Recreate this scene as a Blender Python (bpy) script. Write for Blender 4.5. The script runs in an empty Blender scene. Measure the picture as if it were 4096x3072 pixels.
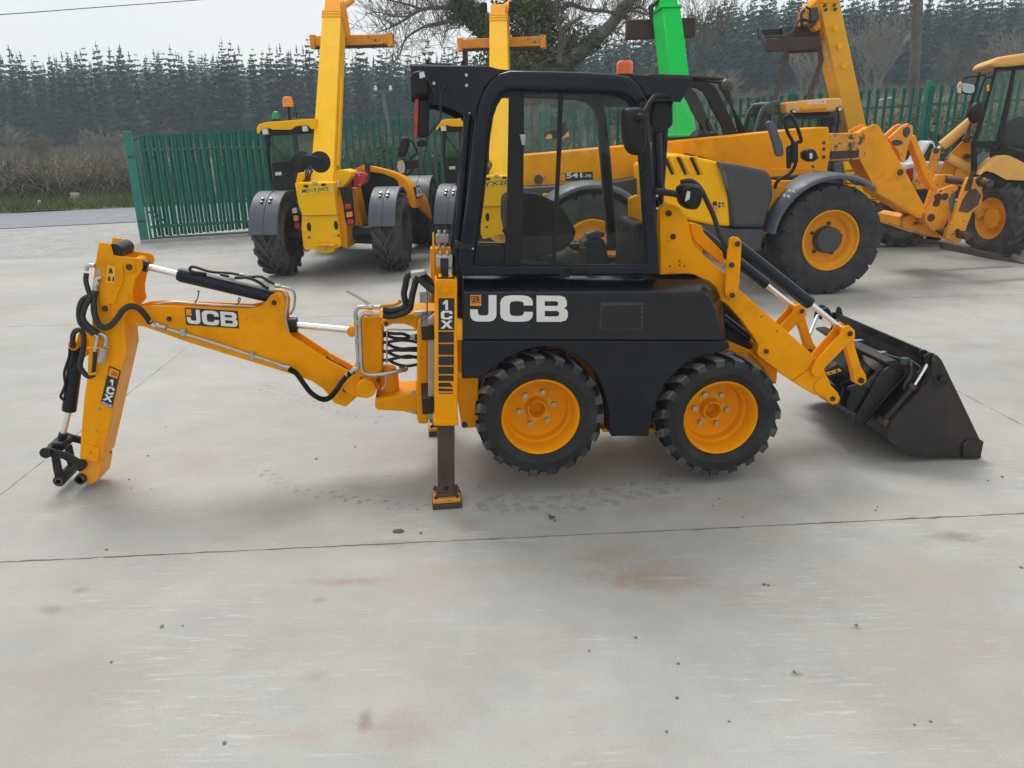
import bpy, bmesh, math, random
from mathutils import Vector, Matrix
import numpy as np
D = bpy.data
SC = bpy.context.scene
COL = SC.collection
PI = math.pi
rad = math.radians
# ------------------------------------------------------------ camera, sky, sun, exposure
cam = D.cameras.new('camera')
cam.lens = 27.195
cam.sensor_width = 36.0
cam.clip_start = 0.05
cam.clip_end = 3000
camo = D.objects.new('camera', cam)
COL.objects.link(camo)
camo.matrix_world = Matrix(((0.999816,0.019197,-0.000000,0),(-0.005996,0.312277,-0.949972,0),(-0.018237,0.949797,0.312335,2.12),(0,0,0,1)))
SC.camera = camo

SUN_EL, SUN_AZ = rad(58), rad(-20)        # azimuth from +Y towards +X
world = D.worlds.new('World')
SC.world = world
world.use_nodes = True
wn = world.node_tree.nodes
wl = world.node_tree.links
wn.clear()
w_out = wn.new('ShaderNodeOutputWorld')
w_bg = wn.new('ShaderNodeBackground')
w_sky = wn.new('ShaderNodeTexSky')
w_sky.sky_type = 'NISHITA'
w_sky.sun_disc = False
w_sky.sun_elevation = SUN_EL
w_sky.sun_rotation = SUN_AZ
w_sky.air_density = 1.0
w_sky.dust_density = 2.0
w_sky.ozone_density = 1.5
w_tc = wn.new('ShaderNodeTexCoord')
w_mp = wn.new('ShaderNodeMapping')
w_mp.inputs['Scale'].default_value = (1.0, 1.0, 2.6)
w_no = wn.new('ShaderNodeTexNoise')
w_no.inputs['Scale'].default_value = 1.6
w_no.inputs['Detail'].default_value = 3
w_no.inputs['Roughness'].default_value = 0.55
w_rp = wn.new('ShaderNodeValToRGB')
w_rp.color_ramp.elements[0].position = 0.30
w_rp.color_ramp.elements[0].color = (0.55, 0.55, 0.55, 1)
w_rp.color_ramp.elements[1].position = 0.62
w_rp.color_ramp.elements[1].color = (0.97, 0.97, 0.97, 1)
w_mx = wn.new('ShaderNodeMix')
w_mx.data_type = 'RGBA'
w_mx.inputs[7].default_value = (8.3, 8.25, 8.05, 1)     # overcast cloud layer over the clear-sky model
wl.new(w_tc.outputs['Generated'], w_mp.inputs['Vector'])
wl.new(w_mp.outputs[0], w_no.inputs['Vector'])
wl.new(w_no.outputs[0], w_rp.inputs[0])
wl.new(w_rp.outputs[0], w_mx.inputs[0])
wl.new(w_sky.outputs[0], w_mx.inputs[6])
wl.new(w_mx.outputs[2], w_bg.inputs[0])
w_bg.inputs[1].default_value = 0.088
wl.new(w_bg.outputs[0], w_out.inputs[0])

sl = D.lights.new('sun', 'SUN')
sl.energy = 1.5
sl.angle = rad(26)
sl.color = (1.0, 0.97, 0.92)
so = D.objects.new('sun', sl)
COL.objects.link(so)
sd = Vector((math.sin(SUN_AZ) * math.cos(SUN_EL), math.cos(SUN_AZ) * math.cos(SUN_EL), math.sin(SUN_EL)))
so.rotation_euler = sd.to_track_quat('Z', 'Y').to_euler()
so.location = (0, 0, 40)
SC.view_settings.view_transform = 'Standard'
SC.view_settings.look = 'None'
SC.view_settings.exposure = 0.56
SC.view_settings.gamma = 1.0
SC.view_settings.use_curve_mapping = False
SC.render.film_transparent = False
try:
    SC.cycles.max_bounces = 5
    SC.cycles.diffuse_bounces = 3
    SC.cycles.glossy_bounces = 3
    SC.cycles.volume_bounces = 1
    SC.cycles.transparent_max_bounces = 16
    SC.cycles.use_denoising = True
except Exception:
    pass

# ------------------------------------------------------------ materials
def srgb(r, g, b):
    f = lambda c: (c / 255 / 12.92) if c / 255 <= .04045 else ((c / 255 + .055) / 1.055) ** 2.4
    return (f(r), f(g), f(b))

class NT:
    def __init__(s, name):
        s.m = D.materials.new(name)
        s.m.use_nodes = True
        s.n = s.m.node_tree.nodes
        s.l = s.m.node_tree.links
        s.b = s.n['Principled BSDF']
        s.out = s.n['Material Output']
        s.tc = s.n.new('ShaderNodeTexCoord')
    def co(s, kind='Object', scale=None, rot=None):
        o = s.tc.outputs[kind]
        if scale is None and rot is None:
            return o
        mp = s.n.new('ShaderNodeMapping')
        if scale is not None:
            mp.inputs['Scale'].default_value = scale
        if rot is not None:
            mp.inputs['Rotation'].default_value = rot
        s.l.new(o, mp.inputs[0])
        return mp.outputs[0]
    def noise(s, scale, detail=4, rough=.55, vec=None, dist=0):
        t = s.n.new('ShaderNodeTexNoise')
        t.inputs['Scale'].default_value = scale
        t.inputs['Detail'].default_value = detail
        t.inputs['Roughness'].default_value = rough
        t.inputs['Distortion'].default_value = dist
        s.l.new(vec if vec is not None else s.co(), t.inputs['Vector'])
        return t.outputs[0]
    def ramp(s, fac, p0, p1, c0=(0, 0, 0), c1=(1, 1, 1)):
        r = s.n.new('ShaderNodeValToRGB')
        e = r.color_ramp.elements
        e[0].position, e[1].position = p0, p1
        e[0].color, e[1].color = (*c0, 1), (*c1, 1)
        s.l.new(fac, r.inputs[0])
        return r.outputs[0]
    def mix(s, fac, a, b, mode='MIX'):
        m = s.n.new('ShaderNodeMix')
        m.data_type = 'RGBA'
        m.blend_type = mode
        for sock, v in ((m.inputs[0], fac), (m.inputs[6], a), (m.inputs[7], b)):
            if isinstance(v, (int, float)):
                sock.default_value = v
            elif isinstance(v, tuple):
                sock.default_value = (*v, 1)
            else:
                s.l.new(v, sock)
        return m.outputs[2]
    def math(s, op, a, b=0.0, clamp=False):
        m = s.n.new('ShaderNodeMath')
        m.operation = op
        m.use_clamp = clamp
        for sock, v in ((m.inputs[0], a), (m.inputs[1], b)):
            if isinstance(v, (int, float)):
                sock.default_value = v
            else:
                s.l.new(v, sock)
        return m.outputs[0]
    def set(s, key, v):
        sock = s.b.inputs[key]
        if isinstance(v, (int, float)):
            sock.default_value = v
        elif isinstance(v, tuple):
            sock.default_value = (*v, 1)
        else:
            s.l.new(v, sock)
    def bump(s, h, strength=.3, dist=.01):
        bp = s.n.new('ShaderNodeBump')
        bp.inputs['Strength'].default_value = strength
        bp.inputs['Distance'].default_value = dist
        s.l.new(h, bp.inputs['Height'])
        s.l.new(bp.outputs[0], s.b.inputs['Normal'])

def simple(name, col, rough=.5, metal=0., var=.25, scale=6., bump=0., bscale=80., dirt=None, dirt_amt=.5, coat=0., chips=None, chip_amt=.62, spec=.5, chip_scale=9.):
    k = NT(name)
    n1 = k.noise(scale, 3)
    c = k.mix(k.ramp(n1, .3, .7), tuple(x * (1 - var) for x in col), tuple(min(1, x * (1 + var * .6)) for x in col))
    if dirt:
        n2 = k.noise(scale * .45 + 1.3, 5, .7)
        fm = k.ramp(n2, .5, .75, (0, 0, 0), (dirt_amt, dirt_amt, dirt_amt))
        c = k.mix(fm, c, dirt)
    if chips:
        n3 = k.noise(chip_scale, 5, .75)
        fm = k.ramp(n3, chip_amt, chip_amt + .02)
        c = k.mix(fm, c, chips)
    k.set('Base Color', c)
    rr = k.ramp(n1, .3, .7, (max(.03, rough - .1),) * 3, (min(1, rough + .12),) * 3)
    k.set('Roughness', rr)
    k.set('Metallic', metal)
    k.set('Specular IOR Level', spec)
    if coat:
        k.set('Coat Weight', coat)
        k.set('Coat Roughness', .12)
    if bump >= .1:
        k.bump(k.noise(bscale, 2), bump, .004)
    return k.m

YEL = (.88, .345, .0)
M_ = {}
M_['yellow'] = simple('yellow_paint', YEL, .45, 0, .08, 3., .03, 60, (.40, .145, .002), .5, 0, (.20, .075, .012), .672, .07, 19.)
M_['yellow_worn'] = simple('worn_yellow_paint', (.82, .32, .004), .5, 0, .15, 4., .06, 50, (.35, .17, .04), .6, 0, (.10, .045, .02), .60)
M_['yellow_chipped'] = simple('chipped_yellow_paint', (.86, .335, .002), .48, 0, .10, 4., .05, 50, (.42, .16, .015), .45, 0, (.12, .05, .02), .655, .2, 14.)
M_['yellow_hood'] = simple('bright_yellow_paint', (.92, .46, .0), .40, 0, .06, 2.5, .02, 60, (.55, .26, .005), .2, 0, spec=.1)
M_['yellow_pale'] = simple('lit_yellow_paint', (.86, .46, .03), .42, 0, .06, 2.5, .02, 60, (.60, .33, .03), .25, 0, spec=.25)  # paler base colour carries the daylight on the raised boom face
M_['yellow_rough'] = simple('scraped_yellow_paint', (.70, .30, .02), .6, 0, .15, 4., .06, 50, (.25, .14, .06), .8, 0, (.09, .055, .04), .52, .5, 6.)
M_['yellow_light'] = simple('light_yellow_paint', (.88, .485, .0), .42, 0, .06, 2.5, .02, 60, (.55, .28, .005), .22, 0, spec=.08)
M_['yellow_faded'] = simple('faded_yellow_paint', (.80, .42, .09), .45, 0, .08, 3., .03, 60, (.45, .30, .12), .4)
M_['green_paint'] = simple('bright_green_paint', (.0, .52, .07), .42, 0, .06, 3., .02, 60, (.02, .34, .06), .3, 0, spec=.1)
M_['navy'] = simple('dark_navy_paint', (.0050, .0078, .0125), .36, 0, .15, 5., .05, 220, (.026, .027, .030), .35, 0, spec=.3)
M_['navy_hood'] = simple('polished_navy_panel', (.0040, .0068, .0115), .26, 0, .15, 5., .02, 120, (.010, .012, .016), .3, 0, spec=.45)
M_['navy_gloss'] = simple('glossy_navy_paint', (.0035, .0075, .0150), .25, 0, .12, 4., .02, 120, (.008, .011, .018), .3, 0, spec=.32)
M_['black'] = simple('black_plastic', (.0085, .0085, .0092), .5, 0, .2, 8., .06, 160, (.03, .029, .028), .25, spec=.3)
M_['black_metal'] = simple('black_painted_steel', (.0095, .0095, .0108), .40, 0, .2, 6., .04, 120, (.05, .043, .036), .3, 0, (.13, .10, .08), .70, .35)
M_['grey_plastic'] = simple('slate_grey_plastic', (.070, .080, .104), .5, 0, .12, 4., .05, 140, (.16, .155, .15), .45)
M_['dark_grey'] = simple('charcoal_panel', (.040, .042, .046), .45, 0, .12, 4., .04, 120, (.09, .088, .085), .4)
M_['hose'] = simple('black_rubber_hose', (.014, .014, .015), .55, 0, .25, 30., .2, 200, (.05, .05, .05), .3)
M_['steel'] = simple('zinc_steel', (.52, .52, .50), .38, .9, .2, 12., .05, 120, (.30, .29, .27), .5)
M_['chrome'] = simple('chrome_rod', (.82, .83, .84), .12, 1., .05, 6.)
M_['alu'] = simple('grey_casting', (.40, .40, .39), .5, .5, .15, 10., .08, 120)
M_['pin'] = simple('dark_steel_pin', (.05, .045, .045), .45, .6, .3, 14., .05, 120, (.12, .08, .06), .5)
M_['rust'] = simple('rusty_steel', (.085, .052, .038), .72, .2, .35, 9., .25, 90, (.17, .09, .045), .75)
M_['rust_dark'] = simple('brown_rusty_steel', (.060, .036, .028), .7, .2, .3, 6., .25, 80, (.10, .058, .038), .6)
M_['bucket'] = simple('worn_black_bucket_steel', (.011, .011, .012), .38, .25, .35, 4., .1, 60, (.045, .034, .028), .8)
M_['bucket_brown'] = simple('brown_worn_bucket_steel', (.020, .0165, .0155), .48, .2, .35, 3., .15, 60, (.048, .031, .025), .85, 0, (.17, .15, .135), .705)
M_['white'] = simple('white_lettering', (.72, .72, .70), .45, 0, .06, 6.)
M_['white_car'] = simple('white_car_paint', (.62, .64, .66), .3, 0, .05, 2., 0, 80, (.4, .4, .4), .2, .4)
M_['decal_black'] = simple('black_decal', (.012, .012, .013), .4, 0, .1, 6.)
M_['decal_orange'] = simple('orange_decal', (.80, .27, .012), .45, 0, .06, 6.)
M_['yellow_decal_reflection'] = simple('yellow_decal_and_reflection', (.80, .44, .03), .5, 0, .1, 6.)  # warning decals, and the yellow reflection painted in the far mirrors
M_['decal_blue'] = simple('blue_decal', (.03, .035, .16), .45, 0, .1, 6.)
M_['plate_yellow'] = simple('number_plate_yellow', (.72, .47, .03), .45, 0, .08, 4.)
M_['amber'] = simple('amber_lens', (.85, .13, .004), .22, 0, .12, 12., 0, 80, None, .5, .4)
M_['orange_lens'] = simple('orange_lens', (.85, .25, .01), .25, 0, .12, 12.)
M_['red_lens'] = simple('red_lens', (.45, .018, .022), .25, 0, .15, 12.)
M_['red_paint'] = simple('red_paint', (.50, .022, .020), .4, 0, .1, 6.)
M_['green_lens'] = simple('green_lens', (.005, .27, .11), .25, 0, .1, 12.)
M_['clear_lens'] = simple('clear_lens', (.62, .62, .60), .15, 0, .15, 30.)
M_['mirror_sky'] = simple('painted_sky_mirror', (.42, .50, .55), .15, 0, .2, 3.)  # sky reflection painted in as a pale blue, non-metallic colour
M_['mirror'] = simple('mirror_glass', (.75, .78, .80), .04, 1., .03, 3.)
M_['seat'] = simple('black_seat_fabric', (.010, .011, .012), .75, 0, .2, 12., .2, 300)
M_['fence'] = simple('green_fence_paint', (.008, .195, .140), .45, 0, .18, 3., .04, 60, (.03, .17, .125), .5, 0, (.12, .09, .05), .73)
M_['fence_rail'] = simple('faded_green_rail', (.05, .11, .085), .5, 0, .25, 3., .04, 60, (.15, .10, .07), .8)
M_['wood_pole'] = simple('weathered_pole_wood', (.16, .145, .135), .85, 0, .35, 3., .3, 40, (.07, .058, .05), .7)
M_['wood_pale'] = simple('pale_stake_wood', (.48, .42, .34), .85, 0, .25, 6., .2, 60)
M_['stone'] = simple('grey_stone', (.24, .235, .22), .85, 0, .4, 20., .3, 90)
M_['leaf_debris'] = simple('dead_leaf', (.11, .095, .08), .8, 0, .3, 20.)

def rubber(name, col, dust):
    k = NT(name)
    n = k.noise(5, 6, .65)
    c = k.mix(k.ramp(n, .38, .68), col, dust)
    k.set('Base Color', c)
    k.set('Roughness', .72)
    k.set('Specular IOR Level', .35)
    k.bump(k.noise(70, 4), .15, .004)
    return k.m
M_['rubber'] = rubber('black_tyre_rubber', (.013, .0135, .0145), (.030, .030, .031))
M_['rubber_tread'] = rubber('dusty_tread_rubber', (.085, .086, .088), (.26, .26, .262))
M_['rubber_lug'] = rubber('scuffed_lug_rubber', (.020, .0205, .0215), (.10, .10, .10))
M_['rubber_grey'] = rubber('greyish_tyre_rubber', (.018, .019, .021), (.045, .046, .047))
M_['rubber_agri'] = rubber('dusty_farm_tyre_rubber', (.033, .031, .030), (.095, .088, .08))

def glass(name, tint, gloss=.12, dust=.0):
    k = NT(name)
    tr = k.n.new('ShaderNodeBsdfTransparent')
    tr.inputs[0].default_value = (*tint, 1)
    gl = k.n.new('ShaderNodeBsdfGlossy')
    gl.inputs['Roughness'].default_value = .02
    gl.inputs[0].default_value = (1, 1, 1, 1)
    fr = k.n.new('ShaderNodeFresnel')
    fr.inputs[0].default_value = 1.5
    f2 = k.math('MULTIPLY', fr.outputs[0], gloss * 2.5)
    ms = k.n.new('ShaderNodeMixShader')
    k.l.new(f2, ms.inputs[0])
    k.l.new(tr.outputs[0], ms.inputs[1])
    k.l.new(gl.outputs[0], ms.inputs[2])
    last = ms.outputs[0]
    if dust:
        df = k.n.new('ShaderNodeBsdfDiffuse')
        df.inputs[0].default_value = (.4, .42, .4, 1)
        m2 = k.n.new('ShaderNodeMixShader')
        k.l.new(k.ramp(k.noise(4, 6, .6), .35, .8, (dust * .4,) * 3, (dust * 1.6,) * 3), m2.inputs[0])
        k.l.new(last, m2.inputs[1])
        k.l.new(df.outputs[0], m2.inputs[2])
        last = m2.outputs[0]
    k.l.new(last, k.out.inputs[0])
    return k.m
M_['glass'] = glass('tinted_cab_glass', (.965, .985, .975), .14, .0)
M_['glass_tint'] = glass('green_tinted_glass', (.82, .90, .86), .15, .03)
M_['glass_dark'] = glass('dark_tinted_glass', (.50, .60, .56), .15, .03)

# ------------------------------------------------------------ mesh builder
class MB:
    def __init__(s):
        s.v = []
        s.f = []
        s.mi = []
        s.cur = 0
    def add(s, vs, fs):
        o = len(s.v)
        s.v += [tuple(p) for p in vs]
        s.f += [tuple(i + o for i in f) for f in fs]
        s.mi += [s.cur] * len(fs)
        return s
    def loft(s, rings, cap=True, closed=True):
        n = len(rings[0])
        vs = [p for r in rings for p in r]
        fs = []
        for k in range(len(rings) - 1):
            for i in range(n if closed else n - 1):
                j = (i + 1) % n
                fs.append((k * n + i, k * n + j, (k + 1) * n + j, (k + 1) * n + i))
        if cap and closed:
            fs.append(tuple(range(n)))
            fs.append(tuple((len(rings) - 1) * n + i for i in range(n)))
        return s.add(vs, fs)
    def prism(s, poly, y0, y1):
        return s.loft([[(u, y0, z) for u, z in poly], [(u, y1, z) for u, z in poly]])
    def ring(s, outer, inner, y0, y1):
        n = len(outer)
        vs = [(u, y0, z) for u, z in outer] + [(u, y0, z) for u, z in inner] + [(u, y1, z) for u, z in outer] + [(u, y1, z) for u, z in inner]
        fs = []
        for i in range(n):
            j = (i + 1) % n
            fs += [(i, j, n + j, n + i), (2 * n + i, 3 * n + i, 3 * n + j, 2 * n + j), (i, 2 * n + i, 2 * n + j, j), (n + i, n + j, 3 * n + j, 3 * n + i)]
        return s.add(vs, fs)
    def box(s, p0, p1):
        (x0, y0, z0), (x1, y1, z1) = p0, p1
        return s.loft([[(x0, y0, z0), (x1, y0, z0), (x1, y1, z0), (x0, y1, z0)], [(x0, y0, z1), (x1, y0, z1), (x1, y1, z1), (x0, y1, z1)]])
    def tube(s, path, r, n=8, cap=True):
        P = [Vector(p) for p in path]
        rs = r if isinstance(r, (list, tuple)) else [r] * len(P)
        t0 = (P[1] - P[0]).normalized()
        nx = t0.cross(Vector((0, 0, 1)))
        if nx.length < .05:
            nx = t0.cross(Vector((0, 1, 0)))
        nx.normalize()
        rings = []
        for i, p in enumerate(P):
            if i == 0:
                t = t0
            elif i == len(P) - 1:
                t = (P[i] - P[i - 1]).normalized()
            else:
                t = ((P[i + 1] - P[i]).normalized() + (P[i] - P[i - 1]).normalized())
                t = t.normalized() if t.length > 1e-6 else (P[i + 1] - P[i]).normalized()
            nx = nx - t * nx.dot(t)
            if nx.length < 1e-5:
                nx = t.orthogonal()
            nx.normalize()
            ny = t.cross(nx)
            rings.append([tuple(p + (nx * math.cos(a) + ny * math.sin(a)) * rs[i]) for a in [2 * PI * k / n for k in range(n)]])
        return s.loft(rings, cap)
    def cyl(s, p0, p1, r, n=20, r2=None):
        return s.tube([p0, p1], [r, r if r2 is None else r2], n)
    def lathe(s, prof, c=(0, 0, 0), n=32, cap=False):
        # profile of (radius, y) turned about the y axis through c
        rings = [[(c[0] + r * math.cos(2 * PI * k / n), c[1] + y, c[2] + r * math.sin(2 * PI * k / n)) for k in range(n)] for r, y in prof]
        return s.loft(rings, cap)
    def lathez(s, prof, c=(0, 0, 0), n=24, cap=True):
        rings = [[(c[0] + r * math.cos(2 * PI * k / n), c[1] + r * math.sin(2 * PI * k / n), c[2] + z) for k in range(n)] for r, z in prof]
        return s.loft(rings, cap)
    def ball(s, c, r, nu=14, nv=9):
        if isinstance(r, (int, float)):
            r = (r, r, r)
        rings = []
        for i in range(nv):
            a = -PI / 2 + PI * (i + .5) / nv
            rings.append([(c[0] + r[0] * math.cos(a) * math.cos(2 * PI * k / nu), c[1] + r[1] * math.cos(a) * math.sin(2 * PI * k / nu), c[2] + r[2] * math.sin(a)) for k in range(nu)])
        return s.loft(rings, True)
    def mesh(s, name, mats, smooth=40, fix=True):
        me = D.meshes.new(name)
        me.from_pydata(s.v, [], s.f)
        for m in mats:
            me.materials.append(m)
        if len(mats) > 1:
            me.polygons.foreach_set('material_index', s.mi)
        if fix:
            b = bmesh.new()
            b.from_mesh(me)
            bmesh.ops.recalc_face_normals(b, faces=b.faces)
            b.to_mesh(me)
            b.free()
        if smooth:
            me.polygons.foreach_set('use_smooth', [True] * len(me.polygons))
            me.set_sharp_from_angle(angle=rad(smooth))
        me.update()
        return me
    def build(s, name, mat, parent=None, bevel=0., seg=2, smooth=40, fix=True, loc=None, rot=None):
        mats = [M_[x] if isinstance(x, str) else x for x in (mat if isinstance(mat, (list, tuple)) else [mat])]
        return put(name, s.mesh(name, mats, smooth, fix), parent, bevel, seg, loc, rot)

def put(name, me, parent=None, bevel=0., seg=2, loc=None, rot=None):
    o = D.objects.new(name, me)
    COL.objects.link(o)
    if parent is not None:
        o.parent = parent
    if loc is not None:
        o.location = loc
    if rot is not None:
        o.rotation_euler = rot
    if bevel:
        bv = o.modifiers.new('bevel', 'BEVEL')
        bv.width = bevel
        bv.segments = seg
        bv.limit_method = 'ANGLE'
        bv.angle_limit = rad(38)
        bv.harden_normals = False
    return o

def tag(o, label=None, cat=None, group=None, kind=None):
    if label:
        o['label'] = label
    if cat:
        o['category'] = cat
    if group:
        o['group'] = group
    if kind:
        o['kind'] = kind
    return o

def thing(name, label, cat, loc=(0, 0, 0), yaw=0., group=None):
    o = D.objects.new(name, None)
    COL.objects.link(o)
    o.empty_display_size = .2
    o.location = loc
    o.rotation_euler = (0, 0, yaw)
    return tag(o, label, cat, group)

def copy_tree(o, parent=None, shift=None):
    c = o.copy()
    COL.objects.link(c)
    c.parent = parent
    if shift is not None:
        c.location = Vector(o.location) + Vector(shift)
    for ch in list(o.children):
        copy_tree(ch, c)
    return c

def smoothpath(pts, k=5):
    # Catmull-Rom through the points
    P = [Vector(p) for p in pts]
    P = [P[0] * 2 - P[1]] + P + [P[-1] * 2 - P[-2]]
    out = []
    for i in range(1, len(P) - 2):
        for j in range(k):
            t = j / k
            a, b, c, d = P[i - 1], P[i], P[i + 1], P[i + 2]
            out.append(.5 * ((2 * b) + (c - a) * t + (2 * a - 5 * b + 4 * c - d) * t * t + (3 * b - a - 3 * c + d) * t ** 3))
    out.append(P[-2])
    return out

def roundpoly(poly, r, seg=4):
    # round the corners of a 2D polygon
    out = []
    n = len(poly)
    for i in range(n):
        p, a, b = Vector(poly[i]), Vector(poly[i - 1]), Vector(poly[(i + 1) % n])
        da, db = a - p, b - p
        d = min(r, da.length * .45, db.length * .45)
        p0, p1 = p + da.normalized() * d, p + db.normalized() * d
        for k in range(seg + 1):
            t = k / seg
            out.append(tuple((1 - t) ** 2 * p0 + 2 * t * (1 - t) * p + t * t * p1))
    return out

def hose(name, pts, r, parent, mat='hose', k=6, n=8, ribs=0.):
    P = smoothpath(pts, k)
    if ribs:
        P = smoothpath(pts, k * 5)
        rs = [r * (1 + (ribs if i % 2 else -ribs)) for i in range(len(P))]
        return MB().tube(P, rs, n).build(name, mat, parent, smooth=60)
    return MB().tube(P, r, n).build(name, mat, parent, smooth=60)

def quadmap(q, x, y):
    # q: four 3D corners bottom-left, bottom-right, top-right, top-left
    a, b, c, d = [Vector(p) for p in q]
    return (a * (1 - x) + b * x) * (1 - y) + (d * (1 - x) + c * x) * y

def text(s, q, parent, mat, name='lettering', bold=.02, depth=None):
    cu = D.curves.new('txt', 'FONT')
    cu.body = s
    cu.size = 1
    cu.offset = bold
    cu.resolution_u = 3
    o = D.objects.new('txt', cu)
    COL.objects.link(o)
    dg = bpy.context.evaluated_depsgraph_get()
    me = D.meshes.new_from_object(o.evaluated_get(dg))
    D.objects.remove(o)
    D.curves.remove(cu)
    xs = [v.co.x for v in me.vertices]
    ys = [v.co.y for v in me.vertices]
    x0, x1, y0, y1 = min(xs), max(xs), min(ys), max(ys)
    for v in me.vertices:
        v.co = quadmap(q, (v.co.x - x0) / (x1 - x0), (v.co.y - y0) / (y1 - y0))
    me.materials.clear()
    me.materials.append(M_[mat])
    for p in me.polygons:
        p.material_index = 0
        p.use_smooth = False
    me.update()
    return put(name, me, parent)

def decal(name, q, mat, parent, t=.0015):
    # flat printed plate with four 3D corners
    a, b, c, d = [Vector(p) for p in q]
    nrm = (b - a).cross(d - a).normalized() * t
    m = MB().loft([[tuple(p) for p in (a, b, c, d)], [tuple(p + nrm) for p in (a, b, c, d)]])
    return m.build(name, mat, parent, smooth=0)

def rect(pts, y):
    return [(u, y, z) for u, z in pts]

LETTER = {
    'J': [[(.70, 1), (1, 1), (1, .30), (.97, .14), (.88, .04), (.72, 0), (.28, 0), (.12, .04), (.03, .14), (0, .28), (0, .46), (.29, .46), (.29, .34), (.34, .25), (.42, .23), (.60, .23), (.67, .26), (.70, .34)]],
    'C': [[(1, .62), (.72, .62), (.72, .70), (.68, .76), (.60, .78), (.42, .78), (.33, .75), (.29, .66), (.29, .34), (.33, .25), (.42, .22), (.60, .22), (.68, .25), (.72, .31), (.72, .38), (1, .38), (1, .27), (.96, .12), (.86, .03), (.68, 0), (.33, 0), (.14, .04), (.03, .15), (0, .30), (0, .70), (.03, .85), (.14, .96), (.33, 1), (.68, 1), (.86, .97), (.96, .88), (1, .74)]],
    'B': [[(0, 0), (.26, 0), (.26, 1), (0, 1)], [(.26, 1), (.26, .79), (.64, .79), (.69, .75), (.97, .80), (.90, .95), (.75, 1)], [(.69, .75), (.69, .66), (.65, .61), (.88, .515), (.97, .62), (.97, .80)], [(.26, .61), (.26, .42), (.66, .42), (.88, .515), (.65, .61)], [(.88, .515), (.66, .42), (.72, .37), (.72, .26), (1, .20), (1, .38), (.96, .47)], [(.72, .26), (.67, .21), (.26, .21), (.26, 0), (.78, 0), (.94, .06), (1, .20)]],
}
LETTER['1'] = [[(.42, 0), (.78, 0), (.78, 1), (.46, 1), (.10, .74), (.10, .48), (.42, .66)]]
LETTER['X'] = [[(0, 0), (.30, 0), (.50, .31), (.36, .53)], [(.70, 0), (1, 0), (.64, .53), (.50, .31)], [(.36, .53), (.50, .31), (.64, .53), (.50, .72)], [(0.02, 1), (.36, .53), (.50, .72), (.32, 1)], [(.98, 1), (.68, 1), (.50, .72), (.64, .53)]]
def letters(word, q, parent, mat, name='lettering', gap=.07, widths=None):
    w = widths or [1.0] * len(word)
    tot = sum(w) + gap * (len(word) - 1)
    x = 0
    m = MB()
    for ch, cw in zip(word, w):
        for poly in LETTER[ch]:
            m.add([tuple(quadmap(q, (x + px * cw) / tot, py)) for px, py in poly], [tuple(range(len(poly)))])
        x += cw + gap
    return m.build(name, mat, parent, smooth=0, fix=False)

# ------------------------------------------------------------ wheels
def tyre_mesh(name, R, W, rim, nl=18, skew=.5, lw=.55, lh=.045, reach=.56, mats=('rubber', 'rubber_tread'), side_lug=.12, bulge=.012, plain=.93):
    m = MB()
    c = R - lh
    prof = [(rim + .003, .03), (rim + .012, .012), (rim + .03, 0.004), (rim + (c - rim) * .45, -bulge), (rim + (c - rim) * .8, -bulge * .4), (c * .985, W * .06), (c, W * .16), (c + lh * .12, W * .5)]
    prof = prof + [(r, W - y) for r, y in prof[-2::-1]]
    m.lathe(prof, n=56)
    for side in (0, 1):
        for k in range(nl):
            a0 = 2 * PI * (k + .5 * side) / nl
            da = 2 * PI / nl * lw
            vs = []
            stations = ((-.005, R - side_lug * .9, R * .985 - .004, 0.0), (W * .10, c - .03, R - .004, .10), (W * .34, c - .03, R, .55), (W * reach, c - .03, R, 1.0))
            for (y, ri, ro, t) in stations:
                yy = y if side == 0 else W - y
                aa = a0 + skew * t * 2 * PI / nl
                d2 = da * (1 - .35 * t)
                for (ang, rr) in ((aa, ri), (aa, ro), (aa + d2, ro), (aa + d2, ri)):
                    vs.append((rr * math.cos(ang), yy, rr * math.sin(ang)))
            fs, mi = [], []
            for q in range(3):
                for i in range(4):
                    j = (i + 1) % 4
                    fs.append((q * 4 + i, q * 4 + j, q * 4 + 4 + j, q * 4 + 4 + i))
                    mi.append(1 if i == 1 else 0)
            fs += [(0, 1, 2, 3), (12, 13, 14, 15)]
            mi += [len(mats) - 1, 0]
            o = len(m.v)
            m.v += vs
            m.f += [tuple(i + o for i in f) for f in fs]
            m.mi += mi
    return m.mesh(name, [M_[x] for x in mats], 32)

def smooth_tyre_mesh(name, R, W, rim, mats, notch=18):
    m = MB()
    n = 18 * 8
    prof = [(rim + .006, .05), (rim + .02, .015), (rim + (R - rim) * .3, -.012), (rim + (R - rim) * .7, -.008), (R * .965, .012), (R * .992, .045), (R, W * .22), (R, W * .5)]
    prof = prof + [(r, W - y) for r, y in prof[-2::-1]]
    rings = []
    for i, (r, y) in enumerate(prof):
        ring = []
        for k in range(n):
            rr = r
            if k % 8 == 0 and r > R * .95 and y < W * .2:
                rr = r - .045
            if k % 8 == 4 and r > R * .95 and y > W * .8:
                rr = r - .045
            ring.append((rr * math.cos(2 * PI * k / n), y, rr * math.sin(2 * PI * k / n)))
        rings.append(ring)
    m.loft(rings, False)
    return m.mesh(name, [M_[x] for x in mats], 32)

# ------------------------------------------------------------ the setting
RN = np.random.default_rng(11)
rnd = random.Random(5)

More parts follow.
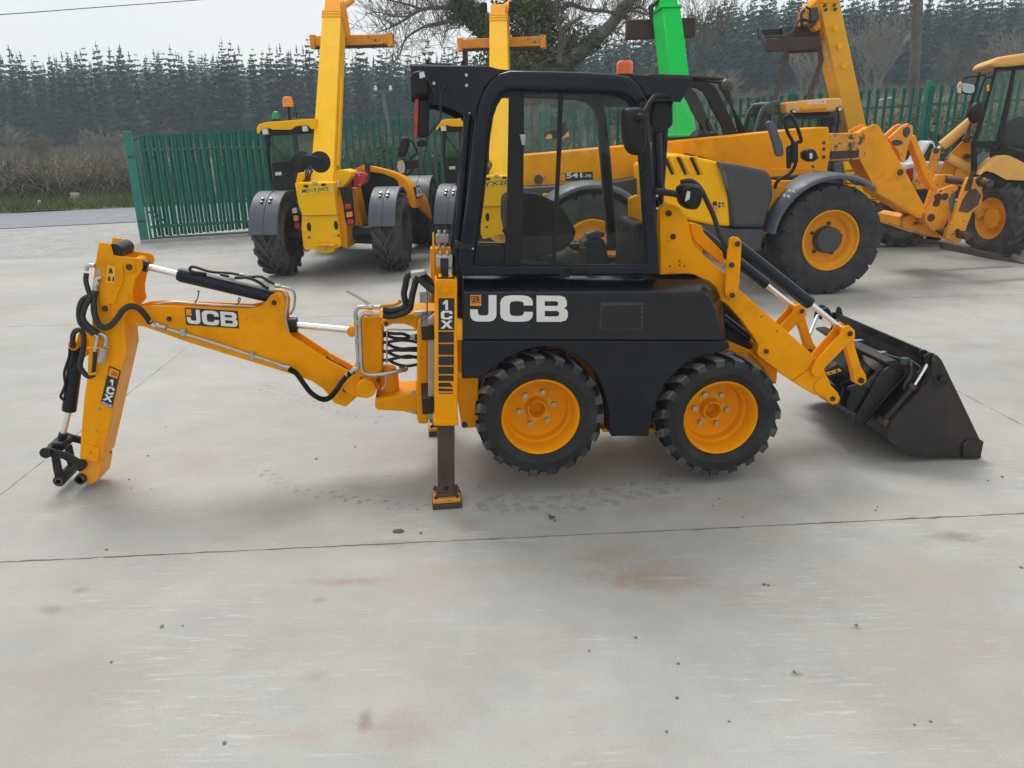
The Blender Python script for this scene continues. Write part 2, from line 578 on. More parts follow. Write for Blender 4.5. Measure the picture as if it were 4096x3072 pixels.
def fast_mesh(name, V, F, mats, mi=None, smooth=False):
    V = np.asarray(V, np.float32).reshape(-1, 3)
    F = np.asarray(F, np.int32)
    k = F.shape[1]
    me = D.meshes.new(name)
    me.vertices.add(len(V))
    me.vertices.foreach_set('co', V.ravel())
    me.loops.add(F.size)
    me.loops.foreach_set('vertex_index', F.ravel())
    me.polygons.add(len(F))
    me.polygons.foreach_set('loop_start', np.arange(len(F), dtype=np.int32) * k)
    for m in mats:
        me.materials.append(M_[m] if isinstance(m, str) else m)
    if mi is not None:
        me.polygons.foreach_set('material_index', np.asarray(mi, np.int32))
    me.update(calc_edges=True)
    me.validate()
    if smooth:
        me.polygons.foreach_set('use_smooth', [True] * len(F))
    return me

def leaf_quads(P, size, up=0., aspect=.6, var=.5):
    # one randomly turned quad for each point of P
    n = len(P)
    a = RN.normal(size=(n, 3))
    a[:, 2] += up
    a /= np.linalg.norm(a, axis=1)[:, None]
    b = RN.normal(size=(n, 3))
    b -= a * (a * b).sum(1)[:, None]
    b /= np.linalg.norm(b, axis=1)[:, None]
    s = size * (1 - var + 2 * var * RN.random(n))[:, None]
    a = a * s
    b = b * s * aspect
    V = np.stack([P - a * .5, P + b * .5, P + a * .5, P - b * .5], 1).reshape(-1, 3)
    F = np.arange(n * 4).reshape(-1, 4)
    return V, F

def blades(P, L, w, lean=.35, down=False):
    # thin triangles standing on the points of P
    n = len(P)
    d = RN.normal(size=(n, 3)) * lean
    d[:, 2] = -1 if down else 1
    d /= np.linalg.norm(d, axis=1)[:, None]
    s = np.cross(d, RN.normal(size=(n, 3)))
    s /= np.linalg.norm(s, axis=1)[:, None]
    ll = (L * (.5 + RN.random(n)))[:, None]
    V = np.stack([P - s * w / 2, P + s * w / 2, P + d * ll], 1).reshape(-1, 3)
    return V, np.arange(n * 3).reshape(-1, 3)

def foliage(name, cols, rough=.7, scale=.5, transl=0.):
    k = NT(name)
    n = k.noise(scale, 5, .6)
    r = k.n.new('ShaderNodeValToRGB')
    e = r.color_ramp.elements
    e[0].position, e[1].position = .32, .68
    e[0].color, e[1].color = (*cols[0], 1), (*cols[-1], 1)
    for i, c in enumerate(cols[1:-1]):
        q = e.new(.32 + .36 * (i + 1) / (len(cols) - 1))
        q.color = (*c, 1)
    k.l.new(n, r.inputs[0])
    n2 = k.noise(scale * 14, 3)
    k.set('Base Color', k.mix(.45, r.outputs[0], k.mix(k.ramp(n2, .3, .7), (.25, .25, .25), (1.3, 1.3, 1.3)), 'MULTIPLY'))
    k.set('Roughness', rough)
    k.set('Specular IOR Level', .25)
    return k.m
M_['conifer'] = foliage('conifer_needles', [(.014, .046, .032), (.026, .068, .042), (.046, .094, .050)], .8, .10)
M_['conifer_trunk'] = foliage('conifer_bark', [(.035, .028, .022), (.05, .042, .034)], .9, .6)
M_['twig_brown'] = foliage('brown_bare_twigs', [(.125, .092, .068), (.185, .14, .10), (.22, .175, .125)], .85, .5)
M_['twig_grey'] = foliage('grey_bare_twigs', [(.20, .18, .15), (.30, .275, .23)], .85, .5)
M_['twig_red'] = foliage('reddish_scrub_twigs', [(.125, .085, .068), (.175, .125, .10), (.16, .135, .09)], .85, .15)
M_['bark'] = foliage('grey_brown_bark', [(.12, .108, .088), (.18, .165, .135), (.24, .225, .18)], .9, 3.)
M_['ivy'] = foliage('ivy_leaves', [(.07, .105, .032), (.115, .145, .048), (.19, .19, .075)], .45, 1.2)
M_['hedge_leaf'] = foliage('hedge_leaves', [(.05, .08, .022), (.09, .115, .035), (.15, .15, .055)], .5, 1.5)
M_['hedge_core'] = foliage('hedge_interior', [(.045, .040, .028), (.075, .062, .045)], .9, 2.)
M_['grass'] = foliage('verge_grass', [(.10, .17, .03), (.16, .23, .05), (.22, .23, .08)], .7, .8)
M_['dry_grass'] = foliage('dry_grass', [(.12, .10, .05), (.18, .15, .075)], .8, .8)

def concrete():
    k = NT('yard_concrete')
    co = k.co()
    big = k.noise(.55, 3, .6)
    c = k.mix(k.ramp(big, .3, .7), (.362, .356, .333), (.452, .444, .418))
    mid = k.noise(3.2, 4, .7)
    c = k.mix(.5, c, k.mix(k.ramp(mid, .3, .72), (.77, .77, .765), (1.12, 1.12, 1.12)), 'MULTIPLY')
    st = k.noise(.85, 4, .66, k.co('Object', (1, 1.6, 1)))
    c = k.mix(k.ramp(st, .50, .74, (0, 0, 0), (.5, .5, .5)), c, (.36, .305, .235))
    gy = k.noise(1.7, 4, .62, k.co('Object', (.7, 1.5, 1)))
    c = k.mix(k.ramp(gy, .55, .80, (0, 0, 0), (.32, .32, .32)), c, (.30, .297, .285))
    # stains of rust, soil and oil, and wide grey patches by the telehandlers
    nst = k.math('MULTIPLY', k.math('SUBTRACT', k.noise(6, 4, .75), .5), 2.4)
    for (x, y, rx, ry, col, amt) in STAINS:
        sb = k.n.new('ShaderNodeVectorMath')
        sb.operation = 'SUBTRACT'
        k.l.new(co, sb.inputs[0])
        sb.inputs[1].default_value = (x, y, 0)
        sc = k.n.new('ShaderNodeVectorMath')
        sc.operation = 'DIVIDE'
        k.l.new(sb.outputs[0], sc.inputs[0])
        sc.inputs[1].default_value = (rx, ry, 1)
        ln = k.n.new('ShaderNodeVectorMath')
        ln.operation = 'LENGTH'
        k.l.new(sc.outputs[0], ln.inputs[0])
        d = k.math('ADD', ln.outputs['Value'], nst)
        c = k.mix(k.ramp(d, .15, 1.15, (amt, amt, amt), (0, 0, 0)), c, col)
    # pale drag marks and scuffs
    for rz, sx, rot2 in ((.35, 9, 0.), (.10, 12, 3.1)):
        sf = k.noise(3.6, 5, .8, k.co('Object', (1.0, sx, 1), (0, 0, -rz)))
        reg = k.ramp(k.noise(.9 + rz, 2, .5), .46, .60)
        m_ = k.math('MULTIPLY', k.ramp(sf, .575, .625, (0, 0, 0), (.5, .5, .5)), reg)
        c = k.mix(m_, c, (.58, .578, .56))
        m_ = k.math('MULTIPLY', k.ramp(sf, .36, .41, (.32, .32, .32), (0, 0, 0)), reg)
        c = k.mix(m_, c, (.27, .262, .245))
    # sand grain and pits
    gr = k.noise(160, 2, .7)
    c = k.mix(.55, c, k.mix(k.ramp(gr, .3, .7), (.74, .74, .74), (1.18, 1.18, 1.18)), 'MULTIPLY')
    vo = k.n.new('ShaderNodeTexVoronoi')
    vo.inputs['Scale'].default_value = 24
    k.l.new(co, vo.inputs['Vector'])
    pit = k.ramp(vo.outputs['Distance'], .035, .075, (1, 1, 1), (0, 0, 0))
    pit = k.math('MULTIPLY', pit, k.ramp(k.noise(3.1, 3), .52, .6))
    c = k.mix(k.math('MULTIPLY', pit, .45), c, (.12, .11, .10))
    k.set('Base Color', c)
    k.set('Roughness', k.ramp(mid, .3, .7, (.62,) * 3, (.85,) * 3))
    k.set('Specular IOR Level', .35)
    br = k.noise(1, 2, .6, k.co('Object', (120, 3, 1)))
    hb = k.math('ADD', k.math('MULTIPLY', gr, .7), k.math('MULTIPLY', br, .4))
    k.bump(hb, .4, .004)
    return k.m

g_ = lambda l: l[0]
STAINS = []
for (p, rx, ry, col, amt) in (([(0.645,3.344)], .34, .17, (.31, .215, .14), .62), ([(0.523,3.546)], .28, .2, (.33, .27, .19), .5), ([(-0.815,3.353)], .30, .05, (.33, .20, .14), .55), ([(-0.941,3.198)], .05, .03, (.30, .19, .14), .6),
                             ([(-0.489,3.321)], .34, .22, (.43, .37, .29), .5), ([(-0.433,2.343)], .22, .12, (.34, .24, .19), .45), ([(-0.58,2.394)], .035, .09, (.24, .19, .14), .7), ([(-0.841,2.319)], .18, .06, (.38, .29, .23), .4),
                             ([(-0.681,3.723)], .22, .07, (.28, .22, .16), .75), ([(-0.271,3.902)], .06, .10, (.33, .25, .18), .55), ([(2.373,3.684)], .16, .07, (.22, .20, .17), .7), ([(-2.206,3.164)], .10, .05, (.25, .24, .22), .7),
                             ([(-2.144,3.317)], .07, .04, (.25, .24, .22), .65), ([(-0.834,2.65)], .07, .05, (.26, .25, .23), .55), ([(1.978,3.277)], .5, .22, (.40, .35, .26), .45), ([(1.928,2.686)], .6, .35, (.41, .36, .28), .35),
                             ([(-0.619,2.731)], .4, .3, (.42, .39, .31), .4), ([(-1.991,9.906)], .55, .35, (.36, .285, .20), .6), ([(6.744,11.289)], 1.3, .5, (.24, .24, .24), .55), ([(-2.939,10.487)], 1.2, .8, (.40, .36, .29), .35),
                             ([(1.131,2.608)], .03, .02, (.16, .15, .13), .8), ([(1.502,2.904)], .03, .02, (.18, .16, .14), .8), ([(5.48,9.697)], 1.0, .35, (.22, .22, .22), .45), ([(-2.724,11.863)], 1.2, .6, (.25, .25, .245), .5)):
    STAINS.append((p[0][0], p[0][1], rx, ry, col, amt))
M_['concrete'] = concrete()

def gravel_mat():
    k = NT('pale_gravel')
    n = k.noise(2.2, 6, .7)
    c = k.mix(k.ramp(n, .3, .7), (.36, .36, .35), (.52, .52, .50))
    vo = k.n.new('ShaderNodeTexVoronoi')
    vo.inputs['Scale'].default_value = 28
    k.l.new(k.co(), vo.inputs['Vector'])
    c = k.mix(.6, c, k.mix(k.ramp(vo.outputs['Distance'], .1, .6), (1.2, 1.2, 1.2), (.5, .5, .5)), 'MULTIPLY')
    k.set('Base Color', c)
    k.set('Roughness', .9)
    k.bump(vo.outputs['Distance'], .6, .02)
    return k.m
M_['gravel'] = gravel_mat()
M_['asphalt'] = simple('road_asphalt', (.22, .24, .265), .85, 0, .15, 1.2, .3, 90, (.27, .28, .29), .5)
M_['road_line'] = simple('cream_road_line', (.46, .43, .34), .8, 0, .25, 8., .1, 60, (.2, .2, .2), .6)
M_['field'] = foliage('field_turf', [(.075, .095, .03), (.13, .13, .055), (.16, .14, .08)], .9, .12)
M_['soil'] = foliage('dark_soil', [(.05, .045, .038), (.075, .068, .056)], .95, .8)

def sheet(name, pts, z, mat, parent=None):
    o = MB().add([(x, y, z) for x, y in pts], [tuple(range(len(pts)))]).build(name, mat, parent, smooth=0, fix=False)
    if parent is None:
        tag(o, kind='structure')
    return o

# terrain that rises behind the yard
def hz(x, y):
    if y < 30:
        return -.045
    r = x / max(y, 30.) * 110
    s = 1 / (1 + math.exp(-(r - 19) / 5.5))
    s = .10 + .78 * s
    t = min(1., (y - 30) / 60)
    return -.045 + s * t * t * (3 - 2 * t) * 5.6 + max(0, y - 90) * .095 * s + .3 * math.sin(x * .08 + y * .05) * t
xs = [-260, -190, -150, -110, -80, -60, -45, -30, -20, -10, 0, 10, 20, 30, 40, 55, 70, 90, 120, 170, 260]
ys = [-60, -20, 0, 15, 30, 34, 38, 43, 50, 58, 67, 78, 90, 105, 125, 150, 190, 240, 300]
tv = [(x, y, hz(x, min(y, 210))) for y in ys for x in xs]
tf = [(j * len(xs) + i, j * len(xs) + i + 1, (j + 1) * len(xs) + i + 1, (j + 1) * len(xs) + i) for j in range(len(ys) - 1) for i in range(len(xs) - 1)]
tag(MB().add(tv, tf).build('ground', 'field', None, smooth=60, fix=False), kind='structure')

# concrete yard, cast in big slabs with open joints
yard = D.objects.new('concrete_yard', None)
COL.objects.link(yard)
tag(yard, kind='structure')
A0 = rad(3.26)
ex, ny = Vector((math.cos(A0), math.sin(A0))), Vector((-math.sin(A0), math.cos(A0)))
def sl(e, n):
    p = ex * e + ny * n
    return (p.x, p.y)
EB = [-30.97, -23.97, -16.97, -9.97, -2.97, 4.02, 11.02, 18.02, 25.02]
NB = [-7.41, -1.83, 3.75, 9.33, 14.91, 19.6]
def jit(e0, n0, e1, n1, k):
    out = []
    for i in range(k):
        t = i / k
        out.append((e0 + (e1 - e0) * t + rnd.uniform(-.003, .003) * (3 if rnd.random() < .12 else 1), n0 + (n1 - n0) * t + rnd.uniform(-.003, .003) * (3.5 if rnd.random() < .15 else 1)))
    return out
for a, b in zip(EB, EB[1:]):
    for c, d in zip(NB, NB[1:]):
        if c > 14 and a < -9:
            continue
        a2, b2 = a, b
        if c > 14 and a < -3:
            a2 = -6.75
        if c > 9 and a < -17:
            continue
        g = .0055
        ge = .003
        k = 130 if (abs(a) < 6 and c < 10) else 6
        loop = jit(a2 + ge, c + g, b2 - ge, c + g, k) + jit(b2 - ge, c + g, b2 - ge, d - g, k) + jit(b2 - ge, d - g, a2 + ge, d - g, k) + jit(a2 + ge, d - g, a2 + ge, c + g, k)
        top = [(*sl(e, n), 0.) for e, n in loop]
        bot = [(*sl(e, n), -.035) for e, n in loop]
        m = MB()
        nL = len(loop)
        m.add(top + bot, [tuple(range(nL))] + [(i, nL + i, nL + (i + 1) % nL, (i + 1) % nL) for i in range(nL)])
        m.build('slab', 'concrete', yard, smooth=0)
sheet('soil_bed', [sl(-31, -7.6), sl(25.2, -7.6), sl(25.2, 19.7), sl(-31, 19.7)], -.03, 'soil')
sheet('gravel_apron', [(-45, 2), sl(-4, 8.0), sl(-4.0, 19.0), (-4.2, 19.4), (-5.0, 24.4), (-45, 10.5)], -.012, 'gravel')

# the lane beyond the gate
RF = lambda x: 23.75 + .40 * (x + 15.2) - .012 * max(0, x + 12) ** 2
RNR = lambda x: 19.75 + .385 * (x + 12.5) - .012 * max(0, x + 12) ** 2
rx = [-60, -45, -35, -28, -22, -18, -15, -12, -9, -6, -3, 0, 5, 12, 20, 40]
road = MB()
road.add([(x, RNR(x), .002) for x in rx] + [(x, RF(x), .004) for x in rx], [(i, i + 1, len(rx) + i + 1, len(rx) + i) for i in range(len(rx) - 1)])
tag(road.build('lane', 'asphalt', None, smooth=0, fix=False), kind='structure')
for (x0, x1) in ((-12.35, -10.75), (-9.4, -7.9), (-19.5, -18), (-16, -14.4)):
    f = lambda x: .62 * RNR(x) + .38 * RF(x)
    o = MB().add([(x0, f(x0) - .06, .0075), (x1, f(x1) - .06, .0075), (x1, f(x1) + .06, .0075), (x0, f(x0) + .06, .0075)], [(0, 1, 2, 3)]).build('road_marking', 'road_line', None, smooth=0, fix=False)
    tag(o, kind='structure')

# verge with grass on the far side of the lane
vg = MB()
rows = [(0, .012), (.5, .10), (1.1, .22), (2.6, .3)]
vx = np.linspace(-60, 40, 120)
pv = [(x, RF(x) + d, h + .05 * math.sin(x * 2.1 + d * 3)) for d, h in rows for x in vx]
vg.add(pv, [(j * 120 + i, j * 120 + i + 1, (j + 1) * 120 + i + 1, (j + 1) * 120 + i) for j in range(3) for i in range(119)])
tag(vg.build('verge', 'grass', None, smooth=60, fix=False), kind='structure')
n = 26000
gx = RN.uniform(-26, 8, n)
gd = RN.uniform(.02, 1.5, n) ** 1.0
P = np.stack([gx, np.array([RF(x) for x in gx]) + gd, .02 + .14 * gd], 1)
V, F = blades(P, .30, .03, .5)
gm = fast_mesh('grass', V, F, ['grass', 'dry_grass'], (RN.random(n) < .22).astype(int))
tag(put('verge_grass', gm), 'rough green grass on the verge beside the lane', 'grass', kind='stuff')

# ------------------------------------------------------------ hedges
def hedge(name, label, path, h, w, twigs, leaves, leafmat='hedge_leaf', twigmats=('twig_brown', 'twig_grey'), tl=.55, tw=.02, ls=.075, core=.72, zb=0., lowleaf=1.):
    root = thing(name, label, 'hedge', (*path[0][:2], 0))
    off = Vector((path[0][0], path[0][1], 0))
    pts = []
    for (x0, y0, z0), (x1, y1, z1) in zip(path, path[1:]):
        L = math.hypot(x1 - x0, y1 - y0)
        k = max(2, int(L / .5))
        pts += [(x0 + (x1 - x0) * i / k, y0 + (y1 - y0) * i / k, z0 + (z1 - z0) * i / k) for i in range(k)]
    pts.append(path[-1])
    P = np.array(pts)
    T = np.gradient(P[:, :2], axis=0)
    T /= np.linalg.norm(T, axis=1)[:, None]
    Nn = np.stack([-T[:, 1], T[:, 0]], 1)
    hh = h * (.82 + .3 * RN.random(len(P)))
    hh = np.convolve(np.pad(hh, 2, mode='edge'), np.ones(5) / 5, 'valid') + RN.normal(size=len(P)) * h * .05
    rings = []
    for i in range(len(P)):
        r = []
        for k in range(9):
            a = PI * k / 8
            rr = .85 + .3 * RN.random()
            r.append((P[i, 0] - Nn[i, 0] * math.cos(a) * w / 2 * core * rr - off.x, P[i, 1] - Nn[i, 1] * math.cos(a) * w / 2 * core * rr - off.y, P[i, 2] + zb + (math.sin(a) ** .6) * hh[i] * core * rr))
        rings.append(r)
    m = MB()
    m.loft(rings, False, False)
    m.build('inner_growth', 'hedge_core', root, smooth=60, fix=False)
    def pick(n, shell):
        i = RN.integers(0, len(P) - 1, n)
        t = RN.random(n)[:, None]
        c = P[i] * (1 - t) + P[i + 1] * t
        a = RN.random(n) * PI
        rr = shell + (1.06 - shell) * RN.random(n) ** .6
        off2 = Nn[i] * (np.cos(a) * w / 2 * rr)[:, None]
        z = c[:, 2] + zb + np.sin(a) ** .6 * hh[i] * rr
        return np.stack([c[:, 0] + off2[:, 0] - off.x, c[:, 1] + off2[:, 1] - off.y, z], 1)
    V, F = blades(pick(twigs, .45), tl * .8, tw, .9)
    put('twigs', fast_mesh('twigs', V, F, list(twigmats), (RN.random(len(F)) < .4).astype(int)), root)
    if leaves:
        Q = pick(leaves, .62)
        V, F = leaf_quads(Q, ls, .4, .65)
        put('leaves', fast_mesh('leaves', V, F, [leafmat]), root)
    return root

hedge('roadside_hedge', 'long brown leafless hedge bank on the far side of the lane, left of the gate', [(x, RF(x) + 2.2, .2) for x in np.linspace(-48, -11.2, 24)], 1.22, 2.0, 26000, 5000, tl=.6, tw=.022)
hedge('hedge_behind_gate', 'tangled brown hedge with green patches seen through the green gate', [(x, RF(x) + 2.1, .15) for x in np.linspace(-11, 2, 14)], 1.35, 1.6, 14000, 4500, tl=.6, tw=.02)

# ------------------------------------------------------------ palisade fence, posts, gate leaves
def pale_mesh(h, w=.066):
    # corrugated pale with a split, splayed tip
    m = MB()
    t = .003
    prof = [(-w / 2, .012), (-w * .30, .012), (-w * .16, -.010), (0, .006), (w * .16, -.010), (w * .30, .012), (w / 2, .012)]
    back = [(x, y + t) for x, y in prof[::-1]]
    loop = prof + back
    def ring(z, sx=1., fy=0.):
        return [(x * sx, y + fy, z) for x, y in loop]
    m.loft([ring(0), ring(h - .17), ring(h - .10, 1.25, -.008), ring(h - .05, 1.3, -.016)])
    for x, a in ((-w * .45, -.05), (0, 0), (w * .45, .05)):
        top = h if a == 0 else h - .025
        m.loft([[(x - w * .16, -.018, h - .06), (x + w * .16, -.018, h - .06), (x + w * .16, -.012, h - .06), (x - w * .16, -.012, h - .06)],
                [(x + a * .35 - .004, -.032, top), (x + a * .35 + .004, -.032, top), (x + a * .35 + .004, -.028, top), (x + a * .35 - .004, -.028, top)]])
    return m.mesh('pale', [M_['fence']], 30)
PALE = pale_mesh(2.32)
PALEG = pale_mesh(2.1)

def fence_run(root, p0, p1, mesh, h, pitch=.157, zoff=.05, rails=(.30, 1.98), post=2.75):
    # positions are local to root; p = (x, y, z of the ground)
    a, b = Vector(p0), Vector(p1)
    L = (b - a).to_2d().length
    yaw = math.atan2(b.y - a.y, b.x - a.x)
    k = int(L / pitch)
    for i in range(k + 1):
        p = a + (b - a) * ((i + .5) * pitch / L)
        if i * pitch > L - .1:
            break
        o = put('pale', mesh, root, loc=(p.x, p.y, p.z + zoff + rnd.uniform(-.012, .012)), rot=(rnd.uniform(-.012, .012), rnd.uniform(-.012, .012), yaw + rnd.uniform(-.06, .06)))
    d = (b - a).normalized()
    nn = Vector((-math.sin(yaw), math.cos(yaw), 0))
    for rz in rails:
        m = MB()
        q0, q1 = a + nn * .035 + Vector((0, 0, rz)), b + nn * .035 + Vector((0, 0, rz))
        m.loft([[tuple(q + nn * s * .02 + Vector((0, 0, c))) for s, c in ((-1, -.025), (1, -.025), (1, .025), (-1, .025))] for q in (q0, q1)])
        m.build('rail', 'fence_rail', root, smooth=0)
    if post:
        kp = max(1, round(L / post))
        for i in range(kp + 1):
            p = a + (b - a) * (i / kp) + nn * .09
            m = MB()
            hw = .038
            m.loft([[(p.x - hw, p.y - .05, p.z - .1), (p.x + hw, p.y - .05, p.z - .1), (p.x + hw, p.y + .05, p.z - .1), (p.x - hw, p.y + .05, p.z - .1)],
                    [(p.x - hw, p.y - .05, p.z + h + .02), (p.x + hw, p.y - .05, p.z + h + .02), (p.x + hw, p.y + .05, p.z + h + .02), (p.x - hw, p.y + .05, p.z + h + .02)]])
            m.build('post', 'fence', root, .008)

FE = [(-4.35, 18.55, .02), (.75, 17.75, .16), (8.4, 16.35, .46), (13.5, 15.4, .62), (19, 14.4, .7)]
fence = thing('palisade_fence', 'long green steel palisade fence along the back of the yard', 'fence', (-4.35, 18.55, 0))
fo = Vector((-4.35, 18.55, 0))
for p, q in zip(FE, FE[1:]):
    fence_run(fence, Vector(p) - fo, Vector(q) - fo, PALE, 2.42)
GA, GB = Vector((-7.72, 16.62, 0)), Vector((-4.55, 17.86, 0))
GY = math.atan2(GB.y - GA.y, GB.x - GA.x)
def gate(label, org, length, first):
    root = thing('palisade_gate', label, 'gate', org, GY, 'gate leaves')
    if first:
        MB().box((-.105, -.075, -.02), (.065, .075, 2.235)).build('gate_post', 'fence', root, .008)
        for z in (.42, 1.72):
            MB().box((-.07, -.10, z), (.03, -.078, z + .035)).build('hinge', 'rust', root, .004)
    MB().box((.085, -.03, .02), (.135, .03, 2.02)).build('stile', 'fence', root, .006)
    MB().box((length - .06, -.03, .02), (length, .03, 2.02)).build('stile', 'fence', root, .006)
    for z in (.27, 1.83):
        MB().box((.14, -.022, z), (length - .065, .028, z + .05)).build('rail', 'fence_rail', root, .005)
    MB().box((.11, -.03, .012), (length, .03, .075)).build('bottom_rail', 'fence_rail', root, .005)
    for (x0, z0, x1, z1) in ((.14, 1.45, .38, 1.80), (.14, .62, .40, .32)):
        MB().tube([(x0, .0, z0), (x1, .0, z1)], .016, 6).build('brace', 'fence_rail', root)
    i = 0
    x = .20
    while x < length - .05:
        put('pale', PALEG, root, loc=(x, -.045, .09 + .004 * i), rot=(rnd.uniform(-.01, .01), rnd.uniform(-.01, .01), rnd.uniform(-.05, .05) + PI * 0))
        x += .150
        i += 1
    return root
gate('front leaf of the green palisade gate with its thick end post on the left', tuple(GA), 3.3, True)
gate('rear leaf of the green palisade gate folded back behind the front leaf', (GA.x + math.cos(GY) * .075 - math.sin(GY) * .15, GA.y + math.sin(GY) * .075 + math.cos(GY) * .15, 0), 3.3, False)
kb = MB().box((-.1, -.06, -.03), (3.5, .02, .05)).build('kerb', 'concrete', None, .01, loc=(GA.x - math.sin(GY) * -.09, GA.y - .085, 0), rot=(0, 0, GY))
tag(kb, 'low concrete kerb under the green gate', 'kerb')

hedge('hedge_behind_fence', 'overgrown brown and green hedge close behind the green palisade fence', [(p[0] + .25, p[1] + 1.05, p[2]) for p in [(-4.2, 18.7, .05), (-1, 18.2, .1), (2, 17.7, .2), (5, 17.2, .35), (8.4, 16.6, .5), (12, 15.9, .6), (18, 14.8, .7)]], 1.72, 1.2, 22000, 9000, tl=.5, tw=.016, ls=.085)

# ------------------------------------------------------------ conifer plantation (one far mass of trees)
def conifer(H, seed):
    r = np.random.default_rng(seed)
    V, F = [], []
    lv = 18
    lean = r.normal(size=2) * .03
    for i in range(lv):
        t = i / (lv - 1)
        z0 = H * (-.30 + 1.28 * t)
        R = (H * .17 * (1 - t) ** .70 + .16) * (.75 + .45 * r.random())
        nb = 8 if t < .6 else 7
        for k in range(nb):
            z = z0 + r.normal() * H * .014 * (1.2 - t)
            ox, oy = lean * z
            a = 2 * PI * (k + r.random() * .9) / nb
            rr = R * (.55 + .6 * r.random())
            up = (.05 + .45 * t) * rr - (1 - t) * .35 * rr * r.random()
            w = rr * .30 + .06
            c, s = math.cos(a), math.sin(a)
            o = len(V)
            V += [(ox, oy, z + .25 * rr), (ox + c * rr * .55 - s * w, oy + s * rr * .55 + c * w, z + up * .3 - .15 * rr), (ox + c * rr, oy + s * rr, z + up - .08 * rr), (ox + c * rr * .5 + s * w, oy + s * rr * .5 - c * w, z + up * .3 - .45 * rr)]
            F.append((o, o + 1, o + 2, o + 3))
    # leading shoot
    o = len(V)
    ox, oy = lean * H
    V += [(ox - .06, oy, H * .93), (ox + .06, oy, H * .93), (ox + .02, oy, H * 1.05), (ox - .02, oy, H * 1.05)]
    F.append((o, o + 1, o + 2, o + 3))
    return np.array(V), np.array(F)
CON = [conifer(7.6, i) for i in range(8)]
VV, FF = [], []
off = 0
for row in range(11):
    y = 90 + row * 5.0
    x = -86 - row * 3
    while x < 96 + row * 4:
        yy = y + rnd.uniform(-2.2, 2.2)
        s = rnd.uniform(.86, 1.04) if rnd.random() < .9 else rnd.uniform(1.04, 1.12)
        v, f = CON[rnd.randrange(8)]
        a = rnd.uniform(0, 6.28)
        ca, sa = math.cos(a), math.sin(a)
        q = np.stack([(v[:, 0] * ca - v[:, 1] * sa) * s * 1.25 + x, (v[:, 0] * sa + v[:, 1] * ca) * s * 1.25 + yy, v[:, 2] * s + hz(x, yy) + 2.7], 1)
        VV.append(q)
        FF.append(f + off)
        off += len(v)
        x += rnd.uniform(.6, 1.35)
tag(put('conifer_forest', fast_mesh('conifer_forest', np.concatenate(VV), np.concatenate(FF), ['conifer'])), 'dense dark green conifer plantation on the rising ground behind the yard', 'forest', kind='stuff')

# brown scrub along the foot of the plantation
n = 42000
sx = RN.uniform(-95, 110, n)
sy = RN.uniform(58, 92, n)
zz = np.array([hz(a, b) for a, b in zip(sx, sy)])
cl = .5 + .5 * np.sin(sx * .35 + 1.3 * np.sin(sy * .3)) * np.sin(sy * .41 + sx * .07)
V, F = blades(np.stack([sx, sy, zz + RN.random(n) * .7 * cl], 1), .75, .075, .38)
tag(put('scrub', fast_mesh('scrub', V, F, ['twig_red', 'twig_brown'], (RN.random(n) < .3).astype(int))), 'reddish brown leafless scrub at the foot of the conifers', 'scrub', kind='stuff')

# ------------------------------------------------------------ bare trees
def grow(m, p, d, L, r, depth, rr, up=.25, spread=.55, kids=(3, 5), seg=4, n=5, minr=.006):
    pts = [Vector(p)]
    d = Vector(d).normalized()
    for i in range(seg):
        d = (d + Vector((rr.gauss(0, .16), rr.gauss(0, .16), rr.gauss(0, .12) + up * .25))).normalized()
        pts.append(pts[-1] + d * (L / seg))
    rs = [max(minr, r * (1 - .62 * i / seg)) for i in range(seg + 1)]
    m.tube(pts, rs, n if depth > 1 else 3, False)
    if depth == 0:
        return
    for k in range(rr.randint(*kids)):
        t = rr.uniform(.3, 1)
        i = min(seg - 1, int(t * seg))
        q = pts[i].lerp(pts[i + 1], t * seg - i)
        dd = (pts[i + 1] - pts[i]).normalized()
        side = dd.orthogonal().normalized()
        side.rotate(Matrix.Rotation(rr.uniform(0, 6.28), 3, dd))
        nd = (dd * (1 - spread) + side * spread + Vector((0, 0, up))).normalized()
        grow(m, q, nd, L * rr.uniform(.5, .78), rs[i] * .62, depth - 1, rr, up, spread, kids, max(2, seg - 1), n, minr)

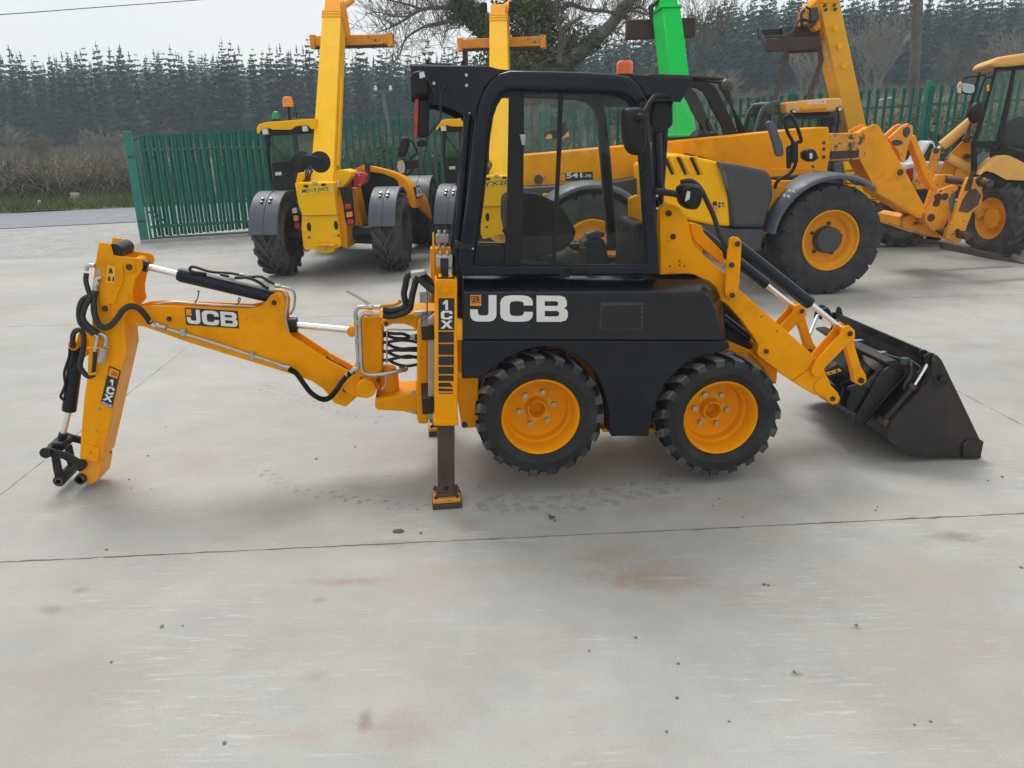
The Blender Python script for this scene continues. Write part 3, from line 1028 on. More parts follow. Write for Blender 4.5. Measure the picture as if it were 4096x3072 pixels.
def bare_tree(name, label, x, y, z, H, seed, mat='twig_grey', stems=4, wide=.42, depth=3, group='bare trees at the foot of the plantation', minr=.016):
    rr = random.Random(seed)
    root = thing(name, label, 'tree', (x, y, z), 0, group)
    t = MB()
    t.tube([(0, 0, -.3), (0, 0, H * .10), (rr.uniform(-.1, .1), 0, H * .2)], [H * .028, H * .024, H * .018], 7)
    t.build('trunk', mat, root, smooth=60)
    c = MB()
    for i in range(stems):
        a = 2 * PI * (i + rr.random() * .6) / stems
        grow(c, (0, 0, H * rr.uniform(.04, .18)), (math.cos(a) * wide, math.sin(a) * wide, 1), H * rr.uniform(.5, .62), H * .011, depth, rr, .32, .5, (4, 5), 4, 4, minr)
    me = c.mesh('crown', [M_[mat]], 0, False)
    put('crown', me, root)
    return root
for i, (pt, top, lab, mt, st) in enumerate((
        ([(15.833,60,4.853)], 5.2, 'pale bushy bare tree just right of the green boom', 'twig_grey', 6),
        ([(14.748,62,4.973)], 4.2, 'slim pale bare sapling beside the green boom', 'twig_grey', 3),
        ([(22.783,62,5.145)], 7.0, 'pale bare tree seen behind the raised fork tines', 'twig_grey', 4),
        ([(17.889,58,4.195)], 3.0, 'low bare shrub between the two raised fork tines and the green boom', 'twig_brown', 5),
        ([(28.674,64,5.555)], 9.0, 'broad tall bare tree just left of the timber utility pole', 'twig_grey', 7),
        ([(36.075,66,5.412)], 6.0, 'brownish bare tree right of the timber utility pole', 'twig_brown', 5),
        ([(36.839,60,5.162)], 7.5, 'pale bare tree above the roof of the cab at the right edge', 'twig_grey', 6),
        ([(-35.655,58,1.345)], 6.6, 'broad grey bare tree at the far left edge below the conifers', 'twig_grey', 6),
        ([(-34.551,60,1.275)], 4.6, 'brown bare bush left of the gate, second tree from the left edge', 'twig_brown', 6),
        ([(-31.661,62,1.283)], 5.0, 'thin bare tree just left of the gate post', 'twig_grey', 4),
        ([(-31.022,64,1.226)], 4.6, 'spindly bare tree directly above the gate end post', 'twig_grey', 4),
        ([(-25.518,62,1.501)], 4.6, 'bare bush above the middle of the green gate', 'twig_brown', 5),
        ([(-15.958,64,1.028)], 4.4, 'bare bush behind the amber beacon of the left telehandler', 'twig_brown', 5),
        ([(8.85,55,3.584)], 6.0, 'wide hazy brown bare tree behind the orange roof beacon', 'twig_red', 7))):
    x, y, z = pt[0]
    bare_tree('bare_tree', lab, x, y, hz(x, y), top * (.68 if x > -15 else .42), 40 + i, mt, st)

# ------------------------------------------------------------ the compact backhoe loader in front
BL = thing('backhoe_loader', 'compact black and yellow backhoe loader raised on its stabilisers, nearest machine, side on', 'backhoe loader', (-0.410,4.107,0), 0.1152)

def pin(p, r, d, parent=BL, mat='pin', boss=None, bossmat='yellow', n=18):
    # pin seen end on: p=(u,z), d=(v front, v back)
    if boss:
        MB().cyl((p[0], d[0] + .006, p[1]), (p[0], d[1], p[1]), boss, 24).build('boss', bossmat, parent, .003)
    return MB().cyl((p[0], d[0] - .004, p[1]), (p[0], d[1], p[1]), r, n).build('pin', mat, parent, .002)

def bolt(p, r, parent, mat='steel', d=(0., 1., 0.), h=.012):
    q = Vector(p)
    dd = Vector(d).normalized()
    return MB().cyl(tuple(q - dd * h), tuple(q), r, 6).build('bolt', mat, parent, .0015)

# --- stabilisers
def stabiliser():
    st = MB().prism([(0.011,1.362),(0.128,1.357),(0.099,0.539),(-0.032,0.547)], .03, .15).build('stabiliser', 'yellow', BL, .008)
    MB().prism([(-0.039,0.556),(0.104,0.547),(0.101,0.511),(-0.039,0.521)], .02, .16).build('collar', 'yellow', st, .006)
    MB().prism([(0.023,1.369),(0.118,1.365),(0.118,1.354),(0.022,1.358)], .042, .138).build('opening', 'black', st)
    MB().prism([(-0.016,0.514),(0.081,0.508),(0.062,0.054),(-0.036,0.062)], .045, .135).build('leg', 'rust', st, .006)
    lp = [(0.016,0.114)][0]
    MB().cyl((lp[0], .043, lp[1]), (lp[0], .06, lp[1]), .0135, 16).build('leg_hole', 'black', st)
    c = [(0.014,0.039)][0]
    MB().box((c[0] - .082, .002, .034), (c[0] + .082, .175, .062)).build('foot', 'yellow_rough', st, .008)
    MB().box((c[0] - .086, -.004, 0.0), (c[0] + .090, .182, .0335)).build('foot_pad', 'rust', st, .006)
    MB().box((c[0] - .06, .03, .0625), (c[0] + .066, .15, .082)).build('foot_clamp', 'rust', st, .006)
    for x in (-.064, .064):
        for y in (.02, .157):
            MB().cyl((c[0] + x, y, .06), (c[0] + x, y, .080), .0095, 6).build('bolt', 'rust', st, .001)
    return st
st1 = stabiliser()
st2 = copy_tree(st1, BL, (0, 1.16, 0))
p = [(0.063,1.303)][0]
MB().cyl((p[0], .018, p[1]), (p[0], .031, p[1]), .026, 24).build('boss', 'yellow', st1, .003)
MB().cyl((p[0], .006, p[1]), (p[0], .018, p[1]), .0165, 6).build('bolt', 'yellow', st1, .002)
# printed strip with the model name
for s in ("A2 1042 582 1130 582 1130 405 1042 405", "A2 1042 650 1127 650 1127 590 1042 590", "A2 1042 718 1127 718 1127 658 1042 658", "A2 1042 775 1127 775 1127 726 1042 726", "A2 1042 824 1127 824 1127 783 1042 783", "A2 1042 862 1126 862 1126 832 1042 832"):
    pass
for q in ([(0.015,1.079),(0.102,1.075),(0.109,1.254),(0.023,1.258)], [(0.011,1.009),(0.096,1.005),(0.099,1.067),(0.014,1.071)], [(0.008,0.939),(0.093,0.934),(0.096,0.997),(0.011,1.001)], [(0.005,0.879),(0.091,0.874),(0.093,0.926),(0.008,0.93)], [(0.003,0.827),(0.088,0.823),(0.09,0.866),(0.005,0.871)], [(0.001,0.787),(0.086,0.782),(0.087,0.814),(0.002,0.819)], [(-0.001,0.752),(0.082,0.747),(0.064,0.773),(0,0.776)], [(-0.002,0.726),(0.081,0.721),(0.078,0.734),(-0.001,0.744)]):
    decal('decal', rect(q, .0285), 'decal_black', st1, .0012)
decal('decal', rect([(-0.003,0.711),(0.081,0.706),(0.081,0.712),(-0.003,0.717)], .0285), 'decal_blue', st1, .0012)
letters('1', rect([(0.04,1.194),(0.081,1.192),(0.083,1.246),(0.042,1.247)], .0265), st1, 'white')
letters('C', rect([(0.03,1.14),(0.094,1.137),(0.097,1.186),(0.033,1.189)], .0265), st1, 'white')
letters('X', rect([(0.026,1.089),(0.094,1.086),(0.096,1.131),(0.028,1.134)], .0265), st1, 'white')

# --- chassis and backhoe mounting frame
ch = MB().prism([(0.123,0.942),(1.815,0.846),(2.015,0.751),(2.125,0.604),(2.141,0.549),(1.974,0.459),(1.377,0.282),(1.014,0.308),(0.247,0.375),(0.176,0.377),(0.138,0.431),(0.113,0.571)], .33, .90).build('chassis', 'yellow', BL, .01)
MB().prism([(0.113,0.748),(0.238,0.736),(0.228,0.427),(0.164,0.424),(0.13,0.428),(0.108,0.617)], .20, .33).build('chassis_plate', 'yellow', BL, .006)
pin([(0.145,0.45)][0], .018, (.19, .22))
MB().prism([(0.996,0.343),(1.367,0.319),(1.368,0.292),(1.007,0.318)], .26, .33).build('chassis_rail', 'yellow', BL, .004)
pin([(1.319,0.379)][0], .014, (.25, .28))
# rear cross frame on which the backhoe slides
for (zt, zb) in ((([(-0.025,1.071),(-0.029,0.987)]), 0), (([(-0.046,0.639),(-0.052,0.538)]), 0)):
    u0 = zt[0][0]
    MB().box((u0 - .055, .17, zt[1][1]), (u0 + .015, 1.17, zt[0][1])).build('slide_rail', 'black_metal', BL, .006)
MB().prism([(-0.037,1.105),(0.004,1.134),(-0.027,0.499),(-0.069,0.49)], .20, .24).build('frame_plate', 'alu', BL, .004)

# --- swing carriage, king post
bh = .64
kp = MB().prism([(-0.1,1.021),(-0.079,1.041),(-0.034,1.046),(-0.07,0.366),(-0.131,0.37),(-0.139,0.417),(-0.106,0.953)], .46, .86).build('carriage', 'yellow', BL, .012)
MB().prism([(-0.331,1.012),(-0.301,1.033),(-0.199,1.046),(-0.127,1.063),(-0.088,1.077),(0.016,1.074),(0.015,1.05),(-0.035,1.045),(-0.079,1.037),(-0.1,1.019),(-0.109,0.951),(-0.137,0.982),(-0.185,1),(-0.251,1.003),(-0.279,0.993),(-0.322,0.998)], .54, .78).build('upper_arm', 'yellow', BL, .010)
MB().prism([(-0.39,0.54),(-0.235,0.552),(-0.127,0.553),(-0.135,0.413),(-0.186,0.433),(-0.228,0.446),(-0.387,0.465),(-0.396,0.489)], .50, .80).build('lower_arm', 'yellow', BL, .012)
MB().prism([(-0.443,1.056),(-0.342,1.051),(-0.31,1.033),(-0.333,0.71),(-0.361,0.676),(-0.367,0.593),(-0.453,0.525),(-0.497,0.534),(-0.557,0.556),(-0.597,0.606),(-0.529,0.685),(-0.492,0.742),(-0.472,0.788)], .56, .78).build('king_post', 'yellow', BL, .014)
pv = [(-0.307,0.678),(-0.323,0.452)]
MB().lathez([(.062, 0), (.064, .01), (.064, pv[0][1] - pv[1][1] - .01), (.058, pv[0][1] - pv[1][1])], (pv[0][0], .66, pv[1][1]), 28).build('pivot_barrel', 'yellow', BL, .004)
MB().lathez([(.072, 0), (.072, .028)], (pv[0][0], .66, pv[1][1] - .012), 28).build('pivot_ring', 'yellow', BL, .004)
MB().lathez([(.05, 0), (.052, .012), (.035, .024)], (pv[0][0], .66, pv[0][1] + .002), 28).build('pivot_cap', 'yellow', BL, .003)
bp = [(-0.44,0.611)][0]
MB().cyl((bp[0], .49, bp[1]), (bp[0], .60, bp[1]), 0.05962, 32).build('slew_boss', 'yellow', BL, .006)
for q in [(-0.467,0.659),(-0.367,0.646),(-0.375,0.539)]:
    bolt((q[0], .555, q[1]), .0125, BL, 'pin')
for q in [(-0.123,0.942),(-0.141,0.581),(-0.156,0.462)]:
    bolt((q[0] - .01, .46, q[1]), .016, BL, 'alu')
pin([(-0.292,1.009)][0], .012, (.535, .56), boss=.022)
# hoses that loop between the king post and the carriage
for i, s in enumerate(([(-0.336,0.6,0.937),(-0.291,0.58,0.939),(-0.243,0.58,0.932),(-0.194,0.58,0.928),(-0.142,0.6,0.899),(-0.112,0.62,0.883)], [(-0.341,0.66,0.903),(-0.295,0.63,0.908),(-0.25,0.6,0.9),(-0.187,0.6,0.894),(-0.142,0.62,0.899),(-0.111,0.64,0.901)], [(-0.348,0.58,0.884),(-0.299,0.57,0.882),(-0.25,0.57,0.889),(-0.205,0.57,0.891),(-0.161,0.58,0.884),(-0.108,0.6,0.865)], [(-0.298,0.62,0.859),(-0.262,0.6,0.844),(-0.214,0.6,0.828),(-0.169,0.6,0.828),(-0.111,0.62,0.822)], [(-0.352,0.58,0.826),(-0.299,0.57,0.824),(-0.254,0.57,0.829),(-0.209,0.57,0.826),(-0.16,0.58,0.821),(-0.111,0.6,0.811)], [(-0.293,0.62,0.803),(-0.257,0.6,0.788),(-0.213,0.6,0.773),(-0.168,0.6,0.769),(-0.114,0.62,0.765)], [(-0.356,0.58,0.768),(-0.302,0.57,0.768),(-0.257,0.57,0.775),(-0.212,0.57,0.784),(-0.163,0.58,0.784),(-0.114,0.6,0.763)], [(-0.287,0.62,0.748),(-0.26,0.6,0.736),(-0.216,0.6,0.719),(-0.171,0.6,0.714),(-0.117,0.62,0.715)])):
    hose('hydraulic_hose', s, .0102, BL)
for q in [(-0.353,0.882),(-0.357,0.827),(-0.363,0.771),(-0.344,0.937)]:
    MB().cyl((q[0] - .018, .58, q[1]), (q[0] + .016, .58, q[1]), .0115, 10).build('hose_fitting', 'steel', BL, .002)
hose('steel_pipe', [(-0.305,0.55,0.753),(-0.301,0.55,0.818),(-0.294,0.55,0.91),(-0.29,0.55,0.956),(-0.275,0.55,0.968),(-0.227,0.55,0.964),(-0.112,0.56,0.954)], .0052, BL, 'steel')
hose('steel_pipe', [(-0.312,0.5,0.693),(-0.316,0.5,0.642),(-0.329,0.5,0.614),(-0.347,0.5,0.601)], .006, BL, 'steel')
# bent steel pipes on the king post
hose('steel_pipe', [(-0.384,0.5,1.121),(-0.422,0.5,1.127),(-0.452,0.5,1.122),(-0.465,0.5,1.098),(-0.467,0.5,1.045),(-0.471,0.5,0.91),(-0.475,0.5,0.781),(-0.482,0.5,0.749),(-0.497,0.5,0.727)], .0125, BL, 'steel', 6, 10)
hose('steel_pipe', [(-0.385,0.48,1.088),(-0.415,0.48,1.089),(-0.435,0.48,1.074),(-0.444,0.48,1.048),(-0.45,0.48,0.914),(-0.455,0.48,0.768),(-0.447,0.48,0.726),(-0.41,0.48,0.705),(-0.348,0.48,0.704),(-0.286,0.48,0.712),(-0.215,0.5,0.716),(-0.189,0.54,0.709),(-0.195,0.6,0.703),(-0.227,0.64,0.7)], .0125, BL, 'steel', 6, 10)
for q in [(-0.456,1.04),(-0.461,0.925),(-0.466,0.807)]:
    MB().box((q[0] - .016, .470, q[1] - .02), (q[0] + .018, .505, q[1] + .014)).build('pipe_clip', 'alu', BL, .003)
hose('lever_rod', [(-0.509,0.5,1.229),(-0.459,0.5,1.197),(-0.402,0.5,1.157),(-0.366,0.5,1.124)], .0085, BL, 'steel', 3)
for q in [(-0.372,1.125),(-0.379,1.085)]:
    MB().cyl((q[0] - .020, .49, q[1]), (q[0] + .012, .49, q[1]), .0185, 6).build('pipe_nut', 'steel', BL, .002)
    MB().cyl((q[0] + .016, .49, q[1]), (q[0] + .055, .49, q[1] - .003), .0125, 12).build('hose_fitting', 'steel', BL, .002)
hose('hydraulic_hose', [(-0.303,0.5,1.108),(-0.26,0.5,1.1),(-0.208,0.5,1.104),(-0.168,0.49,1.122),(-0.166,0.48,1.155),(-0.172,0.48,1.199),(-0.16,0.48,1.247),(-0.149,0.48,1.294),(-0.131,0.49,1.313),(-0.105,0.5,1.311)], .019, BL, n=10)
hose('hydraulic_hose', [(-0.305,0.49,1.071),(-0.254,0.49,1.064),(-0.184,0.48,1.081),(-0.143,0.47,1.108),(-0.132,0.46,1.149),(-0.12,0.46,1.201),(-0.104,0.46,1.253),(-0.093,0.46,1.3),(-0.101,0.47,1.311)], .019, BL, n=10)
hose('hydraulic_hose', [(-0.105,0.47,1.312),(-0.073,0.46,1.286),(-0.036,0.45,1.252),(0.004,0.42,1.221),(0.046,0.4,1.206)], .020, BL, n=10)
hose('hydraulic_hose', [(-0.062,0.52,1.31),(-0.034,0.51,1.284),(-0.001,0.5,1.254),(0.05,0.48,1.234)], .021, BL, n=10)
cl = [(-0.125,1.331),(-0.04,1.337),(-0.028,1.319),(-0.076,1.301),(-0.102,1.292),(-0.123,1.297)]
MB().prism(cl, .445, .53).build('hose_clamp', 'alu', BL, .006)
hose('steel_bracket', [(-0.034,0.5,1.234),(-0.036,0.5,1.159),(-0.043,0.5,1.065),(-0.059,0.48,1.064),(-0.119,0.48,1.069)], .005, BL, 'steel', 3)
MB().prism([(-0.12,1.091),(-0.044,1.09),(-0.044,1.064),(-0.12,1.066)], .465, .50).build('bracket_plate', 'steel', BL, .002)
hk = [(-0.342,0.6,1.102),(-0.285,0.6,1.108),(-0.236,0.6,1.11),(-0.2,0.6,1.127),(-0.212,0.6,1.134)]
MB().tube(smoothpath(hk, 4), .011, 8).build('lock_handle', 'yellow', BL)

# --- boom: two cheek plates and the box between them
BOOM = [(-1.856,1.052),(-1.835,1.123),(-1.735,1.153),(-1.649,1.158),(-1.12,1.113),(-1.045,1.125),(-1.007,1.157),(-0.976,1.191),(-0.938,1.202),(-0.903,1.181),(-0.889,1.136),(-0.905,1.049),(-0.907,0.986),(-0.882,0.934),(-0.794,0.864),(-0.69,0.781),(-0.685,0.772),(-0.558,0.69),(-0.494,0.639),(-0.495,0.572),(-0.513,0.512),(-0.587,0.45),(-0.66,0.477),(-0.685,0.528),(-0.72,0.579),(-0.787,0.635),(-0.878,0.676),(-0.864,0.671),(-1.482,0.918),(-1.737,1.034)]
boom = MB().prism(BOOM, .645, .662).build('boom_plate', 'yellow', BL, .004)
MB().prism(BOOM, .795, .812).build('boom_plate', 'yellow', BL, .004)
MB().prism([(-1.827,1.088),(-1.651,1.111),(-1.123,1.071),(-0.932,0.91),(-0.695,0.746),(-0.573,0.657),(-0.524,0.569),(-0.589,0.462),(-0.685,0.542),(-0.789,0.639),(-0.88,0.679),(-0.866,0.674),(-1.486,0.922),(-1.741,1.036)], .6625, .7945).build('boom_web', 'yellow', BL, .004)
for s, rr, bo in (("A1 1503 468", .0155, .032), ("A1 870 567", .0155, .030), ("A2 528 908", .0165, .030)):
    pass
pin([(-0.958,1.149)][0], .0155, (.628, .825), boss=.030)
pin([(-1.581,1.077)][0], .0155, (.628, .825), boss=.027)
pin([(-0.58,0.572)][0], .0175, (.620, .825), boss=.026)
# boom lettering
decal('decal', rect([(-1.492,1.033),(-1.186,0.996),(-1.18,1.104),(-1.485,1.139)], .6432), 'decal_black', boom, .0012)
decal('decal', rect([(-1.482,1.093),(-1.451,1.089),(-1.449,1.128),(-1.479,1.131)], .6414), 'decal_orange', boom, .0008)
letters('JCB', rect([(-1.484,1.042),(-1.191,1.005),(-1.186,1.096),(-1.478,1.131)], .6404), boom, 'white', gap=.10, widths=[.8, 1, 1])
# steel pipe along the boom with its unions and the corrugated hose loop
hose('steel_pipe', [(-1.598,0.625,1.016),(-1.378,0.625,0.931),(-1.192,0.625,0.853),(-0.959,0.625,0.755)], .0105, BL, 'steel', 3, 10)
for s in [(-1.629,0.625,1.031),(-0.947,0.625,0.746),(-0.92,0.625,0.737),(-1.66,0.625,1.046)]:
    d = Vector((.95, 0, -.3)).normalized()
    MB().cyl(tuple(Vector(s) - d * .026), tuple(Vector(s) + d * .024), .0165, 6).build('pipe_nut', 'steel', BL, .002)
for s in [(-1.508,0.63,0.993),(-1.125,0.63,0.827)]:
    MB().box((s[0] - .018, .610, s[2] - .022), (s[0] + .014, .646, s[2] + .020)).build('pipe_clip', 'alu', BL, .003)
    MB().cyl((s[0], .606, s[2] + .012), (s[0], .612, s[2] + .012), .0075, 6).build('bolt', 'steel', BL)
hose('corrugated_hose', [(-0.91,0.6,0.735),(-0.867,0.59,0.707),(-0.824,0.58,0.636),(-0.784,0.57,0.578),(-0.725,0.56,0.539),(-0.674,0.55,0.548),(-0.631,0.55,0.593),(-0.591,0.53,0.651),(-0.546,0.51,0.702),(-0.505,0.5,0.732)], .0165, BL, 'hose', 6, 10, .10)
for s in [(-0.537,0.51,0.711),(-0.508,0.5,0.733)]:
    d = Vector((.8, 0, .55)).normalized()
    MB().cyl(tuple(Vector(s) - d * .022), tuple(Vector(s) + d * .018), .0165, 8).build('hose_fitting', 'steel', BL, .002)
# boom ram
ra = [(-1.582,1.061),(-0.864,0.982),(-0.505,0.929)]
MB().cyl((ra[0][0], .728, ra[0][1] + .0), (ra[1][0], .728, ra[1][1]), .043, 24).build('boom_ram_barrel', 'black_metal', BL, .004)
MB().cyl((ra[1][0], .728, ra[1][1]), (ra[2][0], .728, ra[2][1]), .0205, 20).build('boom_ram_rod', 'chrome', BL)
MB().cyl((ra[1][0] - .04, .728, ra[1][1] + .002), (ra[1][0] + .014, .728, ra[1][1] - .001), .049, 24).build('boom_ram_gland', 'black_metal', BL, .004)
MB().cyl((ra[2][0] - .01, .69, ra[2][1]), (ra[2][0] - .01, .766, ra[2][1]), .033, 20).build('ram_eye', 'yellow', BL, .004)
MB().tube([(-0.7,0.72,0.76),(-0.674,0.72,0.734),(-0.642,0.72,0.712),(-0.598,0.72,0.688),(-0.577,0.72,0.669)], .018, 8).build('hydraulic_hose', 'hose', BL)

# --- dipper arm
DIP = [(-1.889,1.549),(-1.841,1.542),(-1.828,1.527),(-1.823,1.472),(-1.763,1.461),(-1.683,1.448),(-1.67,1.426),(-1.673,1.397),(-1.69,1.366),(-1.726,1.328),(-1.749,1.263),(-1.755,1.219),(-1.751,1.174),(-1.778,1.15),(-1.821,1.102),(-1.836,1.022),(-1.843,0.904),(-1.85,0.889),(-2.112,0.194),(-2.235,0.227),(-2.213,0.326),(-2.14,0.612),(-2.098,0.745),(-2.048,0.971),(-2.047,1.012),(-2.019,1.031),(-1.977,1.268),(-1.936,1.412)]
dip = MB().prism(DIP, .60, .615).build('dipper', 'yellow', BL, .005)
MB().prism([(-1.895,1.548),(-1.846,1.54),(-1.833,1.525),(-1.828,1.47),(-1.769,1.459),(-1.688,1.445),(-1.676,1.424),(-1.678,1.395),(-1.696,1.363),(-1.731,1.325),(-1.754,1.26),(-1.76,1.216),(-1.757,1.171),(-1.783,1.147),(-1.827,1.099),(-1.842,1.018),(-1.848,0.9),(-1.856,0.885),(-2.119,0.188),(-2.242,0.221),(-2.22,0.321),(-2.146,0.608),(-2.105,0.74),(-2.055,0.968),(-2.053,1.008),(-2.025,1.027),(-1.983,1.265),(-1.942,1.41)], .825, .84).build('dipper_plate', 'yellow', dip, .005)
MB().prism([(-2.015,1.051),(-1.83,1.062),(-1.843,0.904),(-1.853,0.889),(-2.114,0.197),(-2.232,0.23),(-2.211,0.326),(-2.138,0.612),(-2.059,0.91)], .616, .824).build('dipper_box', 'yellow_chipped', dip, .004)
MB().prism([(-2.234,0.226),(-2.112,0.193),(-2.123,0.149),(-2.153,0.064),(-2.21,0.036),(-2.241,0.056),(-2.272,0.102),(-2.262,0.134),(-2.245,0.179)], .612, .800).build('dipper_nose', 'yellow_worn', dip, .008)
MB().prism([(-2.184,0.323),(-2.103,0.287),(-2.13,0.193),(-2.224,0.229),(-2.214,0.256),(-2.201,0.258)], .588, .602).build('wear_plate', 'yellow', dip, .005)
nb = [(-2.254,0.086)][0]
MB().lathe([(.0215, .0), (.034, .0), (.034, .24), (.0215, .24)], (nb[0], .585, nb[1]), 24).build('nose_bush', 'pin', dip, .002)
nt = [(-1.825,1.531),(-1.779,1.53),(-1.789,1.472),(-1.834,1.474)]
MB().cyl((nt[0][0] + .005, .618, nt[0][1] - .04), (nt[0][0] + .005, .822, nt[0][1] - .04), .045, 24).build('head_tube', 'black_metal', dip, .003)
MB().prism([(-1.89,1.436),(-1.813,1.442),(-1.776,1.417),(-1.786,1.33),(-1.833,1.244),(-1.862,1.186),(-1.944,1.19),(-1.933,1.327)], .592, .600).build('head_reinforcement', 'yellow', dip, .004)
for s, r_, b_ in (([(-1.742,1.403)], .0175, .034), ([(-1.917,1.166)], .0175, .028)):
    pin(s[0], r_, (.583, .855), boss=b_)
for s in [(-2.063,0.545),(-2.109,0.405),(-2.159,0.263)]:
    bolt((s[0], .60, s[1]), .0085, dip, 'steel')
decal('warning_decal', rect([(-1.885,1.319),(-1.838,1.307),(-1.819,1.407),(-1.861,1.42)], .5908), 'yellow_decal_reflection', dip, .0012)
for s in ([(-1.863,1.371),(-1.838,1.369),(-1.841,1.399),(-1.852,1.399)], [(-1.874,1.326),(-1.861,1.324),(-1.856,1.351),(-1.869,1.353)], [(-1.849,1.323),(-1.841,1.322),(-1.836,1.349),(-1.843,1.35)]):
    decal('decal', rect(s, .5893), 'decal_black', dip, .0006)
MB().cyl(*[(q[0], y, q[1]) for q, y in zip([(-1.903,1.373),(-1.903,1.373)], (.594, .60))], .030, 20).build('port_hole', 'alu', dip)
# printed strip on the dipper
decal('decal', rect([(-2.048,0.581),(-1.988,0.542),(-1.897,0.779),(-1.957,0.814)], .5982), 'decal_black', dip, .0012)
decal('decal', rect([(-1.976,0.754),(-1.926,0.728),(-1.905,0.775),(-1.954,0.804)], .5966), 'decal_orange', dip, .0008)
decal('decal', rect([(-2.045,0.579),(-1.987,0.541),(-1.978,0.565),(-2.038,0.594)], .5964), 'decal_blue', dip, .0008)
letters('1', rect([(-1.971,0.691),(-1.957,0.682),(-1.939,0.721),(-1.974,0.732)], .5955), dip, 'white')
letters('C', rect([(-2.007,0.643),(-1.965,0.625),(-1.948,0.67),(-1.989,0.688)], .5955), dip, 'white')
letters('X', rect([(-2.034,0.602),(-1.98,0.58),(-1.963,0.62),(-2.016,0.639)], .5955), dip, 'white')
text('PLUS', rect([(-2.042,0.577),(-1.989,0.549),(-1.983,0.562),(-2.036,0.591)], .5955), dip, 'white', bold=.03)
letters('JCB', rect([(-1.957,0.758),(-1.928,0.746),(-1.919,0.769),(-1.947,0.783)], .5958), dip, 'decal_black')

# --- dipper ram on top of the boom
dr = [(-1.72,1.396),(-1.68,1.38),(-1.506,1.325),(-0.974,1.168)]
MB().cyl((dr[0][0], .72, dr[0][1]), (dr[1][0], .72, dr[1][1]), .036, 20).build('ram_rod_eye', 'black_metal', BL, .004)
MB().cyl((dr[1][0] - .02, .72, dr[1][1] + .005), (dr[2][0], .72, dr[2][1]), .0195, 20).build('dipper_ram_rod', 'chrome', BL)
ba, bb = Vector((dr[2][0], .72, dr[2][1])), Vector((dr[3][0], .72, dr[3][1]))
MB().cyl(tuple(ba), tuple(bb), .043, 28).build('dipper_ram_barrel', 'navy_gloss', BL, .004)
MB().cyl(tuple(ba - (bb - ba).normalized() * .014), tuple(ba + (bb - ba).normalized() * .012), .037, 24).build('ram_gland', 'black_metal', BL, .003)
hose('ram_pipe', [(-1.347,0.7,1.328),(-1.421,0.68,1.347),(-1.432,0.68,1.367),(-1.407,0.68,1.376),(-1.316,0.68,1.343),(-1.192,0.68,1.328),(-1.106,0.67,1.306),(-1.026,0.66,1.305),(-0.981,0.66,1.275),(-0.949,0.66,1.258)], .0085, BL, 'black_metal')
hose('ram_pipe', [(-1.258,0.67,1.326),(-1.18,0.655,1.306),(-1.102,0.65,1.304),(-1.038,0.65,1.274),(-1.003,0.65,1.242),(-0.975,0.65,1.231)], .010, BL, 'black_metal')
for s in [(-1.136,0.68,1.313),(-0.931,0.66,1.244),(-1.19,0.655,1.306),(-0.967,0.65,1.227)]:
    d = Vector((.95, 0, -.2)).normalized()
    MB().cyl(tuple(Vector(s) - d * .016), tuple(Vector(s) + d * .016), .0135, 6).build('pipe_nut', 'steel', BL, .002)
hose('steel_pipe', [(-0.954,0.64,1.227),(-0.905,0.635,1.221),(-0.879,0.63,1.195),(-0.882,0.63,1.134),(-0.901,0.63,1.052),(-0.893,0.64,0.966)], .0072, BL, 'steel')
hose('steel_pipe', [(-0.933,0.7,1.235),(-0.866,0.7,1.216),(-0.842,0.7,1.179),(-0.856,0.7,1.097),(-0.883,0.7,1.056)], .0072, BL, 'steel')
hose('steel_pipe', [(-1.676,0.7,1.154),(-1.555,0.69,1.166),(-1.365,0.69,1.142),(-1.083,0.69,1.117)], .008, BL, 'steel')
hose('steel_pipe', [(-1.687,0.73,1.138),(-1.565,0.72,1.155),(-1.374,0.72,1.131),(-1.09,0.72,1.106)], .008, BL, 'steel')
for s in ([(-1.452,0.69,1.146),(-1.424,0.69,1.171),(-1.406,0.69,1.211),(-1.402,0.69,1.228),(-1.412,0.69,1.224)], [(-1.199,0.69,1.135),(-1.179,0.69,1.144),(-1.166,0.69,1.17),(-1.175,0.69,1.175),(-1.183,0.69,1.15)]):
    hose('cable_tie', s, .0035, BL, 'hose', 4, 5)

# --- bucket ram, tipping levers and link at the end of the dipper
br = [(-2.161,0.936),(-2.178,0.887),(-2.294,0.502),(-2.362,0.338)]
ba, bb = Vector((br[1][0], .72, br[1][1])), Vector((br[2][0], .72, br[2][1]))
MB().cyl(tuple(ba), tuple(bb), .042, 28).build('bucket_ram_barrel', 'navy_gloss', BL, .005)
MB().cyl(tuple(ba + (ba - bb).normalized() * .06), tuple(ba), .028, 20, .042).build('ram_end', 'black_metal', BL, .003)
be = Vector((br[3][0], .72, br[3][1]))
MB().cyl(tuple(bb), tuple(be), .0185, 20).build('bucket_ram_rod', 'chrome', BL)
MB().cyl(tuple(be - (bb - be).normalized() * .07), tuple(be + (bb - be).normalized() * .02), .027, 16).build('rod_end', 'black_metal', BL, .004)
MB().prism([(-2.127,1.006),(-2.102,1.004),(-2.082,0.957),(-2.094,0.875),(-2.115,0.855),(-2.116,0.928),(-2.13,0.928),(-2.148,0.935)], .66, .78).build('ram_lug', 'yellow', dip, .005)
pin(br[0], .018, (.64, .80), boss=.030)
LEV = [(-2.408,0.313),(-2.39,0.31),(-2.376,0.301),(-2.301,0.273),(-2.236,0.222),(-2.208,0.205),(-2.201,0.176),(-2.235,0.143),(-2.254,0.14),(-2.264,0.174),(-2.328,0.232),(-2.38,0.25),(-2.404,0.251),(-2.427,0.26),(-2.433,0.289)]
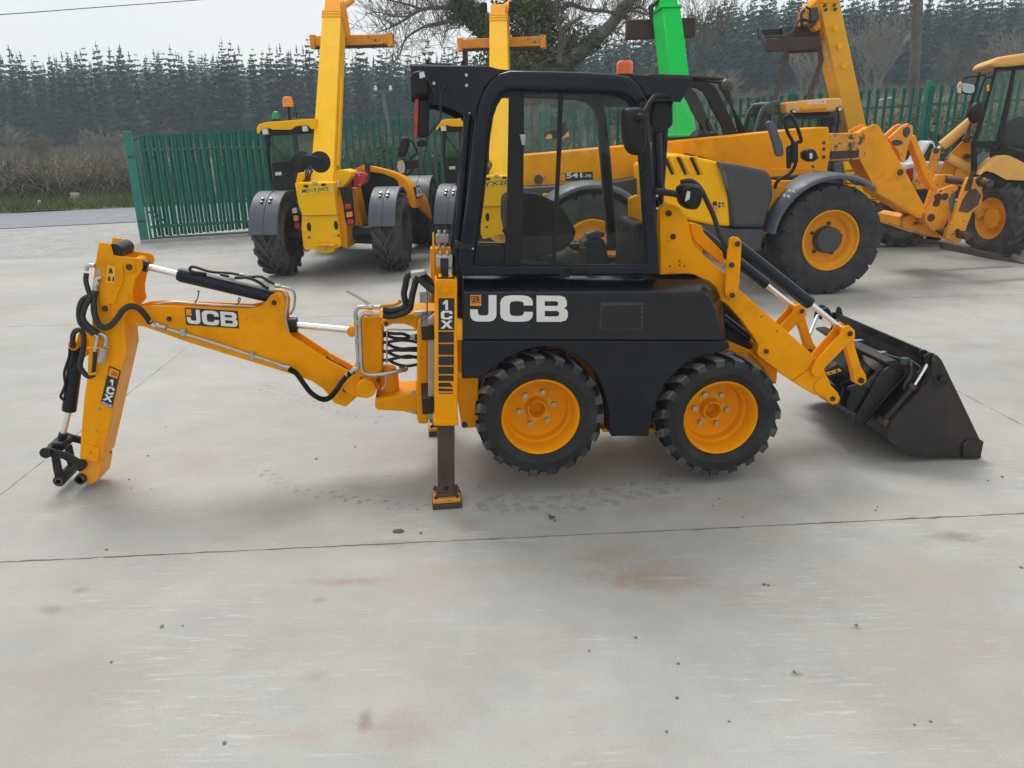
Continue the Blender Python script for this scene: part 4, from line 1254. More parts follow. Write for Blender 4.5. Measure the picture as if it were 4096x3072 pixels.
for v0 in (.585, .835):
    MB().prism(LEV, v0, v0 + .022).build('tipping_lever', 'black_metal', BL, .006)
LNK = [(-2.407,0.25),(-2.363,0.236),(-2.363,0.201),(-2.363,0.121),(-2.357,0.099),(-2.386,0.05),(-2.414,0.067),(-2.413,0.103),(-2.413,0.154)]
for v0 in (.612, .800):
    MB().prism(LNK, v0, v0 + .024).build('tipping_link', 'black_metal', BL, .006)
lp = [(-2.413,0.286),(-2.386,0.08),(-2.231,0.182)]
MB().cyl((lp[0][0], .575, lp[0][1]), (lp[0][0], .87, lp[0][1]), .0235, 24).build('cross_pin', 'black_metal', BL, .004)
MB().cyl((lp[0][0], .565, lp[0][1]), (lp[0][0], .585, lp[0][1]), .034, 24).build('boss', 'black_metal', BL, .004)
MB().lathe([(.018, 0), (.036, 0), (.036, .25), (.018, .25)], (lp[1][0], .598, lp[1][1]), 26).build('bucket_pin_tube', 'black_metal', BL, .003)
MB().lathe([(.016, 0), (.026, 0), (.026, .01), (.016, .01)], (lp[1][0], .592, lp[1][1]), 22).build('bush', 'rust', BL, .001)
MB().cyl((lp[2][0], .578, lp[2][1]), (lp[2][0], .86, lp[2][1]), .030, 24).build('boss', 'black_metal', BL, .004)
MB().prism([(-2.437,0.307),(-2.391,0.318),(-2.335,0.314),(-2.338,0.264),(-2.405,0.247),(-2.435,0.256)], .65, .79).build('rod_clevis', 'black_metal', BL, .012)

# --- hoses at the dipper head
hose('hydraulic_hose', [(-1.945,0.57,1.277),(-1.961,0.56,1.216),(-1.966,0.55,1.14),(-1.954,0.55,1.08),(-1.925,0.55,1.059),(-1.886,0.55,1.072),(-1.841,0.55,1.115),(-1.801,0.55,1.162),(-1.76,0.56,1.178),(-1.72,0.57,1.159),(-1.697,0.59,1.109),(-1.686,0.61,1.063)], .0175, BL, n=10)
hose('hydraulic_hose', [(-1.988,0.6,1.375),(-1.995,0.59,1.329),(-1.986,0.58,1.272),(-1.975,0.57,1.235)], .0145, BL, n=10)
hose('hydraulic_hose', [(-1.981,0.58,1.248),(-2.028,0.57,1.222),(-2.057,0.57,1.16),(-2.061,0.57,1.09),(-2.031,0.57,1.049),(-1.995,0.57,1.017)], .0155, BL, n=10)
hose('hydraulic_hose', [(-1.965,0.55,1.248),(-2.007,0.55,1.191),(-2.033,0.55,1.124),(-2.01,0.55,1.073),(-1.971,0.56,1.028)], .0145, BL, n=10)
hose('hydraulic_hose', [(-2.154,0.62,0.94),(-2.131,0.61,1.013),(-2.101,0.6,1.04),(-2.076,0.6,1.032),(-2.072,0.6,0.987),(-2.094,0.6,0.903),(-2.123,0.6,0.826),(-2.115,0.6,0.786),(-2.09,0.6,0.754),(-2.053,0.6,0.762)], .0155, BL, n=10)
hose('hydraulic_hose', [(-2.013,0.57,0.907),(-2.026,0.57,0.849),(-2.044,0.57,0.781)], .0115, BL, n=10)
hose('ram_pipe', [(-2.198,0.68,0.913),(-2.211,0.68,0.86),(-2.257,0.68,0.762),(-2.266,0.68,0.688),(-2.289,0.68,0.642),(-2.307,0.68,0.609),(-2.293,0.68,0.584)], .0085, BL, 'black_metal')
hose('ram_pipe', [(-2.167,0.67,0.927),(-2.185,0.67,0.862),(-2.216,0.67,0.797)], .011, BL, 'black_metal')
hose('pipe_elbow', [(-1.92,0.575,1.324),(-1.939,0.57,1.306),(-1.945,0.57,1.272)], .015, BL, 'steel', 4, 10)
hose('pipe_elbow', [(-1.908,0.59,1.347),(-1.927,0.58,1.343),(-1.939,0.575,1.32)], .0125, BL, 'steel', 4, 10)
hose('pipe_elbow', [(-1.935,0.6,1.417),(-1.972,0.6,1.418),(-1.986,0.6,1.39)], .012, BL, 'steel', 4, 10)
hose('pipe_elbow', [(-1.968,0.57,1.025),(-1.935,0.56,1.009),(-1.931,0.56,0.977),(-1.943,0.56,0.945)], .0125, BL, 'steel', 4, 10)
hose('pipe_elbow', [(-2.002,0.57,1.017),(-1.981,0.57,1.003),(-1.989,0.57,0.977),(-2.012,0.57,0.914)], .0115, BL, 'steel', 4, 10)
q0, q1 = [(-1.952,0.56,0.936),(-1.984,0.56,0.847)]
MB().cyl(q0, q1, .0225, 14).build('quick_coupler', 'alu', BL, .004)
MB().box((q0[0] - .10, .56, q0[2] - .004), (q0[0] + .028, .602, q0[2] + .004)).build('bracket', 'yellow', dip, .002)
q = [(-2.048,0.57,0.775)][0]
MB().lathez([(.013, 0), (.026, 0), (.026, .012), (.013, .012)], (q[0], .572, q[2]), 16, False).build('hose_ring', 'yellow', dip)
for s in [(-1.691,0.605,1.085),(-1.675,0.615,1.051)]:
    d = Vector((.6, 0, -.8)).normalized()
    MB().cyl(tuple(Vector(s) - d * .02), tuple(Vector(s) + d * .02), .0165, 8).build('hose_fitting', 'steel', BL, .002)

# --- wheels
TYR = tyre_mesh('tyre', .384, .265, .225, 19, .75, .50, .024, .54, ('rubber', 'rubber_tread', 'rubber_lug'), .062)
def rim_mesh():
    m = MB()
    m.lathe([(.235, .014), (.228, .004), (.222, .010), (.214, .030), (.206, .07), (.202, .12), (.190, .135), (.183, .190), (.172, .198), (.09, .200), (.066, .200), (.060, .160), (.058, .145), (.050, .145), (.0475, .18), (.045, .23), (.0, .23)], n=56)
    return m.mesh('rim', [M_['yellow']], 30)
RIM = rim_mesh()
NUT = MB().cyl((0, .172, 0), (0, .200, 0), .0165, 6).mesh('wheel_nut', [M_['steel']], 30)
CLIP = MB().loft([[(-.020, .1975, -.018), (.055, .1975, .012), (.006, .1975, .036)], [(-.020, .199, -.018), (.055, .199, .012), (.006, .199, .036)]]).mesh('nut_indicator', [M_['plate_yellow']], 0)
HUBD = MB().cyl((0, .18, 0), (0, .2, 0), .046, 24).mesh('hub_plug', [M_['black']], 30)
def wheel(parent, u, v, z, turn, spin, far=False):
    w = put('wheel', RIM, parent, loc=(u, v, z), rot=(0, spin, PI + turn if far else turn))
    put('tyre', TYR, w, .004, 1)
    if not far:
        for k in range(6):
            a = 2 * PI * k / 6 + .3
            put('wheel_nut', NUT, w, loc=(.107 * math.cos(a), 0, .107 * math.sin(a)))
            put('nut_indicator', CLIP, w, loc=(.107 * math.cos(a), 0, .107 * math.sin(a)), rot=(0, -a - 1.9, 0))
    return w
hr, hf = [(0.59,0.522)][0], [(1.684,0.447)][0]
wheel(BL, hr[0], .075, hr[1] - .014, 0, .15)
wheel(BL, hf[0] + .012, .075, hf[1] - .014, rad(0), .4)
wheel(BL, hr[0], 1.17, hr[1], 0, .5, True)
wheel(BL, hf[0], 1.17, hf[1], 0, .9, True)

# --- dark side panels, hood
PANEL = [(0.143,1.007),(1.695,0.925),(1.708,0.881),(1.659,0.862),(1.594,0.858),(1.516,0.837),(1.439,0.799),(1.373,0.743),(1.321,0.675),(1.285,0.595),(1.262,0.509),(1.242,0.438),(1.239,0.357),(1.016,0.372),(1.001,0.453),(0.984,0.573),(0.952,0.686),(0.902,0.779),(0.844,0.847),(0.767,0.901),(0.691,0.935),(0.615,0.947),(0.54,0.942),(0.465,0.922),(0.39,0.89),(0.314,0.841),(0.266,0.8),(0.233,0.782),(0.135,0.782)]
pnl = MB().prism(PANEL, .055, .10).build('side_panel', 'navy', BL, .008)
MB().prism([(0.298,0.809),(0.395,0.882),(0.528,0.933),(0.661,0.936),(0.785,0.891),(0.912,0.775),(0.963,0.671),(1.006,0.493),(1.022,0.355),(1.05,0.353),(1.035,0.947),(0.303,0.984)], .101, .30).build('inner_guard', 'black', BL)
def band(z, k=1.):
    return z
H0 = [(0.145,1.013),(0.156,1.279),(1.493,1.226),(1.531,1.217),(1.563,1.193),(1.587,1.158),(1.6,1.129),(1.667,0.933)]
H1 = [(0.149,0.99),(0.166,1.334),(1.531,1.269),(1.586,1.253),(1.627,1.216),(1.652,1.167),(1.662,1.113),(1.719,0.908)]
H2 = [(0.15,0.984),(0.167,1.34),(1.54,1.276),(1.602,1.256),(1.649,1.215),(1.676,1.161),(1.685,1.106),(1.74,0.901)]
H3 = [(0.159,0.938),(0.178,1.349),(1.603,1.285),(1.667,1.266),(1.715,1.229),(1.744,1.172),(1.754,1.096),(1.813,0.851)]
hood = MB().loft([[(u, v, z) for u, z in h] for h, v in ((H0, .055), (H1, .14), (H2, .175), (H3, .34))]).build('hood', 'navy_hood', BL, .006, smooth=22)
# far side panel: the same pressing on the other side
MB().prism(PANEL, 1.145, 1.19).build('side_panel', 'navy', BL, .008)
MB().loft([[(u, v, z) for u, z in h] for h, v in ((H0, 1.19), (H1, 1.105), (H2, 1.07), (H3, .90))]).build('hood', 'navy_hood', BL, .006, smooth=22)
q = [(0.178,0.999)][0]
MB().cyl((q[0], .050, q[1]), (q[0], .056, q[1]), .0085, 14).build('panel_plug', 'black', pnl)
# side lettering
decal('decal', rect([(0.196,1.203),(0.256,1.2),(0.257,1.261),(0.198,1.263)], .0532), 'decal_orange', hood, .0012)
letters('JCB', rect([(0.204,1.222),(0.246,1.227),(0.244,1.251),(0.202,1.245)], .0507), hood, 'decal_black', 'emblem')
fr_ = [(0.2,1.255),(0.243,1.256),(0.252,1.219),(0.207,1.216)]
MB().ring(fr_, [(0.204,1.251),(0.24,1.253),(0.249,1.222),(0.21,1.219)], .0503, .0515).build('emblem_frame', 'decal_black', hood, smooth=0)
letters('JCB', rect([(0.192,1.114),(0.742,1.086),(0.741,1.235),(0.197,1.264)], .0534), hood, 'white', gap=.115, widths=[.80, 1.0, .97])
# hexagon vent
g0, g1 = [(0.938,1.039),(1.163,1.165)]
MB().prism([(0.925,1.03),(1.177,1.021),(1.175,1.176),(0.93,1.189)], .0538, .0548).build('vent_panel', 'dark_grey', hood, smooth=0)
vm = MB()
sx = (g1[0] - g0[0]) / 13
for j in range(11):
    for i in range(14 - (j % 2)):
        cx = g0[0] + (i + .5 * (j % 2)) * sx
        cz = g0[1] + (g1[1] - g0[1]) * j / 10 - (cx - g0[0]) * .03
        vm.cyl((cx, .0528, cz), (cx, .0536, cz), sx * .43, 6)
vm.build('vent_grille', 'black', hood, smooth=0)
# grab handle on the sill
hd = [(0.705,1.329),(0.713,1.36),(0.738,1.379),(0.771,1.384),(0.813,1.382),(0.849,1.375),(0.876,1.359),(0.89,1.336),(0.89,1.321),(0.865,1.322),(0.863,1.337),(0.851,1.354),(0.826,1.364),(0.792,1.366),(0.769,1.353),(0.764,1.327)]
MB().prism(hd, .11, .15).build('grab_handle', 'black', BL, .006)

# --- cab
OUT = [(0.127,1.357),(0.199,1.763),(0.258,2.16),(0.271,2.233),(0.301,2.306),(0.345,2.364),(0.393,2.396),(0.447,2.409),(0.659,2.404),(0.857,2.396),(1.01,2.386),(1.075,2.372),(1.124,2.344),(1.163,2.291),(1.186,2.22),(1.223,1.926),(1.289,1.317)]
INN = [(0.224,1.412),(0.279,1.744),(0.326,2.099),(0.342,2.188),(0.364,2.247),(0.392,2.287),(0.426,2.308),(0.469,2.313),(0.659,2.305),(0.859,2.297),(0.98,2.29),(1.037,2.278),(1.078,2.255),(1.108,2.217),(1.126,2.16),(1.158,1.896),(1.214,1.367)]
cab = MB().ring(OUT, INN, .11, .19).build('cab_frame', 'navy_gloss', BL, .028, 4)
MB().ring(OUT, INN, 1.055, 1.135).build('cab_frame', 'navy_gloss', BL, .028, 4)
# groove line of the door frame set inside
INN2 = [(0.238,1.418),(0.294,1.741),(0.341,2.098),(0.357,2.181),(0.378,2.236),(0.402,2.273),(0.434,2.293),(0.477,2.298),(0.664,2.294),(0.865,2.287),(0.983,2.28),(1.039,2.268),(1.077,2.246),(1.104,2.21),(1.123,2.157),(1.155,1.894),(1.209,1.375)]
MB().ring([(0.225,1.403),(0.282,1.742),(0.327,2.098),(0.343,2.188),(0.367,2.251),(0.395,2.292),(0.429,2.313),(0.473,2.318),(0.664,2.31),(0.865,2.302),(0.987,2.295),(1.048,2.283),(1.09,2.258),(1.119,2.218),(1.137,2.16),(1.168,1.894),(1.226,1.358)], INN2, .14, .165).build('door_frame', 'black', cab, .003)
MB().prism([(0.22,1.398),(1.225,1.35),(1.228,1.311),(0.217,1.357)], .13, .17).build('door_sill', 'black_metal', cab, .004)
MB().prism([(0.445,2.302),(0.522,2.301),(0.519,2.095),(0.512,1.799),(0.505,1.507),(0.491,1.39),(0.399,1.393),(0.424,1.754)], .145, .178).build('window_mullion', 'black', cab, .004)
MB().prism([(0.706,2.299),(0.73,2.298),(0.719,1.983),(0.687,1.382),(0.666,1.383),(0.696,1.984)], .142, .160).build('window_mullion', 'black', cab, .003)
MB().prism([(0.523,2.299),(0.707,2.295),(0.698,1.983),(0.67,1.385),(0.496,1.395)], .150, .153).build('window_pane', 'glass', cab, smooth=0)
MB().prism([(0.73,2.295),(0.986,2.28),(1.041,2.268),(1.08,2.247),(1.107,2.211),(1.125,2.157),(1.158,1.894),(1.213,1.369),(0.691,1.387),(0.721,1.983)], .150, .153).build('window_pane', 'glass', cab, smooth=0)
MB().prism([(0.36,2.181),(0.381,2.237),(0.403,2.273),(0.445,2.295),(0.425,1.753),(0.401,1.517),(0.251,1.522),(0.295,1.741),(0.342,2.098)], .150, .153).build('window_pane', 'glass', cab, smooth=0)
MB().prism([(0.233,1.518),(0.402,1.509),(0.507,1.428),(0.665,1.397),(0.665,1.371),(0.222,1.388)], .155, .19).build('lower_panel', 'black', cab, .004)
q = [(0.494,2.095),(0.526,2.095),(0.523,2.041),(0.504,2.042)]
MB().prism(q, .128, .146).build('window_latch', 'steel', cab, .003)
# far window panes
MB().prism([(0.532,2.311),(1.15,2.284),(1.222,2.163),(1.243,1.247),(0.449,1.287),(0.503,1.867)], 1.09, 1.093).build('window_pane', 'glass', cab, smooth=0)
# rear corner post behind the frame
MB().tube([(0.232,0.2,2.199),(0.198,0.2,1.931),(0.149,0.2,1.521),(0.131,0.2,1.344)], .026, 10).build('corner_post', 'navy_gloss', cab)
MB().tube([(0.291,1.06,2.214),(0.25,1.06,1.893),(0.192,1.06,1.401),(0.17,1.06,1.19)], .026, 10).build('corner_post', 'navy_gloss', cab)
MB().prism([(0.135,1.552),(0.23,1.531),(0.231,1.498),(0.133,1.508)], .10, .20).build('post_clamp', 'black_metal', cab, .004)
bolt((*[[(0.224,1.509)][0][0]], .10, [(0.224,1.509)][0][1]), .006, cab)
# front post and windscreen
MB().tube([(1.269,0.3,2.325),(1.279,0.28,2.144),(1.294,0.28,1.951),(1.305,0.28,1.777),(1.329,0.28,1.291)], .030, 10).build('corner_post', 'navy_gloss', cab)
MB().tube([(1.567,1.02,2.339),(1.562,1.02,2.11),(1.559,1.02,1.883),(1.554,1.02,1.719),(1.546,1.02,1.153)], .026, 10).build('corner_post', 'navy_gloss', cab)
wf = [(1.28,0.3,2.286),(1.333,0.3,1.341),(1.526,1,1.219),(1.552,1,2.312)]
MB().add(wf, [(0, 1, 2, 3)]).build('windscreen', 'glass', cab, smooth=0, fix=False)
# roof: near side wing plates, top plate, far wing
REAR = [(-0.058,2.438),(0.343,2.43),(0.389,2.418),(0.46,2.41),(0.421,2.403),(0.369,2.382),(0.316,2.33),(0.278,2.242),(0.264,2.16),(0.241,2.198),(0.209,2.191),(0.186,2.206),(0.132,2.233),(0.078,2.248),(0.024,2.254),(0.023,2.293),(-0.065,2.298)]
MB().prism(REAR, .135, .155).build('roof_side', 'navy_gloss', cab, .004)
MB().prism(REAR, 1.10, 1.12).build('roof_side', 'navy_gloss', cab, .004)
FRN = [(1.036,2.385),(1.233,2.375),(1.429,2.363),(1.426,2.334),(1.376,2.256),(1.369,2.243),(1.305,2.248),(1.189,2.247),(1.153,2.312),(1.107,2.357)]
MB().prism(FRN, .14, .16).build('roof_side', 'navy_gloss', cab, .004)
MB().prism(FRN, 1.10, 1.12).build('roof_side', 'navy_gloss', cab, .004)
MB().prism([(-0.06,2.433),(0.344,2.425),(0.459,2.406),(1.027,2.382),(1.427,2.36),(1.427,2.345),(1.028,2.368),(0.459,2.394),(0.344,2.412),(-0.059,2.419)], .156, 1.099).build('roof_panel', 'navy', cab, .006)
MB().prism([(-0.061,2.45),(0.342,2.436),(0.361,2.427),(0.347,2.426),(-0.06,2.435)], .19, 1.06).build('roof_cover', 'dark_grey', cab, .004)
MB().prism([(0.03,2.464),(0.156,2.457),(0.156,2.451),(0.029,2.455)], .3, .9).build('roof_hatch', 'black', cab, .003)
for s in [(0.03,0.25,2.455),(0.217,0.25,2.45)]:
    MB().lathez([(.012, 0), (.012, .018), (.007, .026)], (s[0], .25, s[2] - .008), 12).build('roof_stud', 'black', cab)
for s in [(0.223,2.389),(0.222,2.34),(0.055,2.352)]:
    bolt((s[0], .136, s[1]), .0095, cab)
    MB().cyl((s[0], .132, s[1]), (s[0], .136, s[1]), .0145, 16).build('washer', 'black', cab)
s = [(0.232,2.204)][0]
bolt((s[0], .134, s[1]), .007, cab)
# beacon
bc = [(1.182,2.408),(1.18,2.488)]
hb = bc[1][1] - bc[0][1]
rb = 0.04859
MB().lathez([(rb, 0), (rb, hb * .62), (rb * .96, hb * .64), (rb * .98, hb * .7), (rb * .92, hb * .9), (rb * .75, hb)], (bc[0][0], .62, bc[0][1]), 28).build('beacon', 'amber', cab)
MB().lathez([(rb * 1.06, -.02), (rb * 1.06, .012)], (bc[0][0], .62, bc[0][1] - .004), 28).build('beacon_base', 'black', cab)
# rear work lamp and tail lamp
MB().prism(roundpoly([(-0.063,2.402),(0.007,2.412),(0.015,2.366),(0.025,2.294),(-0.059,2.287),(-0.064,2.331)], .03), .06, .15).build('work_lamp', 'black', cab, .012)
decal('decal', rect([(-0.016,2.371),(0.012,2.379),(0.006,2.405),(-0.017,2.399)], .0585), 'clear_lens', cab)
MB().prism([(-0.028,2.282),(0.025,2.273),(0.017,2.104),(0,2.09),(-0.046,2.089)], .12, .20).build('tail_lamp_housing', 'black', cab, .010)
MB().prism([(-0.042,2.281),(-0.025,2.282),(-0.043,2.088),(-0.062,2.091),(-0.053,2.194)], .115, .20).build('tail_lamp', 'red_lens', cab, .006)
hose('cable', [(0.011,0.1,2.388),(0.039,0.1,2.337),(0.052,0.1,2.301),(0.037,0.11,2.295),(0.031,0.12,2.331)], .006, cab, 'hose')
hose('cable', [(0.119,0.12,2.33),(0.1,0.11,2.331),(0.086,0.11,2.308),(0.081,0.11,2.258),(0.083,0.11,2.192),(0.064,0.11,2.155),(0.024,0.12,2.115),(0.016,0.13,2.104)], .006, cab, 'hose')
hose('cable', [(0.028,0.13,2.274),(0.016,0.13,2.149),(0.006,0.13,2.075),(-0.034,0.14,1.9)], .003, cab, 'hose')
MB().prism([(-0.05,2.071),(-0.002,2.078),(-0.002,2.045),(-0.049,2.044)], .12, .17).build('camera_bracket', 'black', cab, .006)
hose('gas_strut', [(0.231,0.1,2.204),(0.211,0.1,2.131),(0.174,0.1,1.981),(0.146,0.1,1.844)], .0045, cab, 'black_metal')
# mirror on the front post
mo = roundpoly([(1.013,2.214),(1.099,2.22),(1.123,2.187),(1.133,2.024),(1.108,1.976),(1.043,1.989),(1.011,2.057),(1.003,2.182)], .07, 5)
ctr = (sum(p[0] for p in mo) / len(mo), sum(p[1] for p in mo) / len(mo))
sc_ = lambda f: [((p[0] - ctr[0]) * f + ctr[0], (p[1] - ctr[1]) * f + ctr[1]) for p in mo]
MB().loft([[(u, v, z) for u, z in sc_(f)] for f, v in ((.80, -.075), (.95, -.06), (1., -.03), (1., .0), (.97, .006))]).build('mirror', 'black', cab, smooth=60)
MB().ball([(1.085,-0.07,2.165)][0], (.026, .03, .026)).build('mirror_joint', 'black', cab)
hose('mirror_arm', [(1.085,-0.07,2.165),(1.117,-0.05,2.202),(1.165,0,2.257),(1.204,0.05,2.275),(1.283,0.12,2.275),(1.328,0.18,2.258),(1.335,0.22,2.205)], .010, cab, 'black', 5)
MB().prism(roundpoly([(1.241,2.267),(1.325,2.268),(1.345,2.247),(1.352,2.126),(1.308,2.096),(1.257,2.081),(1.221,2.152)], .02), .20, .24).build('mirror_shield', 'black', cab, .008)
# front work lamp
wl_ = roundpoly([(1.355,1.808),(1.407,1.827),(1.481,1.813),(1.492,1.784),(1.486,1.72),(1.463,1.678),(1.398,1.689),(1.37,1.723)], .03)
cw = (sum(p[0] for p in wl_) / len(wl_), sum(p[1] for p in wl_) / len(wl_))
MB().loft([[((u - cw[0]) * f + cw[0], v, (z - cw[1]) * f + cw[1]) for u, z in wl_] for f, v in ((.72, .03), (.92, .05), (1., .09), (.95, .14), (.6, .17))]).build('front_work_lamp', 'black', cab, smooth=50)
decal('lamp_window', rect([(1.38,1.732),(1.405,1.744),(1.407,1.784),(1.39,1.788)], .028), 'clear_lens', cab)
MB().tube([(1.251,0.14,1.784),(1.297,0.12,1.776),(1.328,0.11,1.772),(1.368,0.1,1.763)], .018, 8).build('lamp_bracket', 'black_metal', cab)
MB().prism([(1.224,1.789),(1.302,1.799),(1.312,1.778),(1.269,1.771),(1.258,1.731),(1.243,1.772)], .13, .17).build('lamp_bracket_plate', 'black_metal', cab, .003)
for s in [(1.25,1.759),(1.254,1.691)]:
    bolt((s[0], .126, s[1]), .008, cab)
hose('hydraulic_hose', [(1.407,0.2,1.821),(1.461,0.18,1.829),(1.512,0.17,1.791),(1.557,0.16,1.712),(1.598,0.15,1.629),(1.631,0.14,1.536),(1.653,0.14,1.5)], .0145, BL, n=10)
hose('hydraulic_hose', [(1.641,0.14,1.516),(1.663,0.15,1.483),(1.689,0.17,1.454)], .012, BL, 'hose')
# seat and controls seen through the glass
seat = MB().loft([[(u, v, z) for u, z in [(0.455,1.725),(0.483,1.755),(0.547,1.764),(0.638,1.757),(0.725,1.721),(0.794,1.666),(0.841,1.597),(0.871,1.532),(0.851,1.478),(0.795,1.434),(0.7,1.4),(0.55,1.378),(0.49,1.399),(0.473,1.491),(0.452,1.6)]] for v in (.45, .80)]).build('seat_back', 'seat', cab, .05, 4)
MB().prism([(0.475,1.353),(0.833,1.358),(0.889,1.403),(0.909,1.374),(0.881,1.3),(0.474,1.288),(0.446,1.326)], .42, .83).build('seat_cushion', 'seat', cab, .03, 3)
MB().prism(roundpoly([(0.418,1.563),(0.441,1.58),(0.477,1.573),(0.476,1.548),(0.431,1.541)], .02), .40, .45).build('armrest', 'black', cab, .01)
MB().prism(roundpoly([(1.013,1.471),(1.067,1.488),(1.136,1.476),(1.127,1.448),(1.058,1.436),(1.018,1.447)], .02), .82, .92).build('armrest', 'dark_grey', cab, .01)
MB().prism([(0.993,1.436),(1.127,1.438),(1.171,1.256),(0.97,1.264),(0.984,1.37)], .80, .95).build('control_console', 'black', cab, .02)
MB().tube([(0.96,0.7,1.405),(0.958,0.7,1.376),(0.96,0.7,1.338),(0.964,0.7,1.3)], [.022, .026, .018, .012], 12).build('lever_knob', 'rust', cab)
MB().prism([(0.258,1.308),(1.384,1.264),(1.385,1.23),(0.257,1.274)], .20, 1.05).build('cab_floor', 'black', cab)
MB().prism([(1.229,1.573),(1.33,1.57),(1.361,1.232),(1.216,1.238)], .45, .9).build('dashboard', 'black', cab, .02)
MB().prism([(1.318,1.538),(1.354,1.528),(1.368,1.506),(1.344,1.331),(1.327,1.323)], .24, .27).build('side_shield', 'dark_grey', cab, .006)
# valve blocks beside the cab
for s, v in (([(0.033,1.557),(0.107,1.555),(0.105,1.509),(0.031,1.511)], .35), ([(0.025,1.466),(0.115,1.463),(0.112,1.4),(0.022,1.403)], .16)):
    vb = MB().prism(s, v, v + .06).build('valve_block', 'alu', BL, .004)
    u0, u1, zt = s[0][0], s[1][0], s[0][1]
    for f in (.28, .72):
        uu = u0 + (u1 - u0) * f
        MB().cyl((uu, v + .03, zt), (uu, v + .03, zt + .022), .011, 8).build('fitting', 'steel', vb, .002)
        MB().cyl((uu, v + .03, zt - .075), (uu, v + .03, zt - .03), .0095, 8).build('fitting', 'steel', vb, .002)
MB().prism([(0.045,1.454),(0.093,1.453),(0.085,1.342),(0.042,1.343)], .155, .175).build('hose_sleeve', 'hose', BL, .006)
for s in [(0.037,0.12,1.354),(0.094,0.12,1.352)]:
    hose('hose_loop', [(s[0] - .0, .05, s[2] - .03), (s[0], .06, s[2] + .01), (s[0] + .004, .10, s[2] + .012), (s[0] + .004, .12, s[2] - .03)], .011, BL, 'yellow', 4)
MB().prism([(0.012,1.574),(0.023,1.579),(0.019,1.416),(0.022,1.312),(0.008,1.281),(0.004,1.365)], .28, .32).build('frame_plate', 'yellow', BL, .004)
MB().prism([(0.021,1.481),(0.116,1.477),(0.115,1.441),(0.019,1.445)], .34, .44).build('frame_plate', 'yellow', BL, .004)

